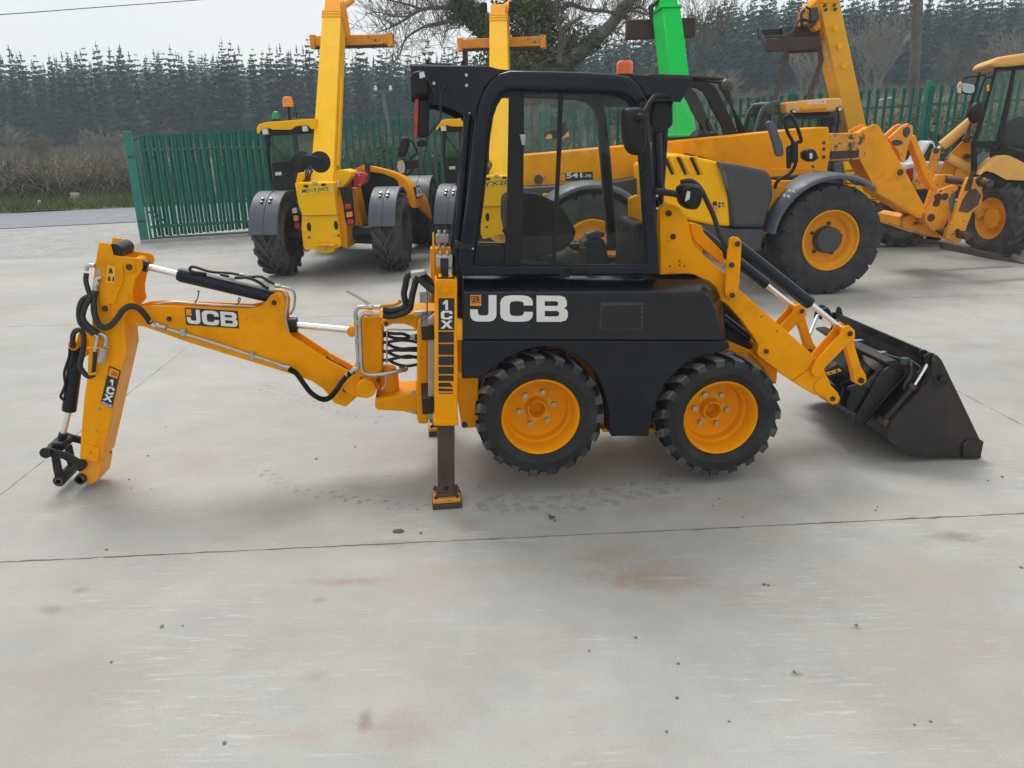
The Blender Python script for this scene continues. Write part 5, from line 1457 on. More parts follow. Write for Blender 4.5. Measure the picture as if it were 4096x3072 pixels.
# --- loader arms: near arm, linkage and rams; the far side repeats them
LARM = [(1.293,1.682),(1.318,1.698),(1.349,1.705),(1.392,1.694),(1.425,1.668),(1.46,1.617),(1.489,1.524),(1.508,1.458),(1.608,1.377),(1.707,1.295),(1.785,1.21),(1.881,1.128),(2.32,0.759),(2.309,0.69),(2.184,0.606),(2.131,0.642),(1.956,0.777),(1.942,0.799),(1.947,0.85),(1.898,0.921),(1.823,1.014),(1.731,1.111),(1.661,1.155),(1.612,1.228),(1.571,1.269),(1.521,1.296),(1.471,1.304),(1.314,1.304)]
LEND = [(2.322,0.758),(2.342,0.737),(2.387,0.671),(2.447,0.561),(2.499,0.51),(2.518,0.472),(2.507,0.44),(2.474,0.433),(2.439,0.449),(2.407,0.491),(2.377,0.494),(2.333,0.511),(2.185,0.604),(2.311,0.689)]
def loader(v, near):
    sh = v - .20
    A = MB().prism(LARM, v, v + .075).build('loader_arm', 'yellow', BL, .006)
    MB().prism(LEND, v - .004, v + .079).build('arm_end', 'yellow', A, .006)
    if near:
        MB().prism([(1.286,1.699),(1.359,1.705),(1.436,1.635),(1.499,1.459),(1.563,1.289),(1.464,1.308),(1.308,1.31)], v + .076, v + .17).build('tower', 'yellow', BL, .006)
        for s, r_, b_ in (([(1.346,1.654)], .0165, 0), ([(1.377,1.523)], .0165, .036), ([(1.997,0.81)], .015, .026), ([(2.341,0.661)], .0155, .026), ([(2.464,0.476)], .0155, 0)):
            pin(s[0], r_, (v - .012, v + .08), A, boss=b_ or None)
        q = [(2.382,0.564)][0]
        MB().cyl((q[0], v - .014, q[1]), (q[0], v, q[1]), 0.05276, 28).build('cross_tube_end', 'yellow', A, .004)
        for s in [(1.426,1.379),(1.427,1.354),(1.457,1.35),(1.368,1.352),(1.951,1.027),(2.058,0.931)]:
            MB().cyl((s[0], v - .001, s[1]), (s[0], v + .003, s[1]), .0055, 10).build('bolt_hole', 'black', A)
    # level link, lever plates
    MB().prism([(1.511,1.581),(1.549,1.582),(1.571,1.548),(1.72,1.407),(1.731,1.33),(1.708,1.341),(1.538,1.481),(1.517,1.528)], v + .085, v + .125).build('level_link', 'yellow', BL, .005)
    lv = [(1.701,1.504),(1.724,1.516),(1.755,1.51),(1.774,1.483),(1.777,1.41),(1.78,1.242),(1.769,1.178),(1.751,1.151),(1.724,1.145),(1.7,1.17),(1.694,1.202),(1.693,1.351),(1.695,1.434)]
    a = MB().prism(lv, v - .045, v - .025).build('lever_plate', 'yellow', BL, .005)
    if near:
        for s in [(1.745,1.475),(1.719,1.355),(1.736,1.176)]:
            pin(s, .0155, (v - .058, v + .0), a, boss=.026)
    else:
        MB().prism(lv, v + .10, v + .12).build('lever_plate', 'yellow', BL, .005)
    # tilt ram
    r0, r1, r2 = [(1.764,1.463),(2.271,1.084),(2.48,0.926)]
    vv = v + .035
    b0, b1, b2 = Vector((r0[0], vv, r0[1])), Vector((r1[0], vv, r1[1])), Vector((r2[0], vv, r2[1]))
    MB().cyl(tuple(b0), tuple(b1), .0375, 26).build('tilt_ram_barrel', 'navy_gloss', BL, .006)
    MB().cyl(tuple(b1), tuple(b2), .0165, 18).build('tilt_ram_rod', 'chrome', BL)
    MB().cyl(tuple(b0 - (b1 - b0).normalized() * .03), tuple(b0), .026, 16, .0375).build('ram_end', 'black_metal', BL, .003)
    pp = (b1 - b0).normalized()
    off = Vector((0, -.030, -.036))
    MB().tube([tuple(b0 + pp * .12 + off), tuple(b0 + pp * (b1 - b0).length * .9 + off), tuple(b1 - pp * .02 + off * .7)], .007, 6).build('ram_pipe', 'black_metal', BL)
    # crank plates and drop link
    for dv in (-.030, .062):
        MB().prism([(2.462,0.94),(2.501,0.953),(2.543,0.919),(2.552,0.873),(2.526,0.852),(2.38,0.695),(2.357,0.64),(2.316,0.633),(2.287,0.665),(2.297,0.708),(2.389,0.824),(2.455,0.901)], v + dv, v + dv + .018).build('crank_plate', 'yellow', BL, .004)
    c0, c1 = [(2.51,0.902),(2.331,0.665)]
    MB().cyl((c0[0], v - .040, c0[1]), (c0[0], v + .09, c0[1]), .0165, 18).build('pin', 'pin', BL, .002)
    MB().cyl((c0[0], v - .034, c0[1]), (c0[0], v + .084, c0[1]), .029, 22).build('boss', 'yellow', BL, .003)
    MB().prism([(2.488,0.863),(2.553,0.882),(2.578,0.806),(2.637,0.669),(2.678,0.613),(2.686,0.571),(2.651,0.545),(2.604,0.569),(2.589,0.624),(2.545,0.738)], v + .005, v + .055).build('drop_link', 'yellow', BL, .006)
    d0 = [(2.643,0.584)][0]
    MB().cyl((d0[0], v - .012, d0[1]), (d0[0], v + .08, d0[1]), .0175, 18).build('pin', 'pin', BL, .002)
    return A
FARV = .20 + .62
loader(.20, True)
loader(FARV, False)
ct = [(2.388,0.561)][0]
MB().cyl((ct[0], .27, ct[1]), (ct[0], FARV, ct[1]), .045, 24).build('cross_tube', 'yellow', BL, .004)
# lift ram and dark engine bay behind the hood
r0, r1, r2 = [(1.75,1.005),(1.934,0.864),(1.974,0.828)]
MB().cyl((r0[0], .31, r0[1]), (r1[0], .31, r1[1]), .030, 20).build('lift_ram_barrel', 'navy_gloss', BL, .004)
MB().cyl((r1[0], .31, r1[1]), (r2[0], .31, r2[1]), .016, 16).build('lift_ram_rod', 'chrome', BL)
MB().prism([(1.645,1.21),(1.767,1.104),(1.84,1.044),(2.014,0.851),(2.029,0.744),(1.972,0.711),(1.816,0.731),(1.666,0.868)], .36, .88).build('engine_bay', 'black', BL, .01)
MB().prism([(1.942,0.765),(1.993,0.792),(2.076,0.723),(2.136,0.642),(2.136,0.552),(2.086,0.603),(2.032,0.678)], .30, .92).build('front_chassis', 'yellow', BL, .006)

# --- four in one bucket (hinged to the arms)
BV0, BV1 = .172, 1.40
SEC = [(3.551,0.012),(3.029,0.062),(2.96,0.102),(2.898,0.153),(2.859,0.186),(2.855,0.263),(2.888,0.33),(3.058,0.522),(3.092,0.599),(3.106,0.702)]
inn = []
def offset_open(pl, t):
    out = []
    for i in range(len(pl)):
        a = Vector(pl[max(0, i - 1)])
        b = Vector(pl[min(len(pl) - 1, i + 1)])
        d = (b - a).normalized()
        out.append((pl[i][0] + d.y * t, pl[i][1] - d.x * t))
    return out
ins = offset_open(SEC, .014)
sheet_sec = SEC + ins[::-1]
bkt = MB().prism(sheet_sec, BV0 + .012, BV1 - .012).build('bucket_shell', 'bucket', BL, .003)
SIDE = [(3.089,0.734),(3.117,0.726),(3.144,0.7),(3.174,0.654),(3.386,0.326),(3.504,0.141),(3.536,0.123),(3.534,0.004),(3.441,0.017),(3.029,0.059),(2.957,0.099),(2.895,0.151),(2.855,0.185),(2.843,0.24),(2.859,0.293),(3.055,0.52),(3.073,0.547),(3.077,0.585),(3.092,0.621),(3.08,0.674),(3.074,0.711)]
MB().prism(SIDE, BV0 - .008, BV0 + .011).build('side_plate', 'bucket_brown', bkt, .004)
MB().prism(SIDE, BV1 - .011, BV1 + .008).build('side_plate', 'bucket_brown', bkt, .004)
MB().prism([(3.377,0.126),(3.409,0.148),(3.523,0.127),(3.522,0.011),(3.395,0.025)], BV0 - .022, BV0 - .009).build('wear_plate', 'bucket_brown', bkt, .004)
s = [(3.555,0.008),(3.438,0.033),(3.443,0.008),(3.553,-0.001)]
MB().prism([(3.562,0.002),(3.391,0.027),(3.389,0.038),(3.52,0.024)], BV0 + .012, BV1 - .012).build('cutting_edge', 'rust_dark', bkt, .002)
# upper spill plate, seen from behind, runs the full width
MB().prism([(3.097,0.734),(3.129,0.725),(3.151,0.694),(3.135,0.688),(3.114,0.629),(3.105,0.634)], BV0 + .013, BV1 - .013).build('spill_plate', 'bucket', bkt, .004)
# side lugs of the clam ram
for v0 in (BV0 + .01, BV0 + .085):
    MB().prism(roundpoly([(3.05,0.744),(3.096,0.745),(3.132,0.71),(3.133,0.658),(3.106,0.637),(3.07,0.669),(3.057,0.699)], .02), v0, v0 + .016).build('ram_lug', 'bucket', bkt, .003)
for v0 in (BV0 - .012,):
    MB().prism(roundpoly([(3.082,0.61),(3.115,0.642),(3.161,0.636),(3.199,0.596),(3.208,0.543),(3.182,0.515),(3.143,0.517),(3.107,0.549)], .02), v0, v0 + .010).build('hinge_plate', 'bucket', bkt, .003)
hp = [(3.154,0.58),(3.089,0.706),(2.869,0.264)]
MB().cyl((hp[0][0], BV0 - .03, hp[0][1]), (hp[0][0], BV0 + .02, hp[0][1]), .020, 18).build('hinge_pin', 'bucket', bkt, .003)
MB().cyl((hp[1][0], BV0 - .012, hp[1][1]), (hp[1][0], BV0 + .13, hp[1][1]), .0135, 18).build('hinge_pin', 'rust', bkt, .003)
MB().cyl((hp[2][0], BV0 - .014, hp[2][1]), (hp[2][0], BV0 + .10, hp[2][1]), .0145, 18).build('hinge_pin', 'bucket_brown', bkt, .003)
def clam_ram(v):
    r0, r1, r2 = [(2.858,0.279),(3.032,0.517),(3.113,0.673)]
    b0, b1, b2 = Vector((r0[0], v, r0[1])), Vector((r1[0], v, r1[1])), Vector((r2[0], v, r2[1]))
    MB().cyl(tuple(b0), tuple(b1), .0275, 22).build('clam_ram_barrel', 'bucket', bkt, .004)
    MB().cyl(tuple(b1), tuple(b2), .0140, 18).build('clam_ram_rod', 'chrome', bkt)
    MB().cyl(tuple(b1 - (b1 - b0).normalized() * .03), tuple(b1 + (b1 - b0).normalized() * .004), .0285, 22).build('ram_gland', 'rust' if v < .6 else 'bucket', bkt, .003)
    MB().cyl((b0.x, v - .045, b0.z), (b0.x, v + .045, b0.z), .022, 18).build('ram_eye', 'rust', bkt, .003)
    MB().cyl((b2.x, v - .03, b2.z), (b2.x, v + .03, b2.z), .021, 18).build('ram_eye', 'rust', bkt, .003)
clam_ram(.232)
clam_ram(BV1 - .06)
# back stiffener, coupling brackets and quick hitch plate
MB().prism([(2.686,0.268),(2.744,0.246),(2.963,0.528),(2.995,0.572),(2.944,0.605),(2.886,0.631),(2.838,0.588),(2.754,0.409)], .30, .32).build('back_rib', 'bucket', bkt, .005)
MB().prism([(2.769,0.231),(2.996,0.525),(3.023,0.558),(3.006,0.567),(2.75,0.252)], .30, 1.28).build('back_stiffener', 'navy_gloss', bkt, .006)
MB().prism([(3.033,0.562),(3.006,0.556),(2.876,0.644),(2.882,0.658),(2.951,0.662)], .33, 1.25).build('back_ledge', 'bucket_brown', bkt, .004)
HB = [(2.655,0.341),(2.656,0.396),(2.671,0.458),(2.637,0.483),(2.643,0.498),(2.71,0.517),(2.784,0.49),(2.815,0.55),(2.845,0.609),(2.894,0.595),(2.876,0.554),(2.806,0.496),(2.771,0.409),(2.75,0.328),(2.705,0.315)]
for v0 in (.325, .42, .90, .995):
    MB().prism(HB, v0, v0 + .02).build('coupling_bracket', 'black_metal', bkt, .004)
MB().prism([(2.524,0.563),(2.619,0.623),(2.731,0.543),(2.734,0.52),(2.702,0.458),(2.626,0.461),(2.586,0.504)], .445, .88).build('hitch_plate', 'navy_gloss', bkt, .006)
decal('warning_decal', [(2.559,0.443,0.546),(2.652,0.443,0.572),(2.631,0.443,0.59),(2.539,0.443,0.567)], 'yellow_decal_reflection', bkt, .001)
decal('decal', [(2.607,0.442,0.564),(2.63,0.442,0.57),(2.617,0.442,0.582),(2.609,0.442,0.582)], 'decal_black', bkt, .0008)
decal('decal', [(2.567,0.442,0.554),(2.589,0.442,0.56),(2.584,0.442,0.568),(2.563,0.442,0.562)], 'decal_black', bkt, .0008)
MB().prism([(2.773,0.679),(2.831,0.652),(2.95,0.592),(2.949,0.568),(2.916,0.547),(2.848,0.582),(2.786,0.639)], .415, .435).build('worn_bracket_edge', 'stone', bkt, .003)
# hoses across the bucket back with clips
hose('hydraulic_hose', [(3.049,1,0.611),(3.018,0.8,0.624),(3.027,0.62,0.624),(3.037,0.48,0.632),(3.039,0.36,0.643),(3.027,0.28,0.637),(3.009,0.25,0.579),(2.972,0.24,0.524),(2.969,0.24,0.493)], .0105, bkt, n=8)
hose('hydraulic_hose', [(3.052,1,0.589),(3.021,0.8,0.603),(3.022,0.62,0.605),(3.038,0.48,0.628),(3.053,0.36,0.65),(3.066,0.28,0.635),(3.072,0.25,0.621),(3.053,0.25,0.592)], .0105, bkt, n=8)
for s in [(3.037,0.93,0.63),(3.014,0.6,0.635)]:
    MB().box((s[0] - .035, s[1] - .02, s[2] - .004), (s[0] + .035, s[1] + .02, s[2] + .006)).build('hose_clip', 'steel', bkt, .003)
s = [(3.017,0.34,0.65)][0]
MB().box((s[0] - .022, s[1] - .02, s[2] - .022), (s[0] + .022, s[1] + .02, s[2] + .022)).build('hose_connector', 'fence_rail', bkt, .004)
# far lifting eyes
MB().prism(roundpoly([(3.103,0.675),(3.105,0.751),(3.115,0.779),(3.135,0.772),(3.161,0.704),(3.165,0.672)], .01), 1.37, 1.395).build('lifting_eye', 'black_metal', bkt, .003)
for s in ([(2.897,1.3,0.717),(2.9,1.3,0.778),(2.928,1.3,0.808),(2.962,1.3,0.789),(2.981,1.3,0.74)], [(2.902,1.24,0.722),(2.913,1.24,0.782),(2.942,1.24,0.798),(2.973,1.24,0.762),(2.988,1.24,0.709)]):
    hose('hose_loop', s, .014, bkt)
q0, q1 = [(2.676,0.98,0.635),(2.854,1.2,0.76)]
MB().cyl(q0, q1, .012, 10).build('coupler', 'steel', bkt)

# ------------------------------------------------------------ the two telehandlers seen from behind
AGT = tyre_mesh('tyre', .60, .41, .32, 16, 1.5, .36, .05, .54, ('rubber_agri', 'rubber_agri'), .10, .03)
def agri_rim(mat, name='rim'):
    m = MB()
    m.lathe([(.335, .04), (.325, .02), (.312, .03), (.300, .08), (.285, .10), (.26, .13), (.22, .16), (.17, .15), (.12, .12), (.115, .06), (.0, .055)], n=36)
    return m.mesh(name, [M_[mat]], 30)
AGR = agri_rim('rust_dark')
def agri_wheel(parent, loc, rot, tyre=None, rim=None):
    w = put('wheel', rim or AGR, parent, loc=loc, rot=rot)
    put('tyre', tyre or AGT, w)
    return w

def fender(parent, c, R, a0, a1, y0, y1, mat='grey_plastic', t=.018, lip=.05, n=14, bolts=True, rot=None, axis='x'):
    # curved mudguard about an axle lying along local x; angles measured from +y (forward) upwards
    m = MB()
    prof = [(0, -lip), (0, 0), (y1 - y0, 0), (y1 - y0, -lip)]
    rings = []
    for i in range(n + 1):
        a = a0 + (a1 - a0) * i / n
        ring = []
        for (w, dr) in prof:
            ring.append((y0 + w, (R + dr) * math.cos(a), (R + dr) * math.sin(a)))
        for (w, dr) in prof[::-1]:
            ww = w + (t if w == 0 else -t)
            ring.append((y0 + ww, (R + dr - (t if dr == 0 else 0)) * math.cos(a), (R + dr - (t if dr == 0 else 0)) * math.sin(a)))
        rings.append(ring)
    m.loft(rings)
    f = m.build('mudguard', mat, parent, .006, loc=c, rot=rot)
    MB().tube([(y0 + (y1 - y0) * .5, (R + .004) * math.cos(a0 + (a1 - a0) * k / 8), (R + .004) * math.sin(a0 + (a1 - a0) * k / 8)) for k in range(9)], .010, 6).build('crease', mat, f)
    if bolts:
        for da in (.0, .11):
            for s in (.36, .64):
                a = a1 - (a1 - a0) * .42 + da
                q = Vector((y0 + (y1 - y0) * s, math.cos(a), math.sin(a)))
                p0 = (q.x, (R - .005) * q.y, (R - .005) * q.z)
                p1 = (q.x, (R + .012) * q.y, (R + .012) * q.z)
                MB().cyl(p0, p1, .026, 14).build('bolt_washer', 'black', f)
                MB().cyl(p1, (q.x, (R + .022) * q.y, (R + .022) * q.z), .014, 6).build('bolt', 'steel', f)
    return f

def rear_telehandler(label, org, yaw, plate, boom, beacons):
    R0 = thing('telehandler', label, 'telehandler', org, yaw, 'telehandlers parked tail on by the fence')
    AX = -.25
    tilt = -.045
    # wheels
    agri_wheel(R0, (-.74, -.40, .615), (0, tilt * .6, PI / 2))
    agri_wheel(R0, (.99, -.08, .625), (0, tilt * .6, PI / 2))
    agri_wheel(R0, (-.80, 2.55, .605), (0, tilt, PI / 2))
    agri_wheel(R0, (.99, 2.72, .62), (0, tilt, PI / 2))
    MB().tube([(-1.0, -.38, .62), (.8, -.1, .63)], .10, 12).build('rear_axle', 'black_metal', R0)
    MB().tube([(-.9, 2.55, .62), (.9, 2.7, .63)], .10, 12).build('front_axle', 'black_metal', R0)
    # mudguards
    fender(R0, (-.94, -.40, .615), .68, rad(50), rad(172), -.22, .22)
    fender(R0, (.77, -.08, .635), .68, rad(50), rad(168), -.21, .20)
    fender(R0, (.76, 2.72, .635), .69, rad(35), rad(165), -.24, .25, bolts=False)
    fender(R0, (-1.0, 2.55, .62), .69, rad(35), rad(165), -.24, .25, bolts=False)
    # chassis and tail
    body = MB().prism([(-0.432,0.953),(0.105,0.954),(0.136,0.52),(0.118,0.484),(0.029,0.458),(-0.005,0.402),(-0.152,0.377),(-0.254,0.407),(-0.316,0.461),(-0.39,0.431),(-0.438,0.435),(-0.461,0.504),(-0.464,0.761)], -.75, -.10).build('tail_frame', 'yellow_light', R0, .012)
    MB().prism([(-0.475,1.431),(0.104,1.426),(0.104,1.271),(0.12,0.959),(-0.412,0.955),(-0.455,1.139)], -.80, -.10).build('tail_plate', 'yellow_light', body, .012)
    MB().prism([(0.067,0.941),(0.127,1.344),(0.185,1.37),(0.2,0.81),(0.183,0.436),(0.099,0.462),(0.097,0.521)], -.62, -.08).build('tail_cheek', 'yellow', body, .012)
    MB().prism([(0.04,1.411),(0.061,1.542),(0.111,1.588),(0.213,1.597),(0.311,1.564),(0.315,1.503),(0.232,1.391),(0.126,1.339),(0.096,1.216),(0.052,1.038)], -.55, -.15).build('boom_pivot_cheek', 'yellow_light', body, .015)
    MB().prism([(-0.57,1.411),(-0.545,1.525),(-0.499,1.559),(-0.406,1.565),(-0.393,1.514),(-0.449,1.418)], -.55, -.15).build('boom_pivot_cheek', 'yellow_light', body, .015)
    MB().prism([(0.152,1.3),(0.229,1.299),(0.315,0.691),(0.227,0.682),(0.185,0.89)], -.10, .3).build('frame_rail', 'yellow', body, .01)
    MB().prism([(-0.743,0.834),(0.565,0.686),(0.546,0.416),(0.132,0.44),(-0.768,0.409)], -.08, 2.6).build('chassis', 'black_metal', R0, .02)
    for s in [(-0.339,0.784),(0.076,0.805)]:
        MB().loft([[(s[0] + .032 * math.cos(a), v, s[1] + .068 * math.sin(a)) for a in [2 * PI * k / 20 for k in range(20)]] for v in (-.756, -.74)]).build('tail_opening', 'black', body)
    for s in [(-0.356,0.626),(0.101,0.652)]:
        MB().cyl((s[0], -.762, s[1]), (s[0], -.745, s[1]), .021, 16).build('reflector', 'red_lens', body)
    for s in [(-0.305,0.635),(0.027,0.656),(-0.327,0.904),(0.011,0.921),(-0.247,0.462),(-0.016,0.472),(-0.205,0.567),(-0.07,0.569)]:
        bolt((s[0], -.75, s[1]), .011, body, 'steel')
    MB().prism([(-0.237,0.532),(-0.126,0.542),(0.058,0.537),(0.064,0.504),(-0.091,0.516),(-0.23,0.511)], -.86, -.75).build('tow_hitch', 'yellow_light', body, .006)
    s = [(-0.123,0.534),(-0.133,0.422)]
    MB().cyl((s[0][0], -.82, s[0][1]), (s[0][0], -.82, s[1][1]), .014, 10).build('hitch_pin', 'steel', body)
    # number plate
    pl = [(-0.421,1.249),(0.101,1.293),(0.105,1.396),(-0.416,1.351)]
    decal('number_plate', rect(pl, -.805), 'plate_yellow', body, .006)
    text(plate, rect([(-0.373,1.268),(0.035,1.301),(0.038,1.37),(-0.369,1.338)], -.813), body, 'decal_black', 'number_plate_lettering', .012)
    for s in [(-0.306,1.386),(-0.039,1.404)]:
        MB().box((s[0] - .03, -.83, s[1] - .018), (s[0] + .03, -.795, s[1] + .016)).build('plate_lamp', 'black', body, .005)
    s = [(-0.17,1.427)][0]
    MB().box((s[0] - .035, -.83, s[1] - .025), (s[0] + .035, -.77, s[1] + .025)).build('rear_camera', 'alu', body, .01)
    # tail lamps
    hl = MB().prism([(0.139,1.347),(0.314,1.371),(0.327,1.309),(0.333,0.805),(0.237,0.782),(0.196,0.851),(0.183,1.118)], -.66, -.60).build('lamp_housing', 'black', R0, .01)
    for s, mt in zip(([(0.212,1.104),(0.305,1.117),(0.307,1.038),(0.214,1.027)], [(0.224,0.986),(0.318,0.997),(0.319,0.922),(0.226,0.909)], [(0.235,0.878),(0.328,0.89),(0.327,0.811),(0.235,0.801)]), ('red_lens', 'orange_lens', 'red_lens')):
        MB().prism(roundpoly(s, .02), -.675, -.655).build('lamp', mt, hl, .004)
    hr_ = MB().prism([(-0.639,1.309),(-0.564,1.317),(-0.57,1.14),(-0.536,0.762),(-0.617,0.735),(-0.632,0.908),(-0.648,1.141)], -.60, -.54).build('lamp_housing', 'black', R0, .01)
    for s, mt in zip(([(-0.622,1.043),(-0.551,1.06),(-0.546,0.98),(-0.622,0.97)], [(-0.615,0.936),(-0.539,0.944),(-0.54,0.863),(-0.616,0.854)], [(-0.613,0.827),(-0.532,0.835),(-0.53,0.748),(-0.613,0.742)]), ('clear_lens', 'orange_lens', 'red_lens')):
        MB().prism(roundpoly(s, .02), -.615, -.595).build('lamp', mt, hr_, .004)
    # boom
    bl_, br_, tr_, tl_ = [Vector(p) for p in [(-0.343,-0.5,1.396),(0.019,-0.5,1.399),(-0.401,2.3,4.15),(-0.727,2.3,4.159)]]
    ax = ((tl_ + tr_) / 2 - (bl_ + br_) / 2).normalized()
    pr = Vector((1, 0, 0)).cross(ax).normalized()
    if pr.y < 0:
        pr = -pr
    bm = MB().loft([[tuple(p) for p in (bl_, br_, br_ + pr * .36, bl_ + pr * .36)], [tuple(p) for p in (tl_, tr_, tr_ + pr * .36, tl_ + pr * .36)]]).build('boom', 'yellow_light', R0, .014)
    # welded collar, rib on the flank
    for f0, f1 in ((.955, .965), (.975, .983), (.992, .999)):
        rg = []
        for f in (f0, f1):
            a, b = bl_.lerp(tl_, f), br_.lerp(tr_, f)
            o = -pr * .008
            rg.append([tuple(a + o - Vector((.008, 0, 0))), tuple(b + o + Vector((.008, 0, 0))), tuple(b + pr * .37 + Vector((.008, 0, 0))), tuple(a + pr * .37 - Vector((.008, 0, 0)))])
        MB().loft(rg).build('boom_collar', 'yellow', bm, .003)
    a, b = br_.lerp(tr_, .12), br_.lerp(tr_, .62)
    MB().loft([[tuple(q + Vector((.002, 0, 0)) + pr * d) for d in (.12, .26)] + [tuple(q + Vector((.03, 0, 0)) + pr * d) for d in (.25, .13)] for q in (a, b)]).build('boom_rib', 'yellow_light', bm, .006)
    a, b = bl_.lerp(tl_, 1.0), br_.lerp(tr_, 1.0)
    i0 = [a + Vector((.02, 0, 0)) + pr * .03, b - Vector((.02, 0, 0)) + pr * .03, b - Vector((.02, 0, 0)) + pr * .33, a + Vector((.02, 0, 0)) + pr * .33]
    MB().loft([[tuple(p) for p in i0], [tuple(p + ax * .34) for p in i0]]).build('inner_boom', 'yellow', bm, .012)
    m = (a + b) / 2 + ax * .22 + pr * .3
    for dx in (-.10, .12):
        MB().loft([[tuple(m + Vector((dx + s, 0, 0)) + ax * x + pr * y) for x, y in ((-.15, -.1), (.28, -.15), (.36, .05), (.1, .42), (-.12, .50), (-.25, .38))] for s in (0, .03)]).build('boom_head_plate', 'yellow', bm, .01)
    cc = m + pr * .42 - ax * .10
    if boom['bar']:
        w0, w1 = boom['bar']
        MB().loft([[tuple(cc + Vector((x, x * math.tan(.10) * 0, 0)) + Vector((0, s, t))) for s, t in ((-.08, -.085), (.08, -.085), (.08, .085), (-.08, .085))] for x in (w0, w1)]).build('carriage_bar', 'yellow_worn', bm, .01)
        for x in (w0 - .02, w1 - .10):
            MB().box(tuple(cc + Vector((x, -.11, -.13))), tuple(cc + Vector((x + .10, .12, .11)))).build('carriage_hook', 'yellow_worn', bm, .015)
        MB().box(tuple(cc + Vector((w0 + .05, -.07, -.13))), tuple(cc + Vector((w1 - .05, .07, -.088)))).build('carriage_underside', 'rust_dark', bm, .008)
    MB().tube([tuple(m + ax * .25 + pr * .02 + Vector((.02, 0, 0))), tuple(m + ax * .95 + pr * .35 + Vector((.16, 0, 0)))], .07, 10).build('tilt_ram', 'yellow', bm)
    if boom.get('lamps'):
        for dx in (-.27, .27):
            q = (a + b) / 2 + ax * .20 + Vector((dx, 0, 0))
            MB().box(tuple(q - Vector((.06, .06, .09))), tuple(q + Vector((.06, .06, .09)))).build('boom_lamp', 'black', bm, .02)
        MB().box(tuple(cc + Vector((-.80, -.03, -.55))), tuple(cc + Vector((-.70, .03, -.11)))).build('fork_shank', 'rust_dark', bm, .01)
    # cab
    cab_ = MB().ring([(-1.276,2.109),(-0.866,2.12),(-0.454,2.136),(-0.515,1.521),(-0.85,1.506),(-0.884,1.191),(-1.221,1.184),(-1.268,1.41),(-1.286,1.767)], [(-1.207,2.095),(-0.868,2.107),(-0.49,2.122),(-0.542,1.643),(-0.705,1.599),(-0.847,1.532),(-0.856,1.457),(-1.257,1.436),(-1.258,1.767)], .35, .42).build('cab_frame', 'black', R0, .02)
    MB().prism([(-1.258,1.432),(-0.856,1.453),(-0.884,1.195),(-1.216,1.188)], .352, .418).build('cab_back_panel', 'black', cab_, .01)
    MB().prism([(-1.211,2.095),(-0.871,2.107),(-0.493,2.122),(-0.546,1.643),(-0.709,1.599),(-0.851,1.531),(-0.859,1.456),(-1.261,1.435),(-1.262,1.766)], .38, .386).build('rear_window', 'glass_tint', cab_, smooth=0)
    cl_ = [(-1.276,2.109),(-1.221,1.184),(-0.515,1.521),(-0.454,2.136)]
    u0, z1, z0, u1 = cl_[0][0], cl_[0][1], cl_[1][1], cl_[3][0]
    for x in (u0 + .02, u1 - .10):
        MB().box((x, 1.60, z0), (x + .08, 1.68, z1)).build('cab_post', 'black', cab_, .015)
        MB().box((x + .01, .42, z0 + .1), (x + .07, 1.66, z0 + .5)).build('cab_side', 'black', cab_, .015)
        MB().box((x + .035, .42, z0 + .5), (x + .041, 1.62, z1)).build('side_window', 'glass_tint', cab_, smooth=0)
    MB().box((u0 + .1, 1.62, z0 + .4), (u1 - .1, 1.63, z1)).build('windscreen', 'glass_tint', cab_, smooth=0)
    MB().box((u0 + .05, .42, z0), (u1 - .05, 1.66, z0 + .12)).build('cab_floor', 'black', cab_, .01)
    s = [(-0.996,1.716),(-0.872,1.837),(-0.761,1.848),(-0.667,1.786),(-0.672,1.539),(-1.038,1.526)]
    MB().prism(roundpoly(s, .06), .58, .72).build('seat_back', 'seat', cab_, .03, 3)
    rf = [(-1.369,2.22),(-1.329,2.274),(-1.199,2.304),(-0.612,2.334),(-0.414,2.341),(-0.429,2.185),(-0.501,2.186),(-0.54,2.246),(-0.73,2.232),(-0.819,2.179),(-1.115,2.188),(-1.171,2.211),(-1.289,2.2),(-1.353,2.127),(-1.375,2.138)]
    MB().prism(rf, .28, 1.75).build('cab_roof', 'yellow_light', cab_, .03, 3)
    MB().prism([(-1.353,2.128),(-1.305,2.195),(-1.186,2.204),(-1.13,2.181),(-0.833,2.172),(-0.738,2.225),(-0.557,2.239),(-0.515,2.177),(-0.447,2.176),(-0.451,2.129),(-0.864,2.111),(-1.267,2.107)], .33, 1.72).build('roof_lining', 'black', cab_, .01)
    for s in ([(-1.286,2.2),(-1.195,2.204),(-1.186,2.12),(-1.277,2.115)], [(-0.632,2.233),(-0.55,2.237),(-0.539,2.156),(-0.629,2.15)]):
        MB().prism(s, .27, .32).build('work_lamp', 'clear_lens', cab_, .008)
    MB().prism([(-1.388,2.305),(-1.021,2.35),(-0.78,2.356),(-0.782,2.334),(-1.024,2.324),(-1.39,2.286)], .6, 1.4).build('roof_panel', 'dark_grey', cab_, .01)
    w0, w1 = [(-1.227,0.34,2.025),(-0.829,0.34,1.564)]
    MB().tube([w0, w1], .008, 6).build('wiper', 'black', cab_)
    decal('sticker', rect([(-1.186,1.483),(-1.08,1.485),(-1.078,1.538),(-1.184,1.535)], .3775), 'clear_lens', cab_)
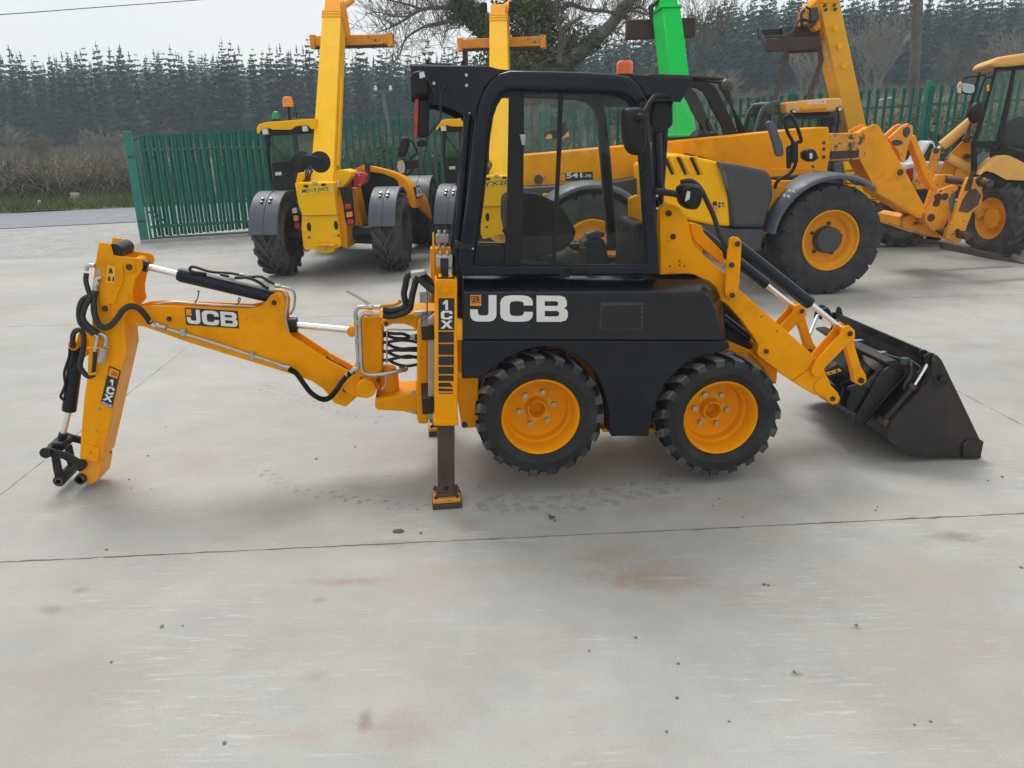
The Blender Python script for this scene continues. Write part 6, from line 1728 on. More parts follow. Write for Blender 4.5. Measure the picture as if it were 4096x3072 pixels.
    if beacons:
        s = [(-0.93,0.6,2.534),(-0.913,0.6,2.686),(-0.934,0.6,2.286)]
        h = s[1][2] - s[0][2]
        r = .085
        MB().lathez([(r, 0), (r * .98, h * .5), (r * .80, h * .95), (r * .6, h)], s[0], 20).build('beacon', 'orange_lens', cab_)
        MB().tube([s[2], s[0]], .022, 8).build('beacon_stalk', 'black', cab_)
        s = [(-1.145,0.6,2.351),(-1.132,0.6,2.468)]
        h = s[1][2] - s[0][2]
        MB().lathez([(.066, 0), (.064, h * .55), (.045, h * .9), (.02, h)], s[0], 20).build('beacon', 'green_lens', cab_)
        MB().lathez([(.07, -.03), (.07, .0)], s[0], 20).build('beacon_base', 'black', cab_)
        a_ = [(-0.84,0.7,2.322),(-0.847,0.7,2.553)]
        MB().tube(a_, .008, 5).build('aerial', 'black', cab_)
        a_ = [(-0.602,0.9,2.367),(-0.862,0.9,2.398)]
        MB().tube(a_, .010, 5).build('aerial', 'black', cab_)
    # round mirror on its bent arm, hoses at the boom foot
    if boom['mirror']:
        c_ = [(-0.072,-0.78,1.723)][0]
        MB().lathe([(.0, -.03), (.09, -.02), (.150, 0), (.155, .012), (.0, .02)], c_, 30).build('mirror', 'black', R0)
        MB().cyl((c_[0] + .01, -.86, c_[2] + .03), (c_[0] + .01, -.78, c_[2] + .03), .035, 14).build('mirror_boss', 'black', R0, .006)
        hose('mirror_arm', [(-0.513,-0.7,1.306),(-0.486,-0.75,1.449),(-0.368,-0.82,1.69),(-0.3,-0.86,1.784),(-0.228,-0.88,1.812),(-0.141,-0.88,1.799),(-0.051,-0.86,1.771)], .016, R0, 'black', 5)
    for s in ([(-0.466,-0.45,1.394),(-0.419,-0.5,1.502),(-0.364,-0.5,1.589),(-0.328,-0.45,1.648)], [(-0.428,-0.45,1.393),(-0.383,-0.5,1.493),(-0.334,-0.5,1.571),(-0.303,-0.45,1.621)], [(-0.391,-0.45,1.393),(-0.351,-0.5,1.484),(-0.313,-0.5,1.545),(-0.297,-0.45,1.586)]):
        hose('hydraulic_hose', s, .014, R0)
    for s in [(-0.394,-0.5,1.572),(-0.36,-0.5,1.575),(-0.331,-0.5,1.571)]:
        MB().cyl((s[0], s[1], s[2] - .03), (s[0], s[1], s[2] + .03), .014, 8).build('hose_fitting', 'steel', R0)
    # engine pod: yellow hood with black back, exhaust, red locker
    HR = [(0.136,1.538),(0.146,1.568),(0.295,1.627),(0.411,1.612),(0.698,1.537),(0.888,1.453),(0.97,1.377),(1.032,1.267),(1.067,1.135),(1.091,0.941),(1.029,0.953),(0.962,1.079),(0.863,1.223),(0.828,1.373),(0.768,1.421),(0.597,1.489),(0.288,1.54),(0.146,1.523)]
    hd_ = MB().loft([[(u, .30, z) for u, z in HR], [(u, .75, z - .03) for u, z in HR], [(u, 1.9, z - .34) for u, z in HR]]).build('engine_hood', 'yellow', R0, .012)
    MB().prism([(0.144,1.275),(0.193,1.52),(0.273,1.533),(0.583,1.482),(0.755,1.414),(0.815,1.364),(0.85,1.215),(0.922,1.094),(0.894,0.651),(0.222,0.645)], .36, .8).build('engine_bay', 'black', hd_, .01)
    hp_ = [(0.825,0.9,1.09),(0.769,1.5,1.053),(0.799,1.5,1.186),(0.835,0.9,1.252)]
    hq = [(1.034,1.258),(1.066,1.139)]
    e0 = lambda d, f, v: (hq[1][0] + (hq[0][0] - hq[1][0]) * f + d, v, hq[1][1] + (hq[0][1] - hq[1][1]) * f)
    decal('decal', [e0(.006, -.55, .50), e0(.006, -.55, 1.1), e0(.006, .95, 1.1), e0(.006, .95, .50)], 'decal_black', hd_, .003)
    letters('JCB', [e0(.013, -.4, .55), e0(.013, -.4, 1.05), e0(.013, .8, 1.05), e0(.013, .8, .55)], hd_, 'white')
    s = [(0.391,0.12,1.418),(0.411,0.12,1.666)]
    MB().tube([s[0], s[1]], .042, 14, False).build('exhaust_pipe', 'rust_dark', R0, smooth=60)
    MB().prism([(0.176,1.527),(0.289,1.543),(0.42,1.546),(0.463,1.496),(0.46,1.389),(0.355,1.322),(0.214,1.321),(0.178,1.339)], -.32, -.08).build('tool_locker', 'red_paint', R0, .015)
    MB().prism([(0.258,1.54),(0.292,1.543),(0.278,1.326),(0.248,1.327)], -.335, -.325).build('locker_strap', 'black', R0, .003)
    s = [(0.378,1.508),(0.379,1.363)]
    for q in s:
        MB().cyl((q[0], -.335, q[1]), (q[0], -.32, q[1]), .018, 12).build('locker_stud', 'alu', R0)
    MB().prism([(0.107,1.447),(0.139,1.455),(0.122,1.35),(0.089,1.351)], -.585, -.56).build('marker_lamp', 'clear_lens', R0, .004)
    # right hand mirror group at the front
    if boom['mirror']:
        mq = [(0.714,1.6,2.034),(0.809,1.6,2.022),(0.777,1.6,1.853),(0.704,1.6,1.703),(0.608,1.6,1.694),(0.591,1.6,1.765),(0.658,1.6,1.975)]
        ps = [(q[0], q[2]) for q in mq]
        MB().prism(roundpoly(ps, .05), 1.55, 1.75).build('mirror', 'black', R0, .03, 3)
        mq = [(0.584,1.6,1.658),(0.691,1.6,1.669),(0.727,1.6,1.55),(0.708,1.6,1.418),(0.6,1.6,1.405),(0.554,1.6,1.532)]
        ps = [(q[0], q[2]) for q in mq]
        MB().prism(roundpoly(ps, .03), 1.58, 1.68).build('mirror', 'black', R0, .01)
        cx_, cz_ = sum(p[0] for p in ps) / 6, sum(p[1] for p in ps) / 6
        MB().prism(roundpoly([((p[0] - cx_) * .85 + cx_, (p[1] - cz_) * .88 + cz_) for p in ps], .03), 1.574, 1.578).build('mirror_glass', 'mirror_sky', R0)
        hose('mirror_arm', [(0.775,1.65,1.972),(0.858,1.65,1.941),(0.922,1.65,1.768),(0.844,1.65,1.709),(0.796,1.65,1.608),(0.82,1.65,1.485),(0.74,1.65,1.404),(0.631,1.65,1.375)], .018, R0, 'black', 5)
        MB().prism([(0.722,1.642),(0.925,1.649),(0.938,1.506),(0.734,1.489)], 1.60, 1.70).build('work_lamp', 'black', R0, .01)
    return R0

TA = rear_telehandler('yellow telehandler seen from behind with green and amber beacons, boom raised, left of the cab', (-2.620,12.550,0), -0.0698, 'MD19 JWZ', {'bar': (-.56, .95), 'mirror': True}, True)
TB = rear_telehandler('yellow telehandler seen from behind, half hidden by the black cab of the nearest machine', ((-2.620,12.550,0)[0] + 2.72, (-2.620,12.550,0)[1] + .86, 0), -0.0698 - .075, 'YX20', {'bar': (-.86, .84), 'mirror': False, 'lamps': True}, False)

# ------------------------------------------------------------ the telehandler parked side on behind the cab
T3 = thing('telehandler', 'yellow and grey telehandler parked side on with its boom and rusty forks lowered', 'telehandler', (4.170,9.890,0), 0.0873)
SMT = smooth_tyre_mesh('tyre', .70, .50, .375, ('rubber_grey',))
def big_rim():
    m = MB()
    m.lathe([(.392, .05), (.385, .022), (.372, .018), (.360, .03), (.350, .07), (.335, .085), (.300, .12), (.285, .16), (.26, .175), (.19, .18), (.0, .18)], n=48)
    return m.mesh('rim', [M_['yellow_chipped']], 30)
BRM = big_rim()
BHB = MB().lathe([(.0, .035), (.145, .04), (.165, .055), (.170, .10), (.172, .185)], n=36).mesh('hub_cap', [M_['dark_grey']], 30)
BNT = MB().cyl((0, .14, 0), (0, .18, 0), .022, 8).mesh('wheel_nut', [M_['rust']], 30)
def big_wheel(u, v, z, far=False, turn=0.):
    w = put('wheel', BRM, T3, loc=(u, v, z), rot=(0, .2, PI + turn if far else turn))
    put('tyre', SMT, w)
    if not far:
        put('hub_cap', BHB, w)
        for k in range(5):
            a = 2 * PI * k / 5 + .4
            put('wheel_nut', BNT, w, loc=(.205 * math.cos(a), 0, .205 * math.sin(a)))
    return w
h3 = [(-0.06,0.672),(-3.153,0.64)]
big_wheel(h3[0][0], .02, .700, turn=rad(2))
big_wheel(h3[1][0], .02, .675)
big_wheel(h3[0][0], 2.55, .700, True)
big_wheel(h3[1][0], 2.55, .675, True)
MB().tube([(h3[0][0], .2, .68), (h3[0][0], 2.3, .68)], .13, 12).build('front_axle', 'yellow_worn', T3)
MB().tube([(h3[1][0], .2, .66), (h3[1][0], 2.3, .66)], .13, 12).build('rear_axle', 'yellow_worn', T3)
def arc_fender(cu, cz, R, a0, a1, v0, v1):
    n = 16
    rings = []
    for i in range(n + 1):
        a = a0 + (a1 - a0) * i / n
        c, s = math.cos(a), math.sin(a)
        pr = [(v0, R - .05), (v0, R - .01), (v0 + .05, R + .02), (v1, R + .02), (v1, R), (v0 + .055, R), (v0 + .02, R - .02), (v0 + .02, R - .05)]
        rings.append([(cu + r * c, v, cz + r * s) for v, r in pr])
    return MB().loft(rings).build('mudguard', 'grey_plastic', T3, .008)
f1 = arc_fender(h3[0][0], .70, .815, rad(52), rad(172), .0, .56)
arc_fender(h3[1][0], .675, .80, rad(20), rad(165), .0, .56)
for s in [(-0.697,-0.02,1.333),(-0.645,-0.02,1.323),(-0.759,-0.02,1.276),(-0.706,-0.02,1.263)]:
    MB().ball(s, .022, 10, 6).build('bolt', 'steel', f1)
MB().prism([(-1.008,1.444),(-0.187,1.424),(-0.113,1.194),(-0.504,1.204),(-0.633,1.024),(-0.704,0.722),(-0.95,0.73)], .45, 2.1).build('front_frame', 'yellow', T3, .015)
MB().prism([(-0.855,1.425),(-0.58,1.363),(-0.581,1.173),(-0.655,1.124),(-0.745,1.023),(-0.773,0.901),(-0.801,0.774),(-0.901,0.772),(-0.849,0.979),(-0.822,1.119),(-0.814,1.249)], .30, .42).build('wheel_arch_plate', 'yellow', T3, .01)
MB().prism([(-0.677,1.467),(-0.363,1.482),(-0.123,1.511),(-0.065,1.418),(-0.348,1.334),(-0.641,1.341)], .5, .7).build('frame_gap', 'black', T3, .01)
MB().prism([(-3.691,1.34),(-2.876,1.319),(-2.653,0.711),(-2.963,0.48),(-3.521,0.499),(-3.693,0.777)], .58, 2.0).build('rear_frame', 'yellow', T3, .015)
MB().prism([(-3.944,1.413),(-2.913,1.441),(-2.328,1.518),(-1.931,0.814),(-3.455,0.49),(-3.955,0.507)], .62, 2.1).build('chassis', 'dark_grey', T3, .02)
# engine pod
MB().prism([(-2.474,1.686),(-2.245,1.696),(-2.215,1.78),(-2.082,1.805),(-1.9,1.767),(-1.694,1.727),(-1.52,1.68),(-1.419,1.387),(-1.361,0.904),(-1.62,0.929),(-1.902,0.993),(-2.092,1.098),(-2.223,1.212),(-2.458,1.256)], .10, .85).build('engine_hood', 'yellow_hood', T3, .06, 4)
for k in range(3):
    q = [(x + 47 * k, y + 12 * k) for x, y in ((0, 0),)]
LV = [(-2.244,1.776),(-2.136,1.566),(-2.167,1.558),(-2.282,1.768)]
for k in range(3):
    MB().prism([(u + .165 * k, z - .006 * k) for u, z in LV], .085, .12).build('louvre', 'black', T3, .006)
    MB().prism([(u + .165 * k + .05, z - .006 * k + .012) for u, z in LV], .060, .12).build('louvre_fin', 'yellow_hood', T3, .008)
MB().prism([(-1.623,1.699),(-1.505,1.688),(-1.321,1.657),(-1.089,1.609),(-0.971,1.578),(-0.895,1.497),(-0.862,1.279),(-0.904,1.07),(-0.939,0.884),(-1.375,0.901),(-1.44,1.261),(-1.542,1.566)], .06, .9).build('grey_side_panel', 'dark_grey', T3, .05, 4)
MB().prism([(-1.627,1.704),(-1.577,1.699),(-1.495,1.565),(-1.434,1.348),(-1.482,1.371),(-1.544,1.545)], .045, .07).build('panel_trim', 'grey_plastic', T3, .01)
MB().prism([(-1.931,0.99),(-1.367,0.884),(-0.925,0.871),(-0.942,0.571),(-1.227,0.576),(-1.756,0.756),(-2.19,1.103)], .10, .9).build('lower_skirt', 'dark_grey', T3, .03, 3)
q = [(-1.624,1.223),(-1.578,1.226),(-1.567,1.102),(-1.613,1.099)]
MB().prism(q, .085, .10).build('side_marker', 'black', T3, .003)
MB().prism([(-1.616,1.174),(-1.574,1.175),(-1.57,1.107),(-1.611,1.106)], .080, .086).build('side_marker_lens', 'orange_lens', T3)
decal('warning_decal', rect([(-1.563,1.142),(-1.463,1.139),(-1.47,1.232),(-1.569,1.235)], .0965), 'yellow_decal_reflection', T3, .003)
for s in ([(-1.557,1.19),(-1.52,1.189),(-1.541,1.223)], [(-1.513,1.189),(-1.476,1.188),(-1.497,1.222)], [(-1.549,1.148),(-1.522,1.148),(-1.524,1.178),(-1.552,1.179)], [(-1.499,1.149),(-1.472,1.166),(-1.5,1.176)]):
    MB().prism(s, .0905, .0925).build('decal', 'decal_black', T3, smooth=0)
# boom, nose and tilt linkage
BM3 = [(-3.934,1.798),(-1.975,1.928),(-0.215,2.056),(0.083,2.074),(0.208,2.076),(0.237,1.947),(0.261,1.738),(0.254,1.491),(0.028,1.513),(0.014,1.544),(-0.506,1.438),(-0.968,1.555),(-1.272,1.643),(-1.5,1.724),(-1.748,1.78),(-2.24,1.415),(-2.751,1.389),(-3.338,1.355),(-3.881,1.339),(-3.979,1.419)]
b3 = MB().prism(BM3, .95, 1.40).build('boom', 'yellow', T3, .014)
MB().prism([(0.225,1.989),(0.743,1.995),(0.796,1.684),(0.686,1.643),(0.265,1.638)], .99, 1.36).build('inner_boom', 'yellow_rough', b3, .01)
MB().prism([(0.286,1.765),(0.687,1.771),(0.694,1.676),(0.298,1.657)], .978, .99).build('wear_strip', 'rust_dark', b3, .004)
NOSE = [(0.684,1.882),(0.692,2.022),(0.862,2.103),(0.916,2.095),(0.977,2.032),(1.36,1.533),(1.762,0.978),(1.73,0.83),(1.685,0.831),(1.028,1.188),(0.904,1.383),(0.705,1.666)]
MB().prism(NOSE, 1.0, 1.035).build('boom_nose', 'yellow_chipped', b3, .008)
MB().prism(NOSE, 1.32, 1.355).build('boom_nose', 'yellow_chipped', b3, .008)
MB().prism([(0.714,1.979),(0.893,2.072),(0.988,2.003),(1.747,0.982),(1.701,0.848),(1.054,1.196),(0.942,1.381),(0.743,1.665)], 1.036, 1.319).build('boom_nose_web', 'yellow_chipped', b3, .006)
MB().prism([(0.965,1.372),(1.203,1.527),(1.251,1.496),(1.308,1.253),(1.72,0.852),(1.033,1.189)], .99, 1.0).build('nose_doubler', 'yellow_chipped', b3, .006)
pin([(1.314,1.464)][0], .045, (.975, 1.36), T3, 'rust', .075, 'yellow_chipped')
MB().prism([(1.131,1.908),(1.299,2.065),(1.38,2.103),(1.453,2.072),(1.476,1.964),(1.434,1.807),(1.412,1.588),(1.343,1.609),(1.304,1.73),(1.178,1.852)], 1.06, 1.12).build('tilt_lever', 'yellow_worn', b3, .01)
MB().prism([(1.131,1.908),(1.299,2.065),(1.38,2.103),(1.453,2.072),(1.476,1.964),(1.434,1.807),(1.412,1.588),(1.343,1.609),(1.304,1.73),(1.178,1.852)], 1.24, 1.30).build('tilt_lever', 'yellow_worn', b3, .01)
for s in ([(1.318,2.026),(1.365,2.068),(1.418,2.043),(1.426,1.965),(1.378,1.911),(1.329,1.948)], [(1.172,1.872),(1.229,1.899),(1.329,1.877),(1.345,1.839),(1.263,1.811),(1.192,1.821)]):
    MB().prism(roundpoly(s, .03), 1.05, 1.065).build('pin_keeper', 'dark_grey', b3, .006)
MB().prism([(1.454,1.925),(1.53,1.953),(1.976,1.215),(1.957,1.195),(1.899,1.207),(1.762,1.375),(1.579,1.703)], 1.10, 1.26).build('tilt_link', 'yellow_chipped', b3, .012)
# fork carriage
MB().prism([(1.753,0.824),(1.751,0.897),(1.842,1.03),(1.889,1.153),(1.924,1.213),(2.112,1.28),(2.194,1.258),(2.192,1.207),(2.101,1.147),(2.081,1.065),(2.15,0.855),(2.076,0.688),(1.924,0.65),(1.82,0.738)], .98, 1.03).build('carriage_plate', 'yellow_worn', b3, .01)
for s, r_ in (([(1.921,1.113)], .055), ([(2.015,1.121)], .05), ([(1.905,1.035)], .05)):
    MB().cyl((s[0][0], .972, s[0][1]), (s[0][0], .99, s[0][1]), r_, 16).build('plate_hole', 'rust_dark', b3)
pin([(1.836,0.841)][0], .055, (.94, 1.36), T3, 'rust_dark', .085, 'yellow_worn')
MB().prism([(1.999,0.561),(2.008,0.645),(2.108,0.974),(2.169,1.268),(2.203,1.388),(2.412,1.383),(2.471,1.362),(2.473,1.291),(2.401,1.263),(2.458,1.129),(2.436,1.007),(2.338,0.927),(2.289,0.7),(2.249,0.511),(2.169,0.484)], .80, .88).build('fork_frame', 'yellow_worn', b3, .012)
MB().prism([(1.999,0.561),(2.008,0.645),(2.108,0.974),(2.169,1.268),(2.203,1.388),(2.412,1.383),(2.471,1.362),(2.473,1.291),(2.401,1.263),(2.458,1.129),(2.436,1.007),(2.338,0.927),(2.289,0.7),(2.249,0.511),(2.169,0.484)], 1.50, 1.58).build('fork_frame', 'yellow_worn', b3, .012)
MB().prism([(2.154,1.221),(2.21,1.461),(2.265,1.459),(2.257,1.32),(2.245,1.199)], .78, .80).build('latch_bar', 'rust_dark', b3, .004)
MB().prism([(2.125,0.937),(2.156,1.08),(2.231,1.22),(2.326,1.237),(2.418,1.134),(2.4,1.012),(2.262,0.913)], .785, .80).build('rust_patch', 'rust', b3, .006)
cb = [(2.381,1.314),(2.191,0.619),(1.723,0.758)]
for q in cb[:2]:
    MB().tube([(q[0], .60, q[1]), (q[0], 1.78, q[1])], .055, 10).build('carriage_bar', 'rust', b3, smooth=60)
pin([(2.353,1.345)][0], .05, (.775, .83), T3, 'rust_dark')
pin([(2.153,0.667)][0], .03, (.785, .82), T3, 'rust_dark')
for v0, pl in ((.62, [(1.876,0.529),(1.999,0.515),(2.004,0.484),(2.574,0.373),(3.097,0.219),(3.525,0.099),(3.101,0.196),(2.36,0.338),(1.903,0.436),(1.876,0.468)]), (1.55, [(2.042,0.543),(2.146,0.539),(2.178,0.461),(2.646,0.356),(3.271,0.223),(3.624,0.15),(3.277,0.189),(2.654,0.311),(2.137,0.417),(2.061,0.453)])):
    MB().prism(pl, v0, v0 + .12).build('fork_tine', 'rust_dark', b3, .006)
MB().prism([(1.571,0.696),(1.598,0.823),(1.684,0.864),(1.831,0.795),(1.982,0.705),(2.269,0.501),(2.102,0.528),(1.762,0.647)], 1.2, 1.9).build('carriage_foot', 'yellow_worn', b3, .01)
# badge and boom details
decal('badge', rect([(-3.42,1.459),(-2.975,1.471),(-2.981,1.575),(-3.425,1.563)], .945), 'decal_black', b3, .004)
decal('badge_emblem', rect([(-3.418,1.464),(-3.346,1.464),(-3.349,1.559),(-3.423,1.556)], .9395), 'decal_orange', b3, .002)
text('541', rect([(-3.333,1.497),(-3.121,1.501),(-3.124,1.566),(-3.336,1.564)], .937), b3, 'white', bold=.035)
text('-70', rect([(-3.109,1.501),(-2.998,1.503),(-2.998,1.54),(-3.112,1.538)], .937), b3, 'white', bold=.02)
s = [(-3.704,1.491)][0]
MB().cyl((s[0], .93, s[1]), (s[0], .95, s[1]), .11, 24).build('pivot_boss', 'yellow_worn', b3, .01)
MB().cyl((s[0], .90, s[1]), (s[0], .93, s[1]), .06, 20).build('pivot_pin', 'rust', b3, .01)
for s in [(0.178,1.693),(0.177,1.692),(0.085,1.687),(0.035,1.568),(0.159,1.877),(0.168,1.795)]:
    MB().cyl((s[0], .94, s[1]), (s[0], .955, s[1]), .022, 12).build('bolt', 'rust', b3)
MB().prism([(-0.682,1.552),(-0.002,1.566),(0.006,1.487),(-0.525,1.431),(-0.569,1.451)], .86, .95).build('boom_guard', 'yellow', b3, .01)
MB().prism([(0.104,1.487),(0.338,1.536),(0.35,1.477),(0.279,1.449),(0.11,1.433)], 1.3, 1.6).build('front_lamp', 'red_lens', T3, .01)
# far side cab
CB = [(-2.138,2.734),(-1.573,2.696),(-1.352,2.684),(-1.24,2.658),(-1.164,2.592),(-1.084,2.461),(-0.974,2.268),(-0.808,1.983),(-1.05,1.965),(-1.404,1.949),(-2.107,1.918)]
CI = [(-2.056,2.633),(-1.57,2.634),(-1.442,2.608),(-1.36,2.566),(-1.283,2.464),(-1.22,2.346),(-1.077,2.137),(-1.02,2.002),(-1.148,1.982),(-1.405,1.971),(-2.013,1.961)]
cb3 = MB().ring(CB, CI, 1.50, 1.56).build('cab_frame', 'black', T3, .02)
MB().ring(CB, CI, 2.40, 2.46).build('cab_frame', 'black', T3, .02)
MB().prism(CI, 1.53, 1.536).build('side_window', 'glass', cb3, smooth=0)
MB().prism(CI, 2.43, 2.436).build('side_window', 'glass', cb3, smooth=0)
MB().prism([(-2.138,2.746),(-1.574,2.71),(-1.256,2.673),(-1.254,2.644),(-1.572,2.677),(-2.137,2.713)], 1.50, 2.46).build('cab_roof', 'black', cb3, .02)
MB().prism([(-2.09,2.804),(-1.482,2.775),(-1.083,2.741),(-1.081,2.712),(-1.481,2.746),(-2.089,2.78)], 1.5, 2.5).build('roof_guard', 'rust_dark', cb3, .01)
MB().prism([(-1.308,1.991),(-1.23,2.066),(-1.144,2.018),(-1.063,2.047),(-0.992,1.969),(-1.305,1.944)], 1.7, 2.2).build('steering_console', 'black', cb3, .03)
for k in range(5):
    a, b = [(-1.145,1.5,2.664),(-0.695,1.5,1.996)]
    c_, d_ = [(-0.708,2.4,2.707),(-0.464,2.4,1.988)]
    t = k / 4
    MB().tube([tuple(Vector(a).lerp(Vector(c_), t)), tuple(Vector(b).lerp(Vector(d_), t))], .014, 6).build('guard_bar', 'black', cb3)
s = [(-1.04,1.5,2.634)][0]
MB().ball(s, (.10, .09, .09)).build('work_lamp', 'dark_grey', cb3)
MB().tube([(-1.321,1.5,2.702),(-1.098,1.5,2.671),(-1.033,1.5,2.656)], .02, 6).build('lamp_rail', 'black', cb3)
# mirrors and lamp on the near front corner
mg = roundpoly([(-0.997,2.144),(-0.959,2.169),(-0.907,2.153),(-0.831,2.015),(-0.768,1.887),(-0.742,1.763),(-0.786,1.738),(-0.838,1.75),(-0.903,1.932)], .05, 4)
MB().prism(mg, .12, .20).build('mirror', 'grey_plastic', T3, .03, 3)
mg = roundpoly([(-0.734,1.855),(-0.685,1.89),(-0.642,1.854),(-0.637,1.736),(-0.663,1.597),(-0.703,1.598)], .03, 4)
MB().prism(mg, .08, .13).build('mirror', 'black', T3, .012)
hose('mirror_arm', [(-0.795,0.2,1.354),(-0.766,0.18,1.454),(-0.635,0.15,1.54),(-0.59,0.12,1.649),(-0.626,0.1,1.757),(-0.645,0.1,1.885),(-0.727,0.1,2.014),(-0.784,0.1,2.14),(-0.779,0.1,2.202),(-0.724,0.1,2.222),(-0.661,0.1,2.159),(-0.575,0.1,1.99),(-0.556,0.1,1.915),(-0.613,0.1,1.906),(-0.627,0.1,1.821)], .022, T3, 'black', 5)
MB().tube([(-0.645,0.08,1.907),(-0.622,0.08,1.672)], .045, 8).build('mirror_bracket', 'black', T3, smooth=60)
wl3 = roundpoly([(-0.545,1.8),(-0.491,1.837),(-0.41,1.826),(-0.367,1.753),(-0.383,1.685),(-0.462,1.67),(-0.528,1.703)], .05, 4)
cw = (sum(p[0] for p in wl3) / len(wl3), sum(p[1] for p in wl3) / len(wl3))
MB().loft([[((u - cw[0]) * f + cw[0], v, (z - cw[1]) * f + cw[1]) for u, z in wl3] for f, v in ((.7, -.02), (.95, .0), (1., .08), (.8, .16))]).build('work_lamp', 'black', T3, smooth=50)
decal('lamp_window', rect([(-0.479,1.711),(-0.448,1.723),(-0.454,1.782),(-0.491,1.779)], -.024), 'clear_lens', T3)

# far side mirror of that telehandler, seen through the cab of the near machine
mg = roundpoly([(-3.396,2.062),(-3.361,2.101),(-3.265,2.105),(-3.182,2.107),(-3.175,1.98),(-3.321,1.973),(-3.376,1.99)], .03)
MB().prism(mg, 2.70, 2.76).build('mirror', 'black', T3, .01)
MB().prism([(-3.37,1.984),(-3.329,2.042),(-3.28,2.041),(-3.263,1.985),(-3.322,1.976)], 2.692, 2.699).build('mirror_glass', 'yellow_decal_reflection', T3)  # yellow reflection painted as a flat plate on the mirror
mg = roundpoly([(-3.141,2.2),(-3.079,2.222),(-3.031,2.198),(-3.009,2.068),(-3.006,2.009),(-3.127,1.976),(-3.141,2.005)], .03)
MB().prism(mg, 2.70, 2.76).build('mirror', 'black', T3, .01)
MB().prism([(-3.122,1.982),(-3.018,2.085),(-3.011,2.01),(-3.073,1.985)], 2.692, 2.699).build('mirror_glass', 'yellow_decal_reflection', T3)  # second mirror with its yellow reflection painted on too
MB().tube([(-3.171,2.73,1.98),(-3.15,2.73,1.94),(-3.136,2.73,1.834),(-3.122,2.73,1.768)], .025, 6).build('mirror_arm', 'black', T3)

# ------------------------------------------------------------ green boomed telehandler behind
def wv(p):
    return Vector(p)
GT = thing('telehandler', 'telehandler with a bright green raised boom and a brown crossbar, behind the black cab', 'telehandler', (3.3, 14.6, 0), 0)
go = Vector((3.3, 14.6, 0))
def boom4(face, depth, parent, org, mat, name='boom', bevel=.015, dirv=None):
    # face: bottom-left, bottom-right, top-right, top-left world points of the visible face
    bl_, br_, tr_, tl_ = [Vector(p) - org for p in face]
    ax = ((tl_ + tr_) / 2 - (bl_ + br_) / 2).normalized()
    pr = (br_ - bl_).normalized().cross(ax).normalized()
    if pr.y < 0:
        pr = -pr
    if dirv is not None:
        pr = Vector(dirv)
    o = MB().loft([[tuple(p) for p in (bl_, br_, br_ + pr * depth, bl_ + pr * depth)], [tuple(p) for p in (tl_, tr_, tr_ + pr * depth, tl_ + pr * depth)]]).build(name, mat, parent, bevel)
    return o, (bl_, br_, tr_, tl_), ax, pr
gb, gq, gax, gpr = boom4([(2.868,13.6,1.883),(3.193,13.6,1.91),(3.173,15.4,4.211),(2.846,15.4,4.213)], .38, GT, go, 'green_paint', dirv=(-.32, .90, -.25))
a, b = gq[3], gq[2]
MB().loft([[tuple(q + gax * h + d) for q, d in ((a, Vector((-.03, -.03, 0))), (b, Vector((.03, -.03, 0))), (b, Vector((-.06, .42, -.1))), (a, Vector((-.16, .42, -.1))))] for h in (-.06, .0)]).build('boom_collar', 'green_paint', gb, .008)
MB().loft([[tuple(q + gax * h) for q in (a + Vector((.03, .04, 0)), b + Vector((-.03, .04, 0)), b + Vector((-.12, .3, -.1)), a + Vector((-.06, .3, -.1)))] for h in (-.05, .7)]).build('inner_boom', 'green_paint', gb, .01)
x0, x1 = [Vector(p) - go for p in [(2.272,15.9,3.857),(3.556,15.9,3.877)]]
MB().loft([[tuple(q + Vector((0, s, t))) for s, t in ((-.12, -.165), (.12, -.165), (.12, .165), (-.12, .165))] for q in (x0, x1)]).build('carriage_bar', 'rust_dark', gb, .015)
q0, q1 = [Vector(p) - go for p in [(2.745,15.7,4.014),(2.901,15.7,4.277)]]
for dy in (0, .1):
    MB().tube(smoothpath([tuple(q0 + Vector((0, dy, -.1))), tuple(q0 + Vector((-.05, dy, .2))), tuple((q0 + q1) / 2 + Vector((-.1, dy, .1))), tuple(q1 + Vector((0, dy, .1)))], 4), .035, 8).build('hydraulic_hose', 'hose', gb)
MB().box(tuple(q0 + Vector((.02, -.05, -.1))), tuple(q1 + Vector((.0, .25, -.1)))).build('boom_head', 'black_metal', gb, .03)
MB().box((-1.0, -1.2, .55), (.9, 1.9, 1.0)).build('chassis', 'black_metal', GT, .03)
bs = (gq[0] + gq[1]) / 2
MB().box((bs.x - .45, -1.25, .9), (bs.x + .45, -.2, bs.z + .1)).build('boom_foot', 'green_paint', GT, .03)
for x in (-.85, 1.3):
    for y in (-.6, 1.5):
        agri_wheel(GT, (x, y, .605), (0, 0, PI / 2))

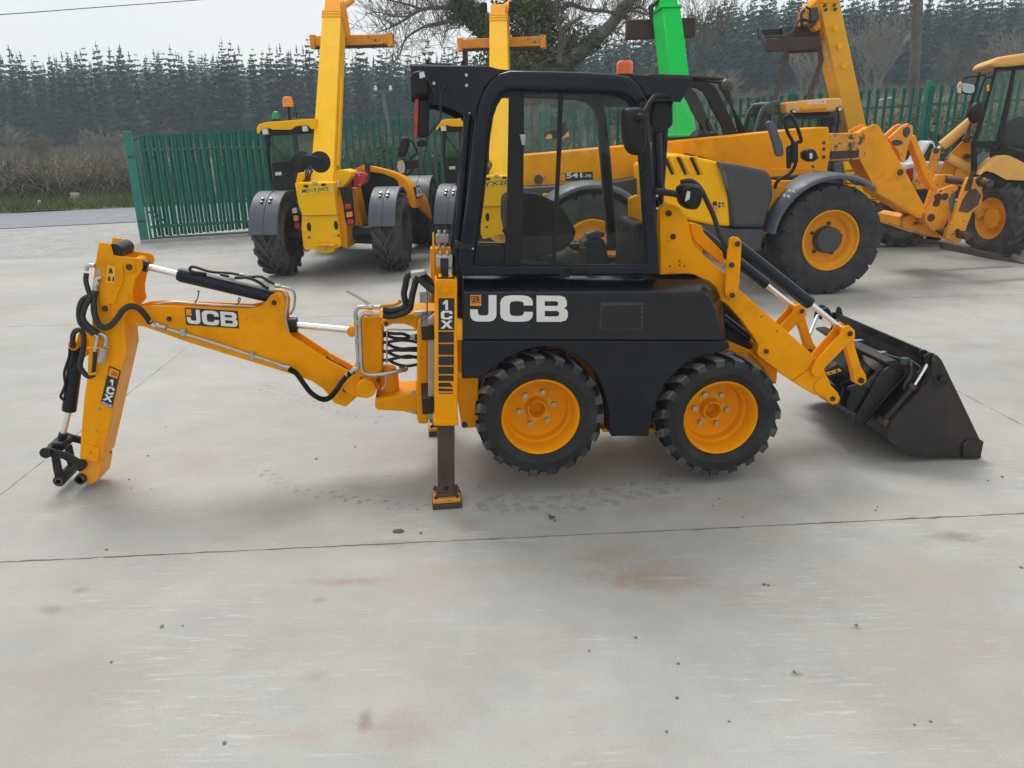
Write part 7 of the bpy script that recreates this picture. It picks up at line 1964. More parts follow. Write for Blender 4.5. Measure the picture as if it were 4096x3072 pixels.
# ------------------------------------------------------------ telehandler with raised forks, right of centre
DT = thing('telehandler', 'yellow telehandler with forks raised high, grey cab with a pale yellow visor, before the fence', 'telehandler', (6.000,14.600,0), -0.0873)
do = Vector((6.000,14.600,0))
db, dq, dax, dpr = boom4([FRD for FRD in [(6.261,14.9,1.962),(6.601,14.9,2.015),(5.712,14.5,4.059),(5.36,14.5,4.062)]], .34, DT, Vector((0, 0, 0)), 'yellow_pale', dirv=(-.22, .92, -.1))
db.parent = None
db.parent = DT
db.matrix_parent_inverse = Matrix.Identity(4)
import mathutils
inv = (Matrix.Translation(do) @ Matrix.Rotation(-0.0873, 4, 'Z')).inverted()
def loc_d(p):
    return tuple(inv @ Vector(p))
db.data.transform(inv)
HDp = [(5.243,14.6,4.029),(5.381,14.5,4.187),(5.631,14.5,4.182),(5.712,14.5,4.059),(5.36,14.5,4.065),(5.424,14.5,3.695),(5.382,14.55,3.63),(5.275,14.6,3.709),(5.22,14.6,3.87)]
MB().loft([[loc_d(Vector(p)) for p in HDp], [loc_d(Vector(p) + Vector((-.05, .34, 0))) for p in HDp]]).build('boom_head', 'yellow', db, .012)
for s in [(5.448,14.48,4.03),(5.607,14.48,4.03),(5.471,14.48,3.963),(5.632,14.48,3.967)]:
    p = Vector(s)
    MB().cyl(loc_d(p + Vector((0, -.02, 0))), loc_d(p + Vector((0, .02, 0))), .025, 10).build('bolt', 'rust', db)
for s in ([(5.114,14.5,3.982),(5.065,14.5,3.895),(5.1,14.5,3.736),(5.239,14.5,3.698),(5.325,14.5,3.803),(5.291,14.5,3.944)], [(5.13,14.5,4.017),(5.233,14.5,3.945),(5.228,14.5,3.804),(5.091,14.5,3.824),(4.982,14.4,3.779),(4.867,14.3,3.611),(4.721,14.3,3.526)]):
    MB().tube(smoothpath([loc_d(p) for p in s], 5), .022, 7).build('hydraulic_hose', 'hose', db)
for s in ([(5.066,14.52,3.959),(5.181,14.52,3.966),(5.239,14.52,3.771),(5.089,14.52,3.721)],):
    MB().loft([[loc_d(Vector(p)) for p in s], [loc_d(Vector(p) + Vector((0, .2, 0))) for p in s]]).build('valve_block', 'yellow_rough', db, .01)
    MB().loft([[loc_d(Vector(p) + Vector((.15, -.05, .05))) for p in s], [loc_d(Vector(p) + Vector((.12, .02, 0.02))) for p in s]]).build('valve_cover', 'dark_grey', db, .02)
def beam(pts, r, mat, name, parent, sq=None, bevel=.008):
    P = [Vector(p) for p in pts]
    return MB().loft([[loc_d(q + Vector((0, sx, sz))) for sx, sz in ((-r[0], -r[1]), (r[0], -r[1]), (r[0], r[1]), (-r[0], r[1]))] for q in P]).build(name, mat, parent, bevel)
beam([(4.444,14.3,3.398),(5.411,14.5,3.449)], (.06, .10), 'rust_dark', 'carriage_beam', db)
beam([(4.937,14.7,3.519),(5.526,14.8,3.546)], (.05, .22), 'rust_dark', 'carriage_plate', db)
beam([(4.411,14.5,3.624),(4.811,14.6,3.654)], (.045, .045), 'black_metal', 'carriage_tube', db)
beam([(4.444,14.4,3.55),(4.786,14.5,3.564)], (.03, .022), 'rust', 'carriage_rod', db)
ep = [(4.315,14.5,3.723),(4.354,14.5,3.731),(4.442,14.5,3.605),(4.468,14.3,3.46),(4.463,14.3,3.354),(4.424,14.3,3.363),(4.367,14.4,3.543),(4.345,14.5,3.527)]
MB().loft([[loc_d(Vector(p)) for p in ep], [loc_d(Vector(p) + Vector((.05, .12, 0))) for p in ep]]).build('carriage_end', 'dark_grey', db, .01)
cq = [(4.752,14.5,3.724),(4.979,14.6,3.741),(5.012,14.6,3.606),(4.872,14.5,3.473),(4.781,14.5,3.51)]
MB().loft([[loc_d(Vector(p)) for p in cq], [loc_d(Vector(p) + Vector((.0, .25, 0))) for p in cq]]).build('carriage_bracket', 'dark_grey', db, .02)
for pl in ([(4.727,14.3,3.358),(4.795,14.3,3.357),(4.817,14.2,3.197),(4.819,14.2,3.143),(4.508,13.7,2.499),(4.427,13.7,2.497),(4.721,14.2,3.163),(4.716,14.2,3.216)], [(5.384,14.5,3.392),(5.456,14.5,3.4),(5.487,14.4,3.165),(5.487,14.4,3.111),(5.137,13.9,2.512),(5.056,13.9,2.523),(5.399,14.4,3.112),(5.387,14.4,3.185)]):
    MB().loft([[loc_d(Vector(p)) for p in pl], [loc_d(Vector(p) + Vector((.02, .05, .02))) for p in pl]]).build('fork_tine', 'rust_dark', db, .004)
# lettering on the boom flank and the visor
fl = [(5.681,14.66,2.988),(5.697,14.62,3.004),(5.513,14.55,3.502),(5.49,14.6,3.49)]
text('DIECI', [loc_d(Vector(fl[3]) + Vector((-.02, -.06, 0))), loc_d(Vector(fl[0]) + Vector((-.02, -.06, 0))), loc_d(Vector(fl[1]) + Vector((-.01, -.09, 0))), loc_d(Vector(fl[2]) + Vector((-.01, -.09, 0)))], db, 'clear_lens', bold=.03)
fl = [(5.441,14.55,3.482),(5.484,14.5,3.498),(5.446,14.5,3.62),(5.407,14.55,3.612)]
text('d', [loc_d(Vector(p) + Vector((0, -.06, 0))) for p in fl], db, 'red_paint', bold=.03)
for k, s in enumerate([(5.669,14.5,3.673),(5.795,14.55,3.38),(5.93,14.6,3.072)]):
    p = Vector(s)
    MB().cyl(loc_d(p + Vector((0, -.04, 0))), loc_d(p + Vector((0, .02, 0))), .05, 14).build('boom_dimple', 'yellow_light', db, .01)
# cab of that telehandler
vis = [(-1.264,2.472),(-0.556,2.523),(-0.382,2.523),(-0.334,2.497),(-0.287,2.327),(-0.354,2.346),(-0.423,2.312),(-1.048,2.301),(-1.214,2.292)]
dcab = MB().prism(vis, -.95, .55).build('cab_roof', 'yellow_faded', DT, .04, 4)
MB().prism([(-0.98,2.403),(-0.624,2.423),(-0.562,2.35),(-1.01,2.329)], -.99, -.95).build('visor_rib', 'yellow', dcab, .02)
text('dDIECI', rect([(-0.914,2.419),(-0.601,2.43),(-0.612,2.497),(-0.925,2.486)], -1.0), dcab, 'white', bold=.045)
sidep = [(-1.672,1.944),(-1.594,2.296),(-1.546,2.406),(-1.465,2.468),(-1.335,2.502),(-1.181,2.508),(-1.125,2.305),(-1.104,1.934)]
sidei = [(-1.634,1.953),(-1.563,2.259),(-1.513,2.359),(-1.442,2.413),(-1.33,2.438),(-1.214,2.417),(-1.195,2.307),(-1.182,1.945)]
MB().ring(sidep, sidei, -.62, -.52).build('cab_frame', 'grey_plastic', dcab, .02)
MB().ring(sidep, sidei, .45, .55).build('cab_frame', 'grey_plastic', dcab, .02)
MB().prism(sidei, -.58, -.574).build('side_window', 'glass_dark', dcab, smooth=0)
MB().prism(sidei, .49, .496).build('side_window', 'glass_dark', dcab, smooth=0)
MB().prism([(-1.399,2.434),(-1.373,2.434),(-1.344,1.949),(-1.392,1.95)], -.64, -.60).build('window_post', 'grey_plastic', dcab, .006)
MB().prism([(-1.198,2.284),(-0.321,2.33),(-0.262,2.302),(-0.251,2.121),(-0.28,1.958),(-1.157,1.937)], -.55, -.50).build('front_window', 'glass_dark', dcab, smooth=0)
MB().prism([(-1.189,2.288),(-0.313,2.342),(-0.254,2.311),(-0.239,2.175),(-0.276,1.921),(-0.35,1.923),(-0.326,2.213),(-1.105,2.192),(-1.101,1.936),(-1.167,1.937)], -.57, -.49).build('front_frame', 'dark_grey', dcab, .015)
MB().prism([(-1.059,2.291),(-0.413,2.332),(-0.406,2.269),(-1.053,2.231)], -.62, -.57).build('visor_lining', 'black', dcab, .01)
MB().prism([(-0.561,2.19),(-0.322,2.203),(-0.3,2.086),(-0.54,2.081)], -.66, -.60).build('vent_box', 'black', dcab, .02)
MB().prism([(-0.278,2.36),(-0.224,2.377),(-0.18,2.157),(-0.186,1.956),(-0.242,1.957),(-0.229,2.177)], -.58, .5).build('cab_post', 'grey_plastic', dcab, .02)
for s in ([(-1.162,2.344),(-1.099,2.361),(-1.06,2.342),(-1.065,2.298),(-1.129,2.295)], [(-0.417,2.374),(-0.34,2.39),(-0.317,2.345),(-0.331,2.31),(-0.395,2.302)]):
    MB().prism(s, -1.0, -.90).build('work_lamp', 'black', dcab, .01)
    MB().prism([(sum(p[0] for p in s) / 5 + (q[0] - sum(p[0] for p in s) / 5) * .7, sum(p[1] for p in s) / 5 + (q[1] - sum(p[1] for p in s) / 5) * .65) for q in s], -1.006, -1.0).build('lamp_lens', 'clear_lens', dcab)
MB().prism([(-1.547,2.485),(-1.461,2.498),(-1.412,2.491),(-1.416,2.46),(-1.534,2.448)], -.5, .4).build('roof_grille', 'alu', dcab, .01)
# body under the cab with its grille, wheels
MB().prism([(-1.695,1.92),(0.099,1.948),(0.265,0.539),(-1.591,0.557)], -.6, .55).build('body', 'dark_grey', DT, .03)
hdD = MB().prism([(-0.15,1.477),(0.079,1.511),(0.142,1.298),(0.571,0.887),(0.535,0.772),(-0.031,1.047)], -.8, -.1).build('engine_hood', 'yellow_light', DT, .02)
for k in range(6):
    t = k / 6
    s = [(-0.106,1.347),(0.07,1.35),(0.072,1.334),(-0.104,1.332)]
    MB().prism([(u + .0 + t * .06, z - t * .42) for u, z in s], -.812, -.802).build('grille_slot', 'black', hdD, smooth=0)
    s = [(0.384,0.941),(0.485,0.935),(0.487,0.919),(0.385,0.926)]
    MB().prism([(u, z - t * .25) for u, z in s], -.812, -.802).build('grille_slot', 'black', hdD, smooth=0)
MB().prism([(-0.278,1.475),(-0.141,1.498),(-0.103,1.271),(-0.107,1.246),(-0.256,1.273),(-0.295,1.4)], -.75, -.65).build('fuel_tank', 'grey_plastic', DT, .03)
wq = [(1.001,0.5)][0]
for (uu, vv) in ((wq[0], -.75), (wq[0], .75), (wq[0] - 2.7, -.75), (wq[0] - 2.7, .75)):
    agri_wheel(DT, (uu, vv, .605), (0, 0, 0 if vv < 0 else PI))

# ------------------------------------------------------------ big backhoe loader at the right edge
ET = thing('backhoe_loader', 'older yellow backhoe loader cut off by the right edge of the yard view', 'backhoe loader', (7.900,12.600,0), -0.3491)
erf = [(-0.497,2.9),(-0.496,2.955),(-0.47,3.008),(-0.404,3.037),(-0.07,3.077),(0.181,3.084),(0.208,2.925),(-0.043,2.911),(-0.28,2.891)]
ecab = MB().prism(erf, -.05, 1.45).build('cab_roof', 'yellow_faded', ET, .05, 4)
OUTE = [(-0.412,2.891),(-0.032,2.909),(0.221,2.918),(0.49,1.322),(0.197,1.505),(-0.108,1.598),(-0.24,1.507),(-0.355,1.294),(-0.492,1.287),(-0.565,1.785),(-0.533,1.922),(-0.475,2.369)]
MB().prism([(-0.412,2.891),(-0.371,2.891),(-0.47,1.921),(-0.495,1.807),(-0.422,1.322),(-0.492,1.287),(-0.565,1.785),(-0.533,1.922),(-0.475,2.369)], .05, .15).build('cab_post', 'black', ecab, .015)
MB().prism([(-0.162,2.902),(-0.122,2.904),(-0.136,1.78),(-0.143,1.69),(-0.226,1.553),(-0.25,1.369),(-0.282,1.645),(-0.223,1.804)], .05, .15).build('cab_post', 'black', ecab, .015)
MB().prism([(-0.412,2.891),(0.221,2.918),(0.228,2.875),(-0.115,2.861),(-0.365,2.85)], .05, .15).build('cab_rail', 'black', ecab, .01)
MB().prism([(-0.569,1.808),(-0.245,1.815),(-0.217,1.702),(-0.299,1.691),(-0.557,1.728)], .05, .15).build('cab_rail', 'black', ecab, .01)
MB().prism([(-0.157,1.78),(0.179,1.619),(0.459,1.504),(0.49,1.322),(0.203,1.471),(-0.108,1.598),(-0.24,1.507),(-0.247,1.622)], .05, .15).build('cab_rail', 'black', ecab, .01)
MB().prism([(-0.367,2.859),(-0.146,2.872),(-0.213,1.803),(-0.486,1.811),(-0.461,1.92)], .09, .096).build('door_window', 'glass_tint', ecab, smooth=0)
MB().prism([(-0.106,2.87),(0.238,2.888),(0.472,1.502),(0.19,1.617),(-0.126,1.779)], .09, .096).build('side_window', 'glass_tint', ecab, smooth=0)
MB().prism([(-0.525,1.715),(-0.289,1.685),(-0.335,1.366),(-0.454,1.308)], .09, .096).build('lower_window', 'glass_tint', ecab, smooth=0)
MB().prism([(-0.273,2.93),(0.392,2.959),(0.4,2.914),(-0.223,2.888)], 1.3, 1.4).build('cab_rail', 'black', ecab, .01)
MB().prism([(-0.412,2.891),(-0.371,2.891),(-0.47,1.921),(-0.495,1.807),(-0.422,1.322),(-0.492,1.287),(-0.565,1.785),(-0.533,1.922),(-0.475,2.369)], 1.3, 1.4).build('cab_post', 'black', ecab, .015)
MB().prism([(-0.089,1.797),(-0.031,2.093),(0.142,2.179),(0.406,2.173),(0.497,1.631),(0.224,1.679)], .5, 1.0).build('seat', 'seat', ecab, .05, 3)
MB().prism([(-0.474,1.311),(-0.241,1.519),(-0.11,1.61),(0.482,1.368),(0.646,0.393),(-0.302,0.37)], .3, 1.5).build('body', 'black_metal', ET, .02)
fe = [(-0.448,1.305),(-0.428,1.364),(-0.368,1.443),(-0.292,1.544),(-0.208,1.593),(-0.087,1.599),(0.122,1.493),(0.297,1.386),(0.415,1.275),(0.428,1.197),(0.165,1.229),(-0.081,1.24),(-0.26,1.341),(-0.368,1.373),(-0.423,1.33)]
MB().prism(fe, -.32, .25).build('mudguard', 'yellow_faded', ET, .05, 4)
MB().prism([(-0.43,1.298),(-0.357,1.366),(-0.249,1.332),(-0.069,1.23),(0.178,1.215),(0.442,1.182),(0.457,1.092),(-0.054,1.134),(-0.282,1.145)], -.28, .25).build('mudguard_liner', 'black', ET, .02)
EW = tyre_mesh('tyre', .625, .46, .32, 18, 1.4, .38, .045, .54, ('rubber_agri', 'rubber_agri'), .10, .03)
def e_rim():
    m = MB()
    m.lathe([(.335, .03), (.325, .01), (.305, .02), (.295, .07), (.27, .10), (.24, .13), (.17, .12), (.165, .05), (.15, .03), (.0, .025)], n=36)
    return m.mesh('rim', [M_['yellow_chipped']], 30)
ERM = e_rim()
ew = Vector([(-0.177,0.571)][0]).to_3d()
wE = put('wheel', ERM, ET, loc=(ew.x, -.10, .625), rot=(0, 0, rad(-62)))
put('tyre', EW, wE)
wE2 = put('wheel', ERM, ET, loc=(ew.x + 1.6, 1.2, .625), rot=(0, 0, rad(-62) + PI))
put('tyre', EW, wE2)
# folded arms and rams at its left
ea = MB().prism([(-0.939,1.274),(-0.866,1.472),(-0.797,1.615),(-0.612,1.849),(-0.523,1.906),(-0.475,1.73),(-0.441,1.351),(-0.544,1.231),(-0.644,1.158),(-0.803,1.182)], .38, .44).build('arm_plate', 'yellow_chipped', ET, .01)
MB().prism([(-0.698,1.146),(-0.694,1.351),(-0.619,1.447),(-0.462,1.494),(-0.413,1.159),(-0.567,1.086)], .30, .60).build('arm_block', 'yellow_chipped', ET, .01)
def eram(pts, r0, r1, f):
    a_, b_ = [Vector(p) for p in pts]
    m_ = a_.lerp(b_, f)
    MB().cyl(tuple(a_), tuple(m_), r0, 18).build('ram_barrel', 'yellow_faded', ET, .006)
    MB().cyl(tuple(m_), tuple(b_), r1, 14).build('ram_rod', 'steel', ET)
eram([(-0.553,0.3,2.138),(-1.027,0.3,1.655)], .085, .035, .84)
eram([(-0.459,0.3,1.356),(-0.897,0.3,1.59)], .075, .04, .84)
MB().prism([(-1.103,1.431),(-1.097,1.551),(-1.075,1.681),(-1.017,1.697),(-0.962,1.664),(-0.964,1.55),(-0.968,1.335),(-1.024,1.258),(-1.065,1.311)], .24, .34).build('link', 'yellow_worn', ET, .012)
MB().prism([(-1.292,1.165),(-1.244,1.311),(-1.093,1.359),(-0.965,1.311),(-0.959,1.191),(-1.054,1.069),(-1.254,1.043)], .20, .5).build('arm_foot', 'yellow_worn', ET, .015)
for s in [(-1.031,1.666),(-1.006,1.29),(-0.89,1.599),(-0.562,1.573),(-0.604,1.829)]:
    MB().cyl((s[0], .22, s[1]), (s[0], .46, s[1]), .045, 14).build('pin', 'rust', ET, .006)
MB().tube(smoothpath([(-0.563,0.25,2.149),(-0.598,0.22,2.058),(-0.613,0.2,1.921),(-0.551,0.2,1.863),(-0.503,0.25,1.884)], 5), .018, 7).build('hydraulic_hose', 'rust', ET)
# front bodywork low down between the wheels
MB().prism([(-0.446,1.045),(-0.247,1.166),(-0.168,1.071),(-0.113,0.711),(-0.29,0.585),(-0.436,0.828)], .1, .6).build('front_frame', 'yellow_worn', ET, .02)
# mirror on its long arm
MB().prism(roundpoly([(-0.87,2.701),(-0.69,2.667),(-0.657,2.611),(-0.657,2.513),(-0.727,2.5),(-0.845,2.53),(-0.868,2.618)], .04), -.12, -.06).build('mirror', 'black', ecab, .02)
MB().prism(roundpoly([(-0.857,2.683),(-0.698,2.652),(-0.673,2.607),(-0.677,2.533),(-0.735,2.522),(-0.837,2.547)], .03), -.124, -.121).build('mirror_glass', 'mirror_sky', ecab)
MB().prism([(-0.922,2.641),(-0.886,2.705),(-0.858,2.682),(-0.856,2.529),(-0.898,2.535)], -.14, -.06).build('indicator', 'clear_lens', ecab, .01)
MB().prism([(-0.904,2.665),(-0.875,2.682),(-0.86,2.616),(-0.896,2.613)], -.15, -.14).build('indicator_lens', 'orange_lens', ecab, .003)
hose('mirror_arm', [(-0.869,-0.1,2.695),(-0.838,-0.05,2.75),(-0.668,0,2.773),(-0.538,0.05,2.788),(-0.521,0.05,2.744)], .013, ecab, 'black', 5)
hose('mirror_arm', [(-0.44,0,2.749),(-0.521,0,2.745),(-0.555,0,2.634),(-0.58,0,2.459),(-0.595,0,2.282),(-0.606,0,2.149)], .016, ecab, 'black', 5)
MB().ball([(-0.592,-0.02,2.237)][0], (.11, .10, .16)).build('work_lamp', 'black', ecab)
MB().prism([(-0.502,2.621),(-0.466,2.652),(-0.447,2.554),(-0.48,2.544)], -.02, .04).build('indicator', 'orange_lens', ecab, .008)

# ------------------------------------------------------------ white car glimpsed between the machines
ca = [Vector(p) for p in [(7.046,14.2,1.155),(7.989,14.2,1.137),(7.006,14.2,1.435)]]
CR = thing('parked_car', 'white car glimpsed between the yellow machines in front of the fence', 'car', (ca[0].x, ca[0].y, 0), rad(-8))
wC = (ca[1] - ca[0]).length
zt = ca[2].z
MB().prism([(0, .22), (wC, .22), (wC * 1.0, zt - .12), (wC * .96, zt - .02), (wC * .5, zt + .02), (wC * .03, zt), (0, zt - .1)], 0, .9).build('body', 'white_car', CR, .06, 4)
MB().prism([(.03, zt - .30), (.16, zt - .28), (.15, zt - .08), (.03, zt - .1)], -.012, .05).build('tail_lamp', 'red_lens', CR, .02)
MB().prism([(wC - .16, zt - .28), (wC - .03, zt - .30), (wC - .03, zt - .1), (wC - .15, zt - .08)], -.012, .05).build('tail_lamp', 'red_lens', CR, .02)
MB().prism([(.1, .26), (wC - .1, .26), (wC - .08, .42), (.08, .42)], -.03, .02).build('bumper', 'black', CR, .02)
MB().prism([(.25, zt - .04), (wC - .25, zt - .04), (wC - .42, zt + .36), (.42, zt + .36)], .25, .8).build('cabin', 'white_car', CR, .06, 3)
MB().prism([(.32, zt), (wC - .32, zt), (wC - .45, zt + .31), (.45, zt + .31)], .225, .249).build('rear_window', 'glass_dark', CR, .005)
for x in (.12, wC - .12):
    MB().lathe([(.0, -.07), (.2, -.09), (.30, -.08), (.31, 0), (.30, .1), (.0, .1)], (0, 0, 0), 24).build('wheel', 'rubber', CR, loc=(x, .45, .31), rot=(0, 0, PI / 2))

# ------------------------------------------------------------ poles and wires
pp = [Vector(p) for p in [(9.234,18.6,2.261),(9.129,18.6,3.441),(8.995,18.6,4.858)]]
P0 = thing('utility_pole', 'thick weathered timber pole rising behind the fence at the right', 'pole', (pp[0].x, pp[0].y, 0))
o_ = Vector((pp[0].x, pp[0].y, 0))
d_ = (pp[2] - pp[0])
MB().tube([tuple(pp[0] - o_ - d_ * .45), tuple(pp[0] - o_), tuple(pp[1] - o_), tuple(pp[2] - o_), tuple(pp[2] - o_ + d_ * .5)], [.125, .115, .11, .105, .10], 14).build('shaft', 'wood_pole', P0, smooth=60)
q = [Vector(p) - o_ for p in [(9.183,18.4,2.002),(9.203,18.4,1.858)]]
MB().box(tuple(q[1] + Vector((-.10, -.04, 0))), tuple(q[0] + Vector((.05, .02, .1)))).build('metal_guard', 'alu', P0, .01)
pp = [Vector(p) for p in [(7.999,17.4,1.889),(7.985,17.4,2.557)]]
SP = thing('standpipe', 'leaning grey steel tube standing against the fence behind the boom nose', 'pipe', (pp[0].x, pp[0].y, 0))
o_ = Vector((pp[0].x, pp[0].y, 0))
d_ = pp[1] - pp[0]
MB().tube([tuple(pp[0] - o_ - d_ * .9), tuple(pp[1] - o_)], .085, 14).build('tube', 'alu', SP, smooth=60)
MB().tube([tuple(pp[1] - o_ + Vector((-.09, 0, 0))), tuple(pp[1] - o_ + Vector((.09, 0, .04))), tuple(pp[1] - o_ + Vector((.20, 0, .05)))], .03, 8).build('cap', 'alu', SP)
pp = [Vector(p) for p in [(-6.459,44,2.732),(-6.554,44,4.143)]]
P1 = thing('lamp_pole', 'thin distant pale pole with a short crossarm and two white insulators', 'pole', (pp[0].x, pp[0].y, 0))
o_ = Vector((pp[0].x, pp[0].y, 0))
d_ = pp[1] - pp[0]
MB().tube([tuple(pp[0] - o_ - d_ * 1.0), tuple(pp[0] - o_), tuple(pp[1] - o_)], [.13, .12, .09], 10).build('shaft', 'wood_pole', P1, smooth=60)
t_ = pp[1] - o_
MB().box(tuple(t_ + Vector((-.42, -.05, -.02))), tuple(t_ + Vector((.42, .05, .06)))).build('crossarm', 'wood_pole', P1, .01)
for x in (-.40, .40):
    MB().lathez([(.03, 0), (.09, .03), (.10, .10), (.05, .17), (.08, .2), (.04, .26)], tuple(t_ + Vector((x, 0, .06))), 12).build('insulator', 'white', P1)
wp = [Vector(p) for p in [(-22.566,30,6.117),(-18.932,32,6.567),(-16.115,34,7.042),(-12.909,36,7.535),(-7.346,40,8.491)]]
WR = MB().tube(smoothpath([tuple(p - wp[0]) for p in wp], 6), .016, 5).build('power_line', 'hose', None, loc=tuple(wp[0]))
tag(WR, 'thin overhead wire crossing the sky at the upper left', 'wire')

# posts and litter on the verge
def stake(label, top, bot, Y, r):
    a_, b_ = [Vector(p) for p in (bot, top)]
    o = MB().tube([(0, 0, -.2), (0, 0, 0), tuple(Vector((b_.x - a_.x, 0, b_.z - a_.z)))], [r, r, r * .9], 7).build('wooden_stake', 'wood_pale', None, .01, loc=(a_.x, a_.y, a_.z), smooth=50)
    tag(o, label, 'post')
s = [(-13.763,25.3,0.466),(-13.787,25.3,-0.025)]
stake('short thick pale wooden post on the verge left of the gate', s[0], s[1], 27.6, .16)
s = [(-14.46,24.5,0.314),(-14.563,24.5,-0.003)]
stake('small thin pale wooden peg on the verge near the left edge', s[0], s[1], 25.6, .06)
s = [(-13.079,26.2,0.328),(-13.039,26.2,0.191)]
tag(MB().ball((0, 0, 0), (.22, .14, .16), 9, 6).build('stone', 'white', None, .02, loc=tuple(s[1]), smooth=0), 'pale boulder in the grass of the verge close to the gate', 'stone')
s = [Vector(p) for p in [(-9.842,26.5,0.124),(-9.847,26.5,0.555),(-9.819,26.5,1.032),(-9.794,26.5,1.305),(-9.822,26.5,1.565),(-9.602,26.5,1.573),(-9.642,26.5,1.376)]]
DS = thing('dead_tree', 'pale barkless dead tree stem seen through the gate', 'tree', (s[0].x, s[0].y, 0))
o_ = Vector((s[0].x, s[0].y, 0))
MB().tube([tuple(s[0] - o_ + Vector((0, 0, -.6)))] + [tuple(p - o_) for p in s[:4]], [.14, .13, .12, .11, .09], 8).build('trunk', 'wood_pale', DS, smooth=60)
MB().tube([tuple(s[3] - o_), tuple(s[4] - o_)], [.07, .04], 6).build('limb', 'wood_pale', DS, smooth=60)
MB().tube([tuple(s[2] - o_), tuple(s[6] - o_), tuple(s[5] - o_)], [.07, .07, .05], 6).build('limb', 'wood_pale', DS, smooth=60)

# ------------------------------------------------------------ ivy clad tree behind the cab
YT = 23.
IT = thing('ivy_tree', 'large leafless tree thick with ivy rising behind the black cab', 'tree', ([(0.856,23,3.67)][0][0], YT, 0))
io = Vector(([(0.856,23,3.67)][0][0], YT, 0))
tr = MB()
limbs = []
def limb(pts, r0, r1, keep=True, k=5):
    P = smoothpath([tuple(Vector(p) - io) for p in pts], k)
    rs = [r0 + (r1 - r0) * i / (len(P) - 1) for i in range(len(P))]
    tr.tube(P, rs, 8)
    limbs.append((P, rs, keep))
    return P, rs
main, mr = limb([(io.x, YT, -.3)] + [(0.886,23,3.611),(0.798,23,4.246),(0.773,23,4.868),(0.718,23,5.424),(0.642,23.2,6.277),(0.627,23.4,7.123)], .34, .16)
rl, rlr = limb([(0.917,23,3.494),(1.474,22.9,3.709),(2.133,22.7,4.166),(2.711,22.5,4.609),(3.048,22.4,5),(3.322,22.3,5.278),(3.666,22.2,5.915)], .24, .08)
ll, llr = limb([(0.859,23.1,3.618),(0.115,23.1,4.124),(-0.521,23.1,4.733),(-0.816,23,5.035),(-1.112,23,5.29),(-1.282,23,5.623),(-1.406,23,6.276)], .24, .10)
tr.build('trunk', 'bark', IT, smooth=60)
tr = MB()
def limb2(pts, r0, r1, k=5):
    P, rs = limb(pts, r0, r1, True, k)
    return P
A_ = [limb2([(-0.905,23,5.12),(-1.116,22.9,5.055),(-1.361,22.9,5.032),(-1.572,22.8,4.912),(-1.817,22.8,4.861),(-2.064,22.7,4.811),(-2.234,22.7,4.753),(-2.497,22.6,4.609),(-2.708,22.6,4.43),(-2.863,22.6,4.094),(-3.153,22.6,3.772)], .075, .012),
      limb2([(-1.053,23,5.261),(-1.237,23,5.223),(-1.51,23,5.269),(-1.814,23,5.28),(-2.229,22.9,5.225),(-2.504,22.9,5.102),(-2.838,22.8,4.897),(-3.113,22.8,4.78),(-3.456,22.8,4.678)], .075, .012),
      limb2([(-2.229,22.9,5.225),(-2.556,22.9,5.345),(-2.937,22.8,5.428),(-3.328,22.8,5.525)], .04, .012),
      limb2([(-1.226,22.9,4.974),(-1.233,22.9,4.779),(-1.433,22.9,4.755),(-1.613,22.8,4.663),(-1.654,22.8,4.439),(-1.756,22.8,4.216)], .022, .006),
      limb2([(-2.366,22.9,5.16),(-2.639,22.9,5.074),(-2.974,22.9,5.08),(-3.354,22.8,5.164),(-3.755,22.8,5.141)], .03, .008),
      limb2([(1.479,23,5.134),(1.684,22.9,5.283),(1.897,22.9,5.251),(2.202,22.9,5.15),(2.617,22.8,5.101),(2.908,22.7,5.042),(3.328,22.7,5.117),(3.613,22.6,5.126),(3.859,22.6,4.958)], .075, .02),
      limb2([(2.895,22.6,5.029),(3.124,22.5,4.93),(3.292,22.4,4.806),(3.473,22.4,4.762),(3.771,22.4,4.77)], .04, .015),
      limb2([(3.166,22.4,5.052),(3.465,22.4,5.02),(3.735,22.4,4.948),(4.032,22.4,4.983),(4.362,22.4,4.923)], .04, .012),
      limb2([(2.711,22.5,4.636),(2.88,22.4,4.567),(2.988,22.3,4.486),(3.227,22.3,4.468)], .045, .012),
      limb2([(1.461,22.7,3.81),(1.469,22.6,4.253),(1.477,22.5,4.575),(1.387,22.5,4.824),(1.357,22.5,5.178),(1.357,22.5,5.448)], .09, .03),
      limb2([(1.492,22.5,4.63),(1.62,22.4,4.726),(1.799,22.4,4.805),(2.001,22.4,4.91)], .05, .035),
      limb2([(1.462,22.5,4.795),(1.53,22.4,4.864),(1.679,22.4,4.916)], .045, .03),
      limb2([(5.101,23,4.764),(5.287,23,4.732),(5.414,23,4.674),(5.628,23,4.684)], .03, .008),
      limb2([(4.867,23,4.543),(5.123,23,4.368),(5.315,23,4.251),(5.537,23,4.162)], .03, .008),
      limb2([(5.552,23,4.418),(5.742,23,4.357),(5.86,23,4.44),(5.914,23,4.553)], .012, .005),
      limb2([(-0.006,23,4.26),(-0.376,23,4.323),(-0.77,23,4.557),(-0.921,23,4.645)], .03, .008)]
rr = random.Random(3)
for P in A_ + [ll[18:], rl[14:]]:
    for i in range(1, len(P) - 1, 1):
        for _ in range(2 if rr.random() < .4 else 1):
            d = (P[i + 1] - P[i]).normalized()
            nd = Vector((d.x * .3 + rr.gauss(0, .45), rr.gauss(0, .35), .75 + rr.gauss(0, .35)))
            if rr.random() < .18:
                nd.z = -.5
            grow(tr, P[i], nd, rr.uniform(.45, 1.05), .011, 2 if rr.random() < .6 else 1, rr, .22, .5, (2, 3), 4, 4, .0048)
me = tr.mesh('branches', [M_['bark']], 0, False)
put('branches', me, IT)
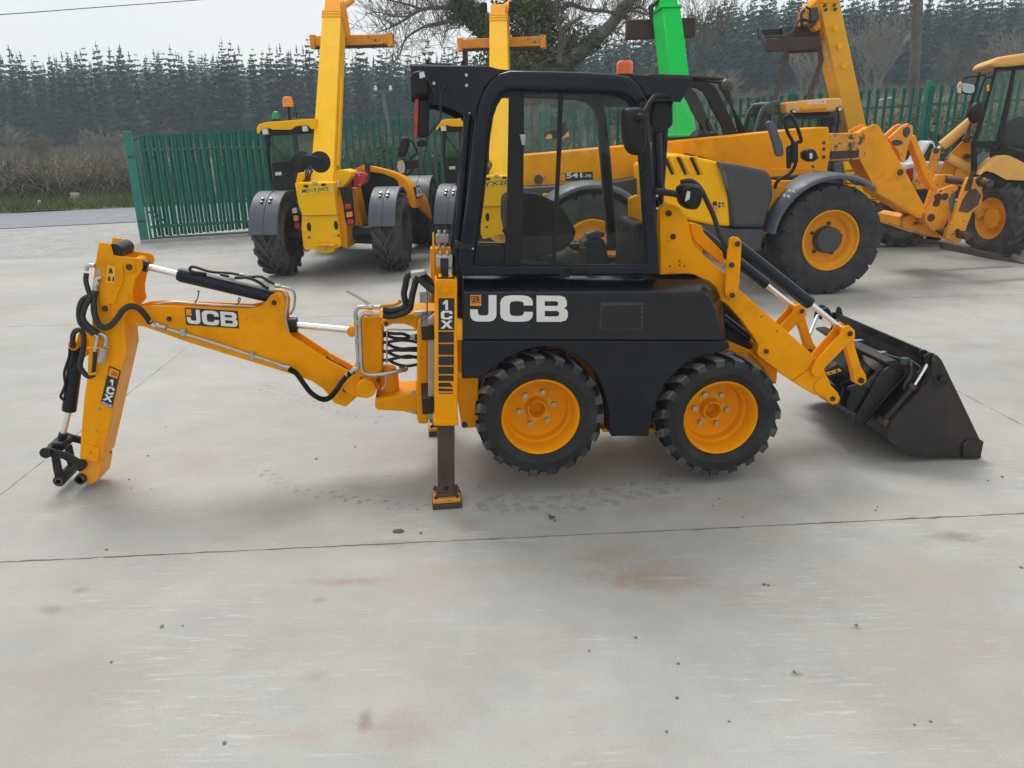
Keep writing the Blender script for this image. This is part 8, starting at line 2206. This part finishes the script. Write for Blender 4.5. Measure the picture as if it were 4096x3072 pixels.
# ivy: leaves hugging trunk and limbs
pts = []
def ivy(P, n, rad0, lo=0., hi=1.):
    Q = np.array([tuple(p) for p in P])
    i = (RN.uniform(lo, hi, n) * (len(Q) - 1.001)).astype(int)
    t = RN.random(n)[:, None]
    c = Q[i] * (1 - t) + Q[i + 1] * t
    d = RN.normal(size=(n, 3))
    d /= np.linalg.norm(d, axis=1)[:, None]
    lump = .55 + .6 * np.abs(np.sin(c[:, 2] * 3.1 + c[:, 0] * 2.3)) * np.abs(np.sin(c[:, 2] * 1.3 + 1))
    pts.append(c + d * (rad0 * lump * (.55 + .5 * RN.random(n)))[:, None])
ivy(main, 8500, .80, .0, .8)
ivy(ll, 3000, .38, .15, .8)
ivy(rl, 2400, .40, .0, .45)
ivy(rl, 600, .16, .4, .9)
ivy(A_[0][:12], 500, .22)
for c, r_, n_ in zip([Vector(p) - io for p in [(1.89,23.5,4.418),(-0.14,23.5,3.987),(0.362,23.2,3.867),(1.405,23.3,3.914),(0.32,23,5.265),(1.112,23,5.14)]], (.55, .8, .9, .8, .7, .6), (900, 1400, 2000, 1600, 1500, 1200)):
    d = RN.normal(size=(n_, 3))
    d /= np.linalg.norm(d, axis=1)[:, None]
    pts.append(np.array(tuple(c)) + d * (r_ * RN.random(n_) ** .5)[:, None])
V, F = leaf_quads(np.concatenate(pts), .092, .3, .7)
put('ivy', fast_mesh('ivy', V, F, ['ivy']), IT)

# ------------------------------------------------------------ loose stones, sprig and tyre prints on the concrete
sp = [(-1.726,2.764),(0.308,2.78),(0.519,2.862),(0.62,2.482),(0.788,2.351),(0.545,2.306),(0.668,2.685),(1.127,2.622),(1.509,2.92),(1.203,3.255),(1.223,3.246),(2.518,3.362),(1.532,2.331),(1.464,2.317),(-1.08,2.291),(-1.613,3.008),(-1.52,3.012),(-2.211,3.708),(1.226,4.17),(1.302,3.934),(1.164,4.079),(2.107,4.029),(2.078,3.988),(2.935,4.347),(3.054,4.396),(2.523,3.361),(-1.35,4.883),(-1.12,5.081),(-0.063,4.193),(-0.523,3.826),(-0.219,4.396),(4.527,9.494),(3.328,7.369),(-2.505,4.605),(-2.433,4.474),(-2.298,4.453),(-2.55,4.991),(-2.667,5.56)]
for i, (x, y) in enumerate(sp):
    r = rnd.uniform(.004, .008)
    m = MB().ball((0, 0, r * .5), (r * rnd.uniform(.8, 1.5), r * rnd.uniform(.8, 1.3), r * .7), 7, 4)
    o = m.build('stone', 'stone', None, smooth=0, loc=(x, y, 0), rot=(0, 0, rnd.uniform(0, 6)))
    tag(o, 'small loose stone lying on the concrete yard', 'stone', 'loose stones on the concrete')
s = [(0.212,3.97)][0]
sg = thing('plant_sprig', 'tiny dark green sprig lying on the concrete below the wheels', 'sprig', (s[0], s[1], 0))
MB().tube([(-.02, .05, .004), (0, 0, .012), (.02, -.04, .004)], .003, 5).build('stem', 'leaf_debris', sg)
for k in range(3):
    a = k * 2.1
    MB().ball((.012 * math.cos(a), .012 * math.sin(a), .01), (.011, .006, .004), 7, 4).build('leaf', 'hedge_leaf', sg)
s = [(-0.65,3.847)][0]
tag(MB().ball((0, 0, .004), (.034, .02, .010), 11, 5).build('clod', 'leaf_debris', None, smooth=0, loc=(s[0], s[1], 0)), 'flat brown clod of mud beside the slab joint', 'clod')

def print_mat():
    k = NT('tyre_print_dust')
    tr_ = k.n.new('ShaderNodeBsdfTransparent')
    ms = k.n.new('ShaderNodeMixShader')
    k.set('Base Color', (.20, .20, .205))
    k.set('Roughness', .9)
    f = k.ramp(k.noise(16, 6, .7), .42, .66, (.0,) * 3, (.30,) * 3)
    k.l.new(f, ms.inputs[0])
    k.l.new(tr_.outputs[0], ms.inputs[1])
    k.l.new(k.b.outputs[0], ms.inputs[2])
    k.l.new(ms.outputs[0], k.out.inputs[0])
    return k.m
M_['print'] = print_mat()
tm = MB()
def prints(path, w, step, ln, wd, both=True):
    P = smoothpath([(x, y, 0) for x, y in path], 14)
    acc = 0
    for a_, b_ in zip(P, P[1:]):
        acc += (b_ - a_).length
        if acc >= step:
            acc = 0
            t = (b_ - a_).normalized()
            n_ = Vector((-t.y, t.x, 0))
            for sd in ((-1, 1) if both else (1,)):
                c = a_ + n_ * sd * w * .28 + t * rnd.uniform(-.01, .01) + t * (.5 * step if sd > 0 else 0)
                dv = (n_ * sd * .8 + t * .6).normalized()
                e = Vector((-dv.y, dv.x, 0))
                hl, hw = ln * rnd.uniform(.8, 1.15) / 2, wd * rnd.uniform(.8, 1.2) / 2
                q = [c - dv * hl - e * hw * .7, c + dv * hl * .8 - e * hw, c + dv * hl + e * hw * .4, c + dv * hl * .4 + e * hw, c - dv * hl + e * hw]
                tm.add([(p.x, p.y, .0022) for p in q], [tuple(range(5))])
prints([(-0.265,4.206),(-0.054,4.174),(0.154,4.143),(0.364,4.168),(0.583,4.24),(0.814,4.351),(1.051,4.441)], .24, .10, .15, .07)
prints([(-1.243,4.416),(-1.078,4.311),(-0.903,4.233),(-0.735,4.168),(-0.554,4.138)], .10, .085, .055, .028, True)
prints([(-2.36,6.641),(-2.025,6.318),(-1.74,6.115),(-1.472,5.922),(-1.218,5.74),(-0.978,5.568)], .16, .09, .06, .03, True)
prints([(-1.743,4.765),(-1.559,4.586),(-1.363,4.418),(-1.179,4.309),(-0.99,4.253),(-0.806,4.197)], .10, .085, .05, .03, True)
prints([(5.324,9.838),(5.39,9.415),(5.384,8.908),(5.336,8.189)], .2, .12, .12, .03, True)
tag(tm.build('tyre_prints', 'print', None, smooth=0, fix=False), 'faint grey tyre prints pressed in the dust of the concrete', 'tyre print', kind='stuff')

# ------------------------------------------------------------ hazy air over the whole place
hzm = D.materials.new('haze_air')
hzm.use_nodes = True
hn = hzm.node_tree.nodes
hn.clear()
ho = hn.new('ShaderNodeOutputMaterial')
hv = hn.new('ShaderNodeVolumePrincipled')
hv.inputs['Color'].default_value = (.72, .87, 1., 1)
hv.inputs['Density'].default_value = .0014
hzm.node_tree.links.new(hv.outputs[0], ho.inputs['Volume'])
M_['haze'] = hzm
tag(MB().box((-265, -65, -1.5), (265, 305, 52)).build('haze', 'haze', None, smooth=0), kind='stuff')
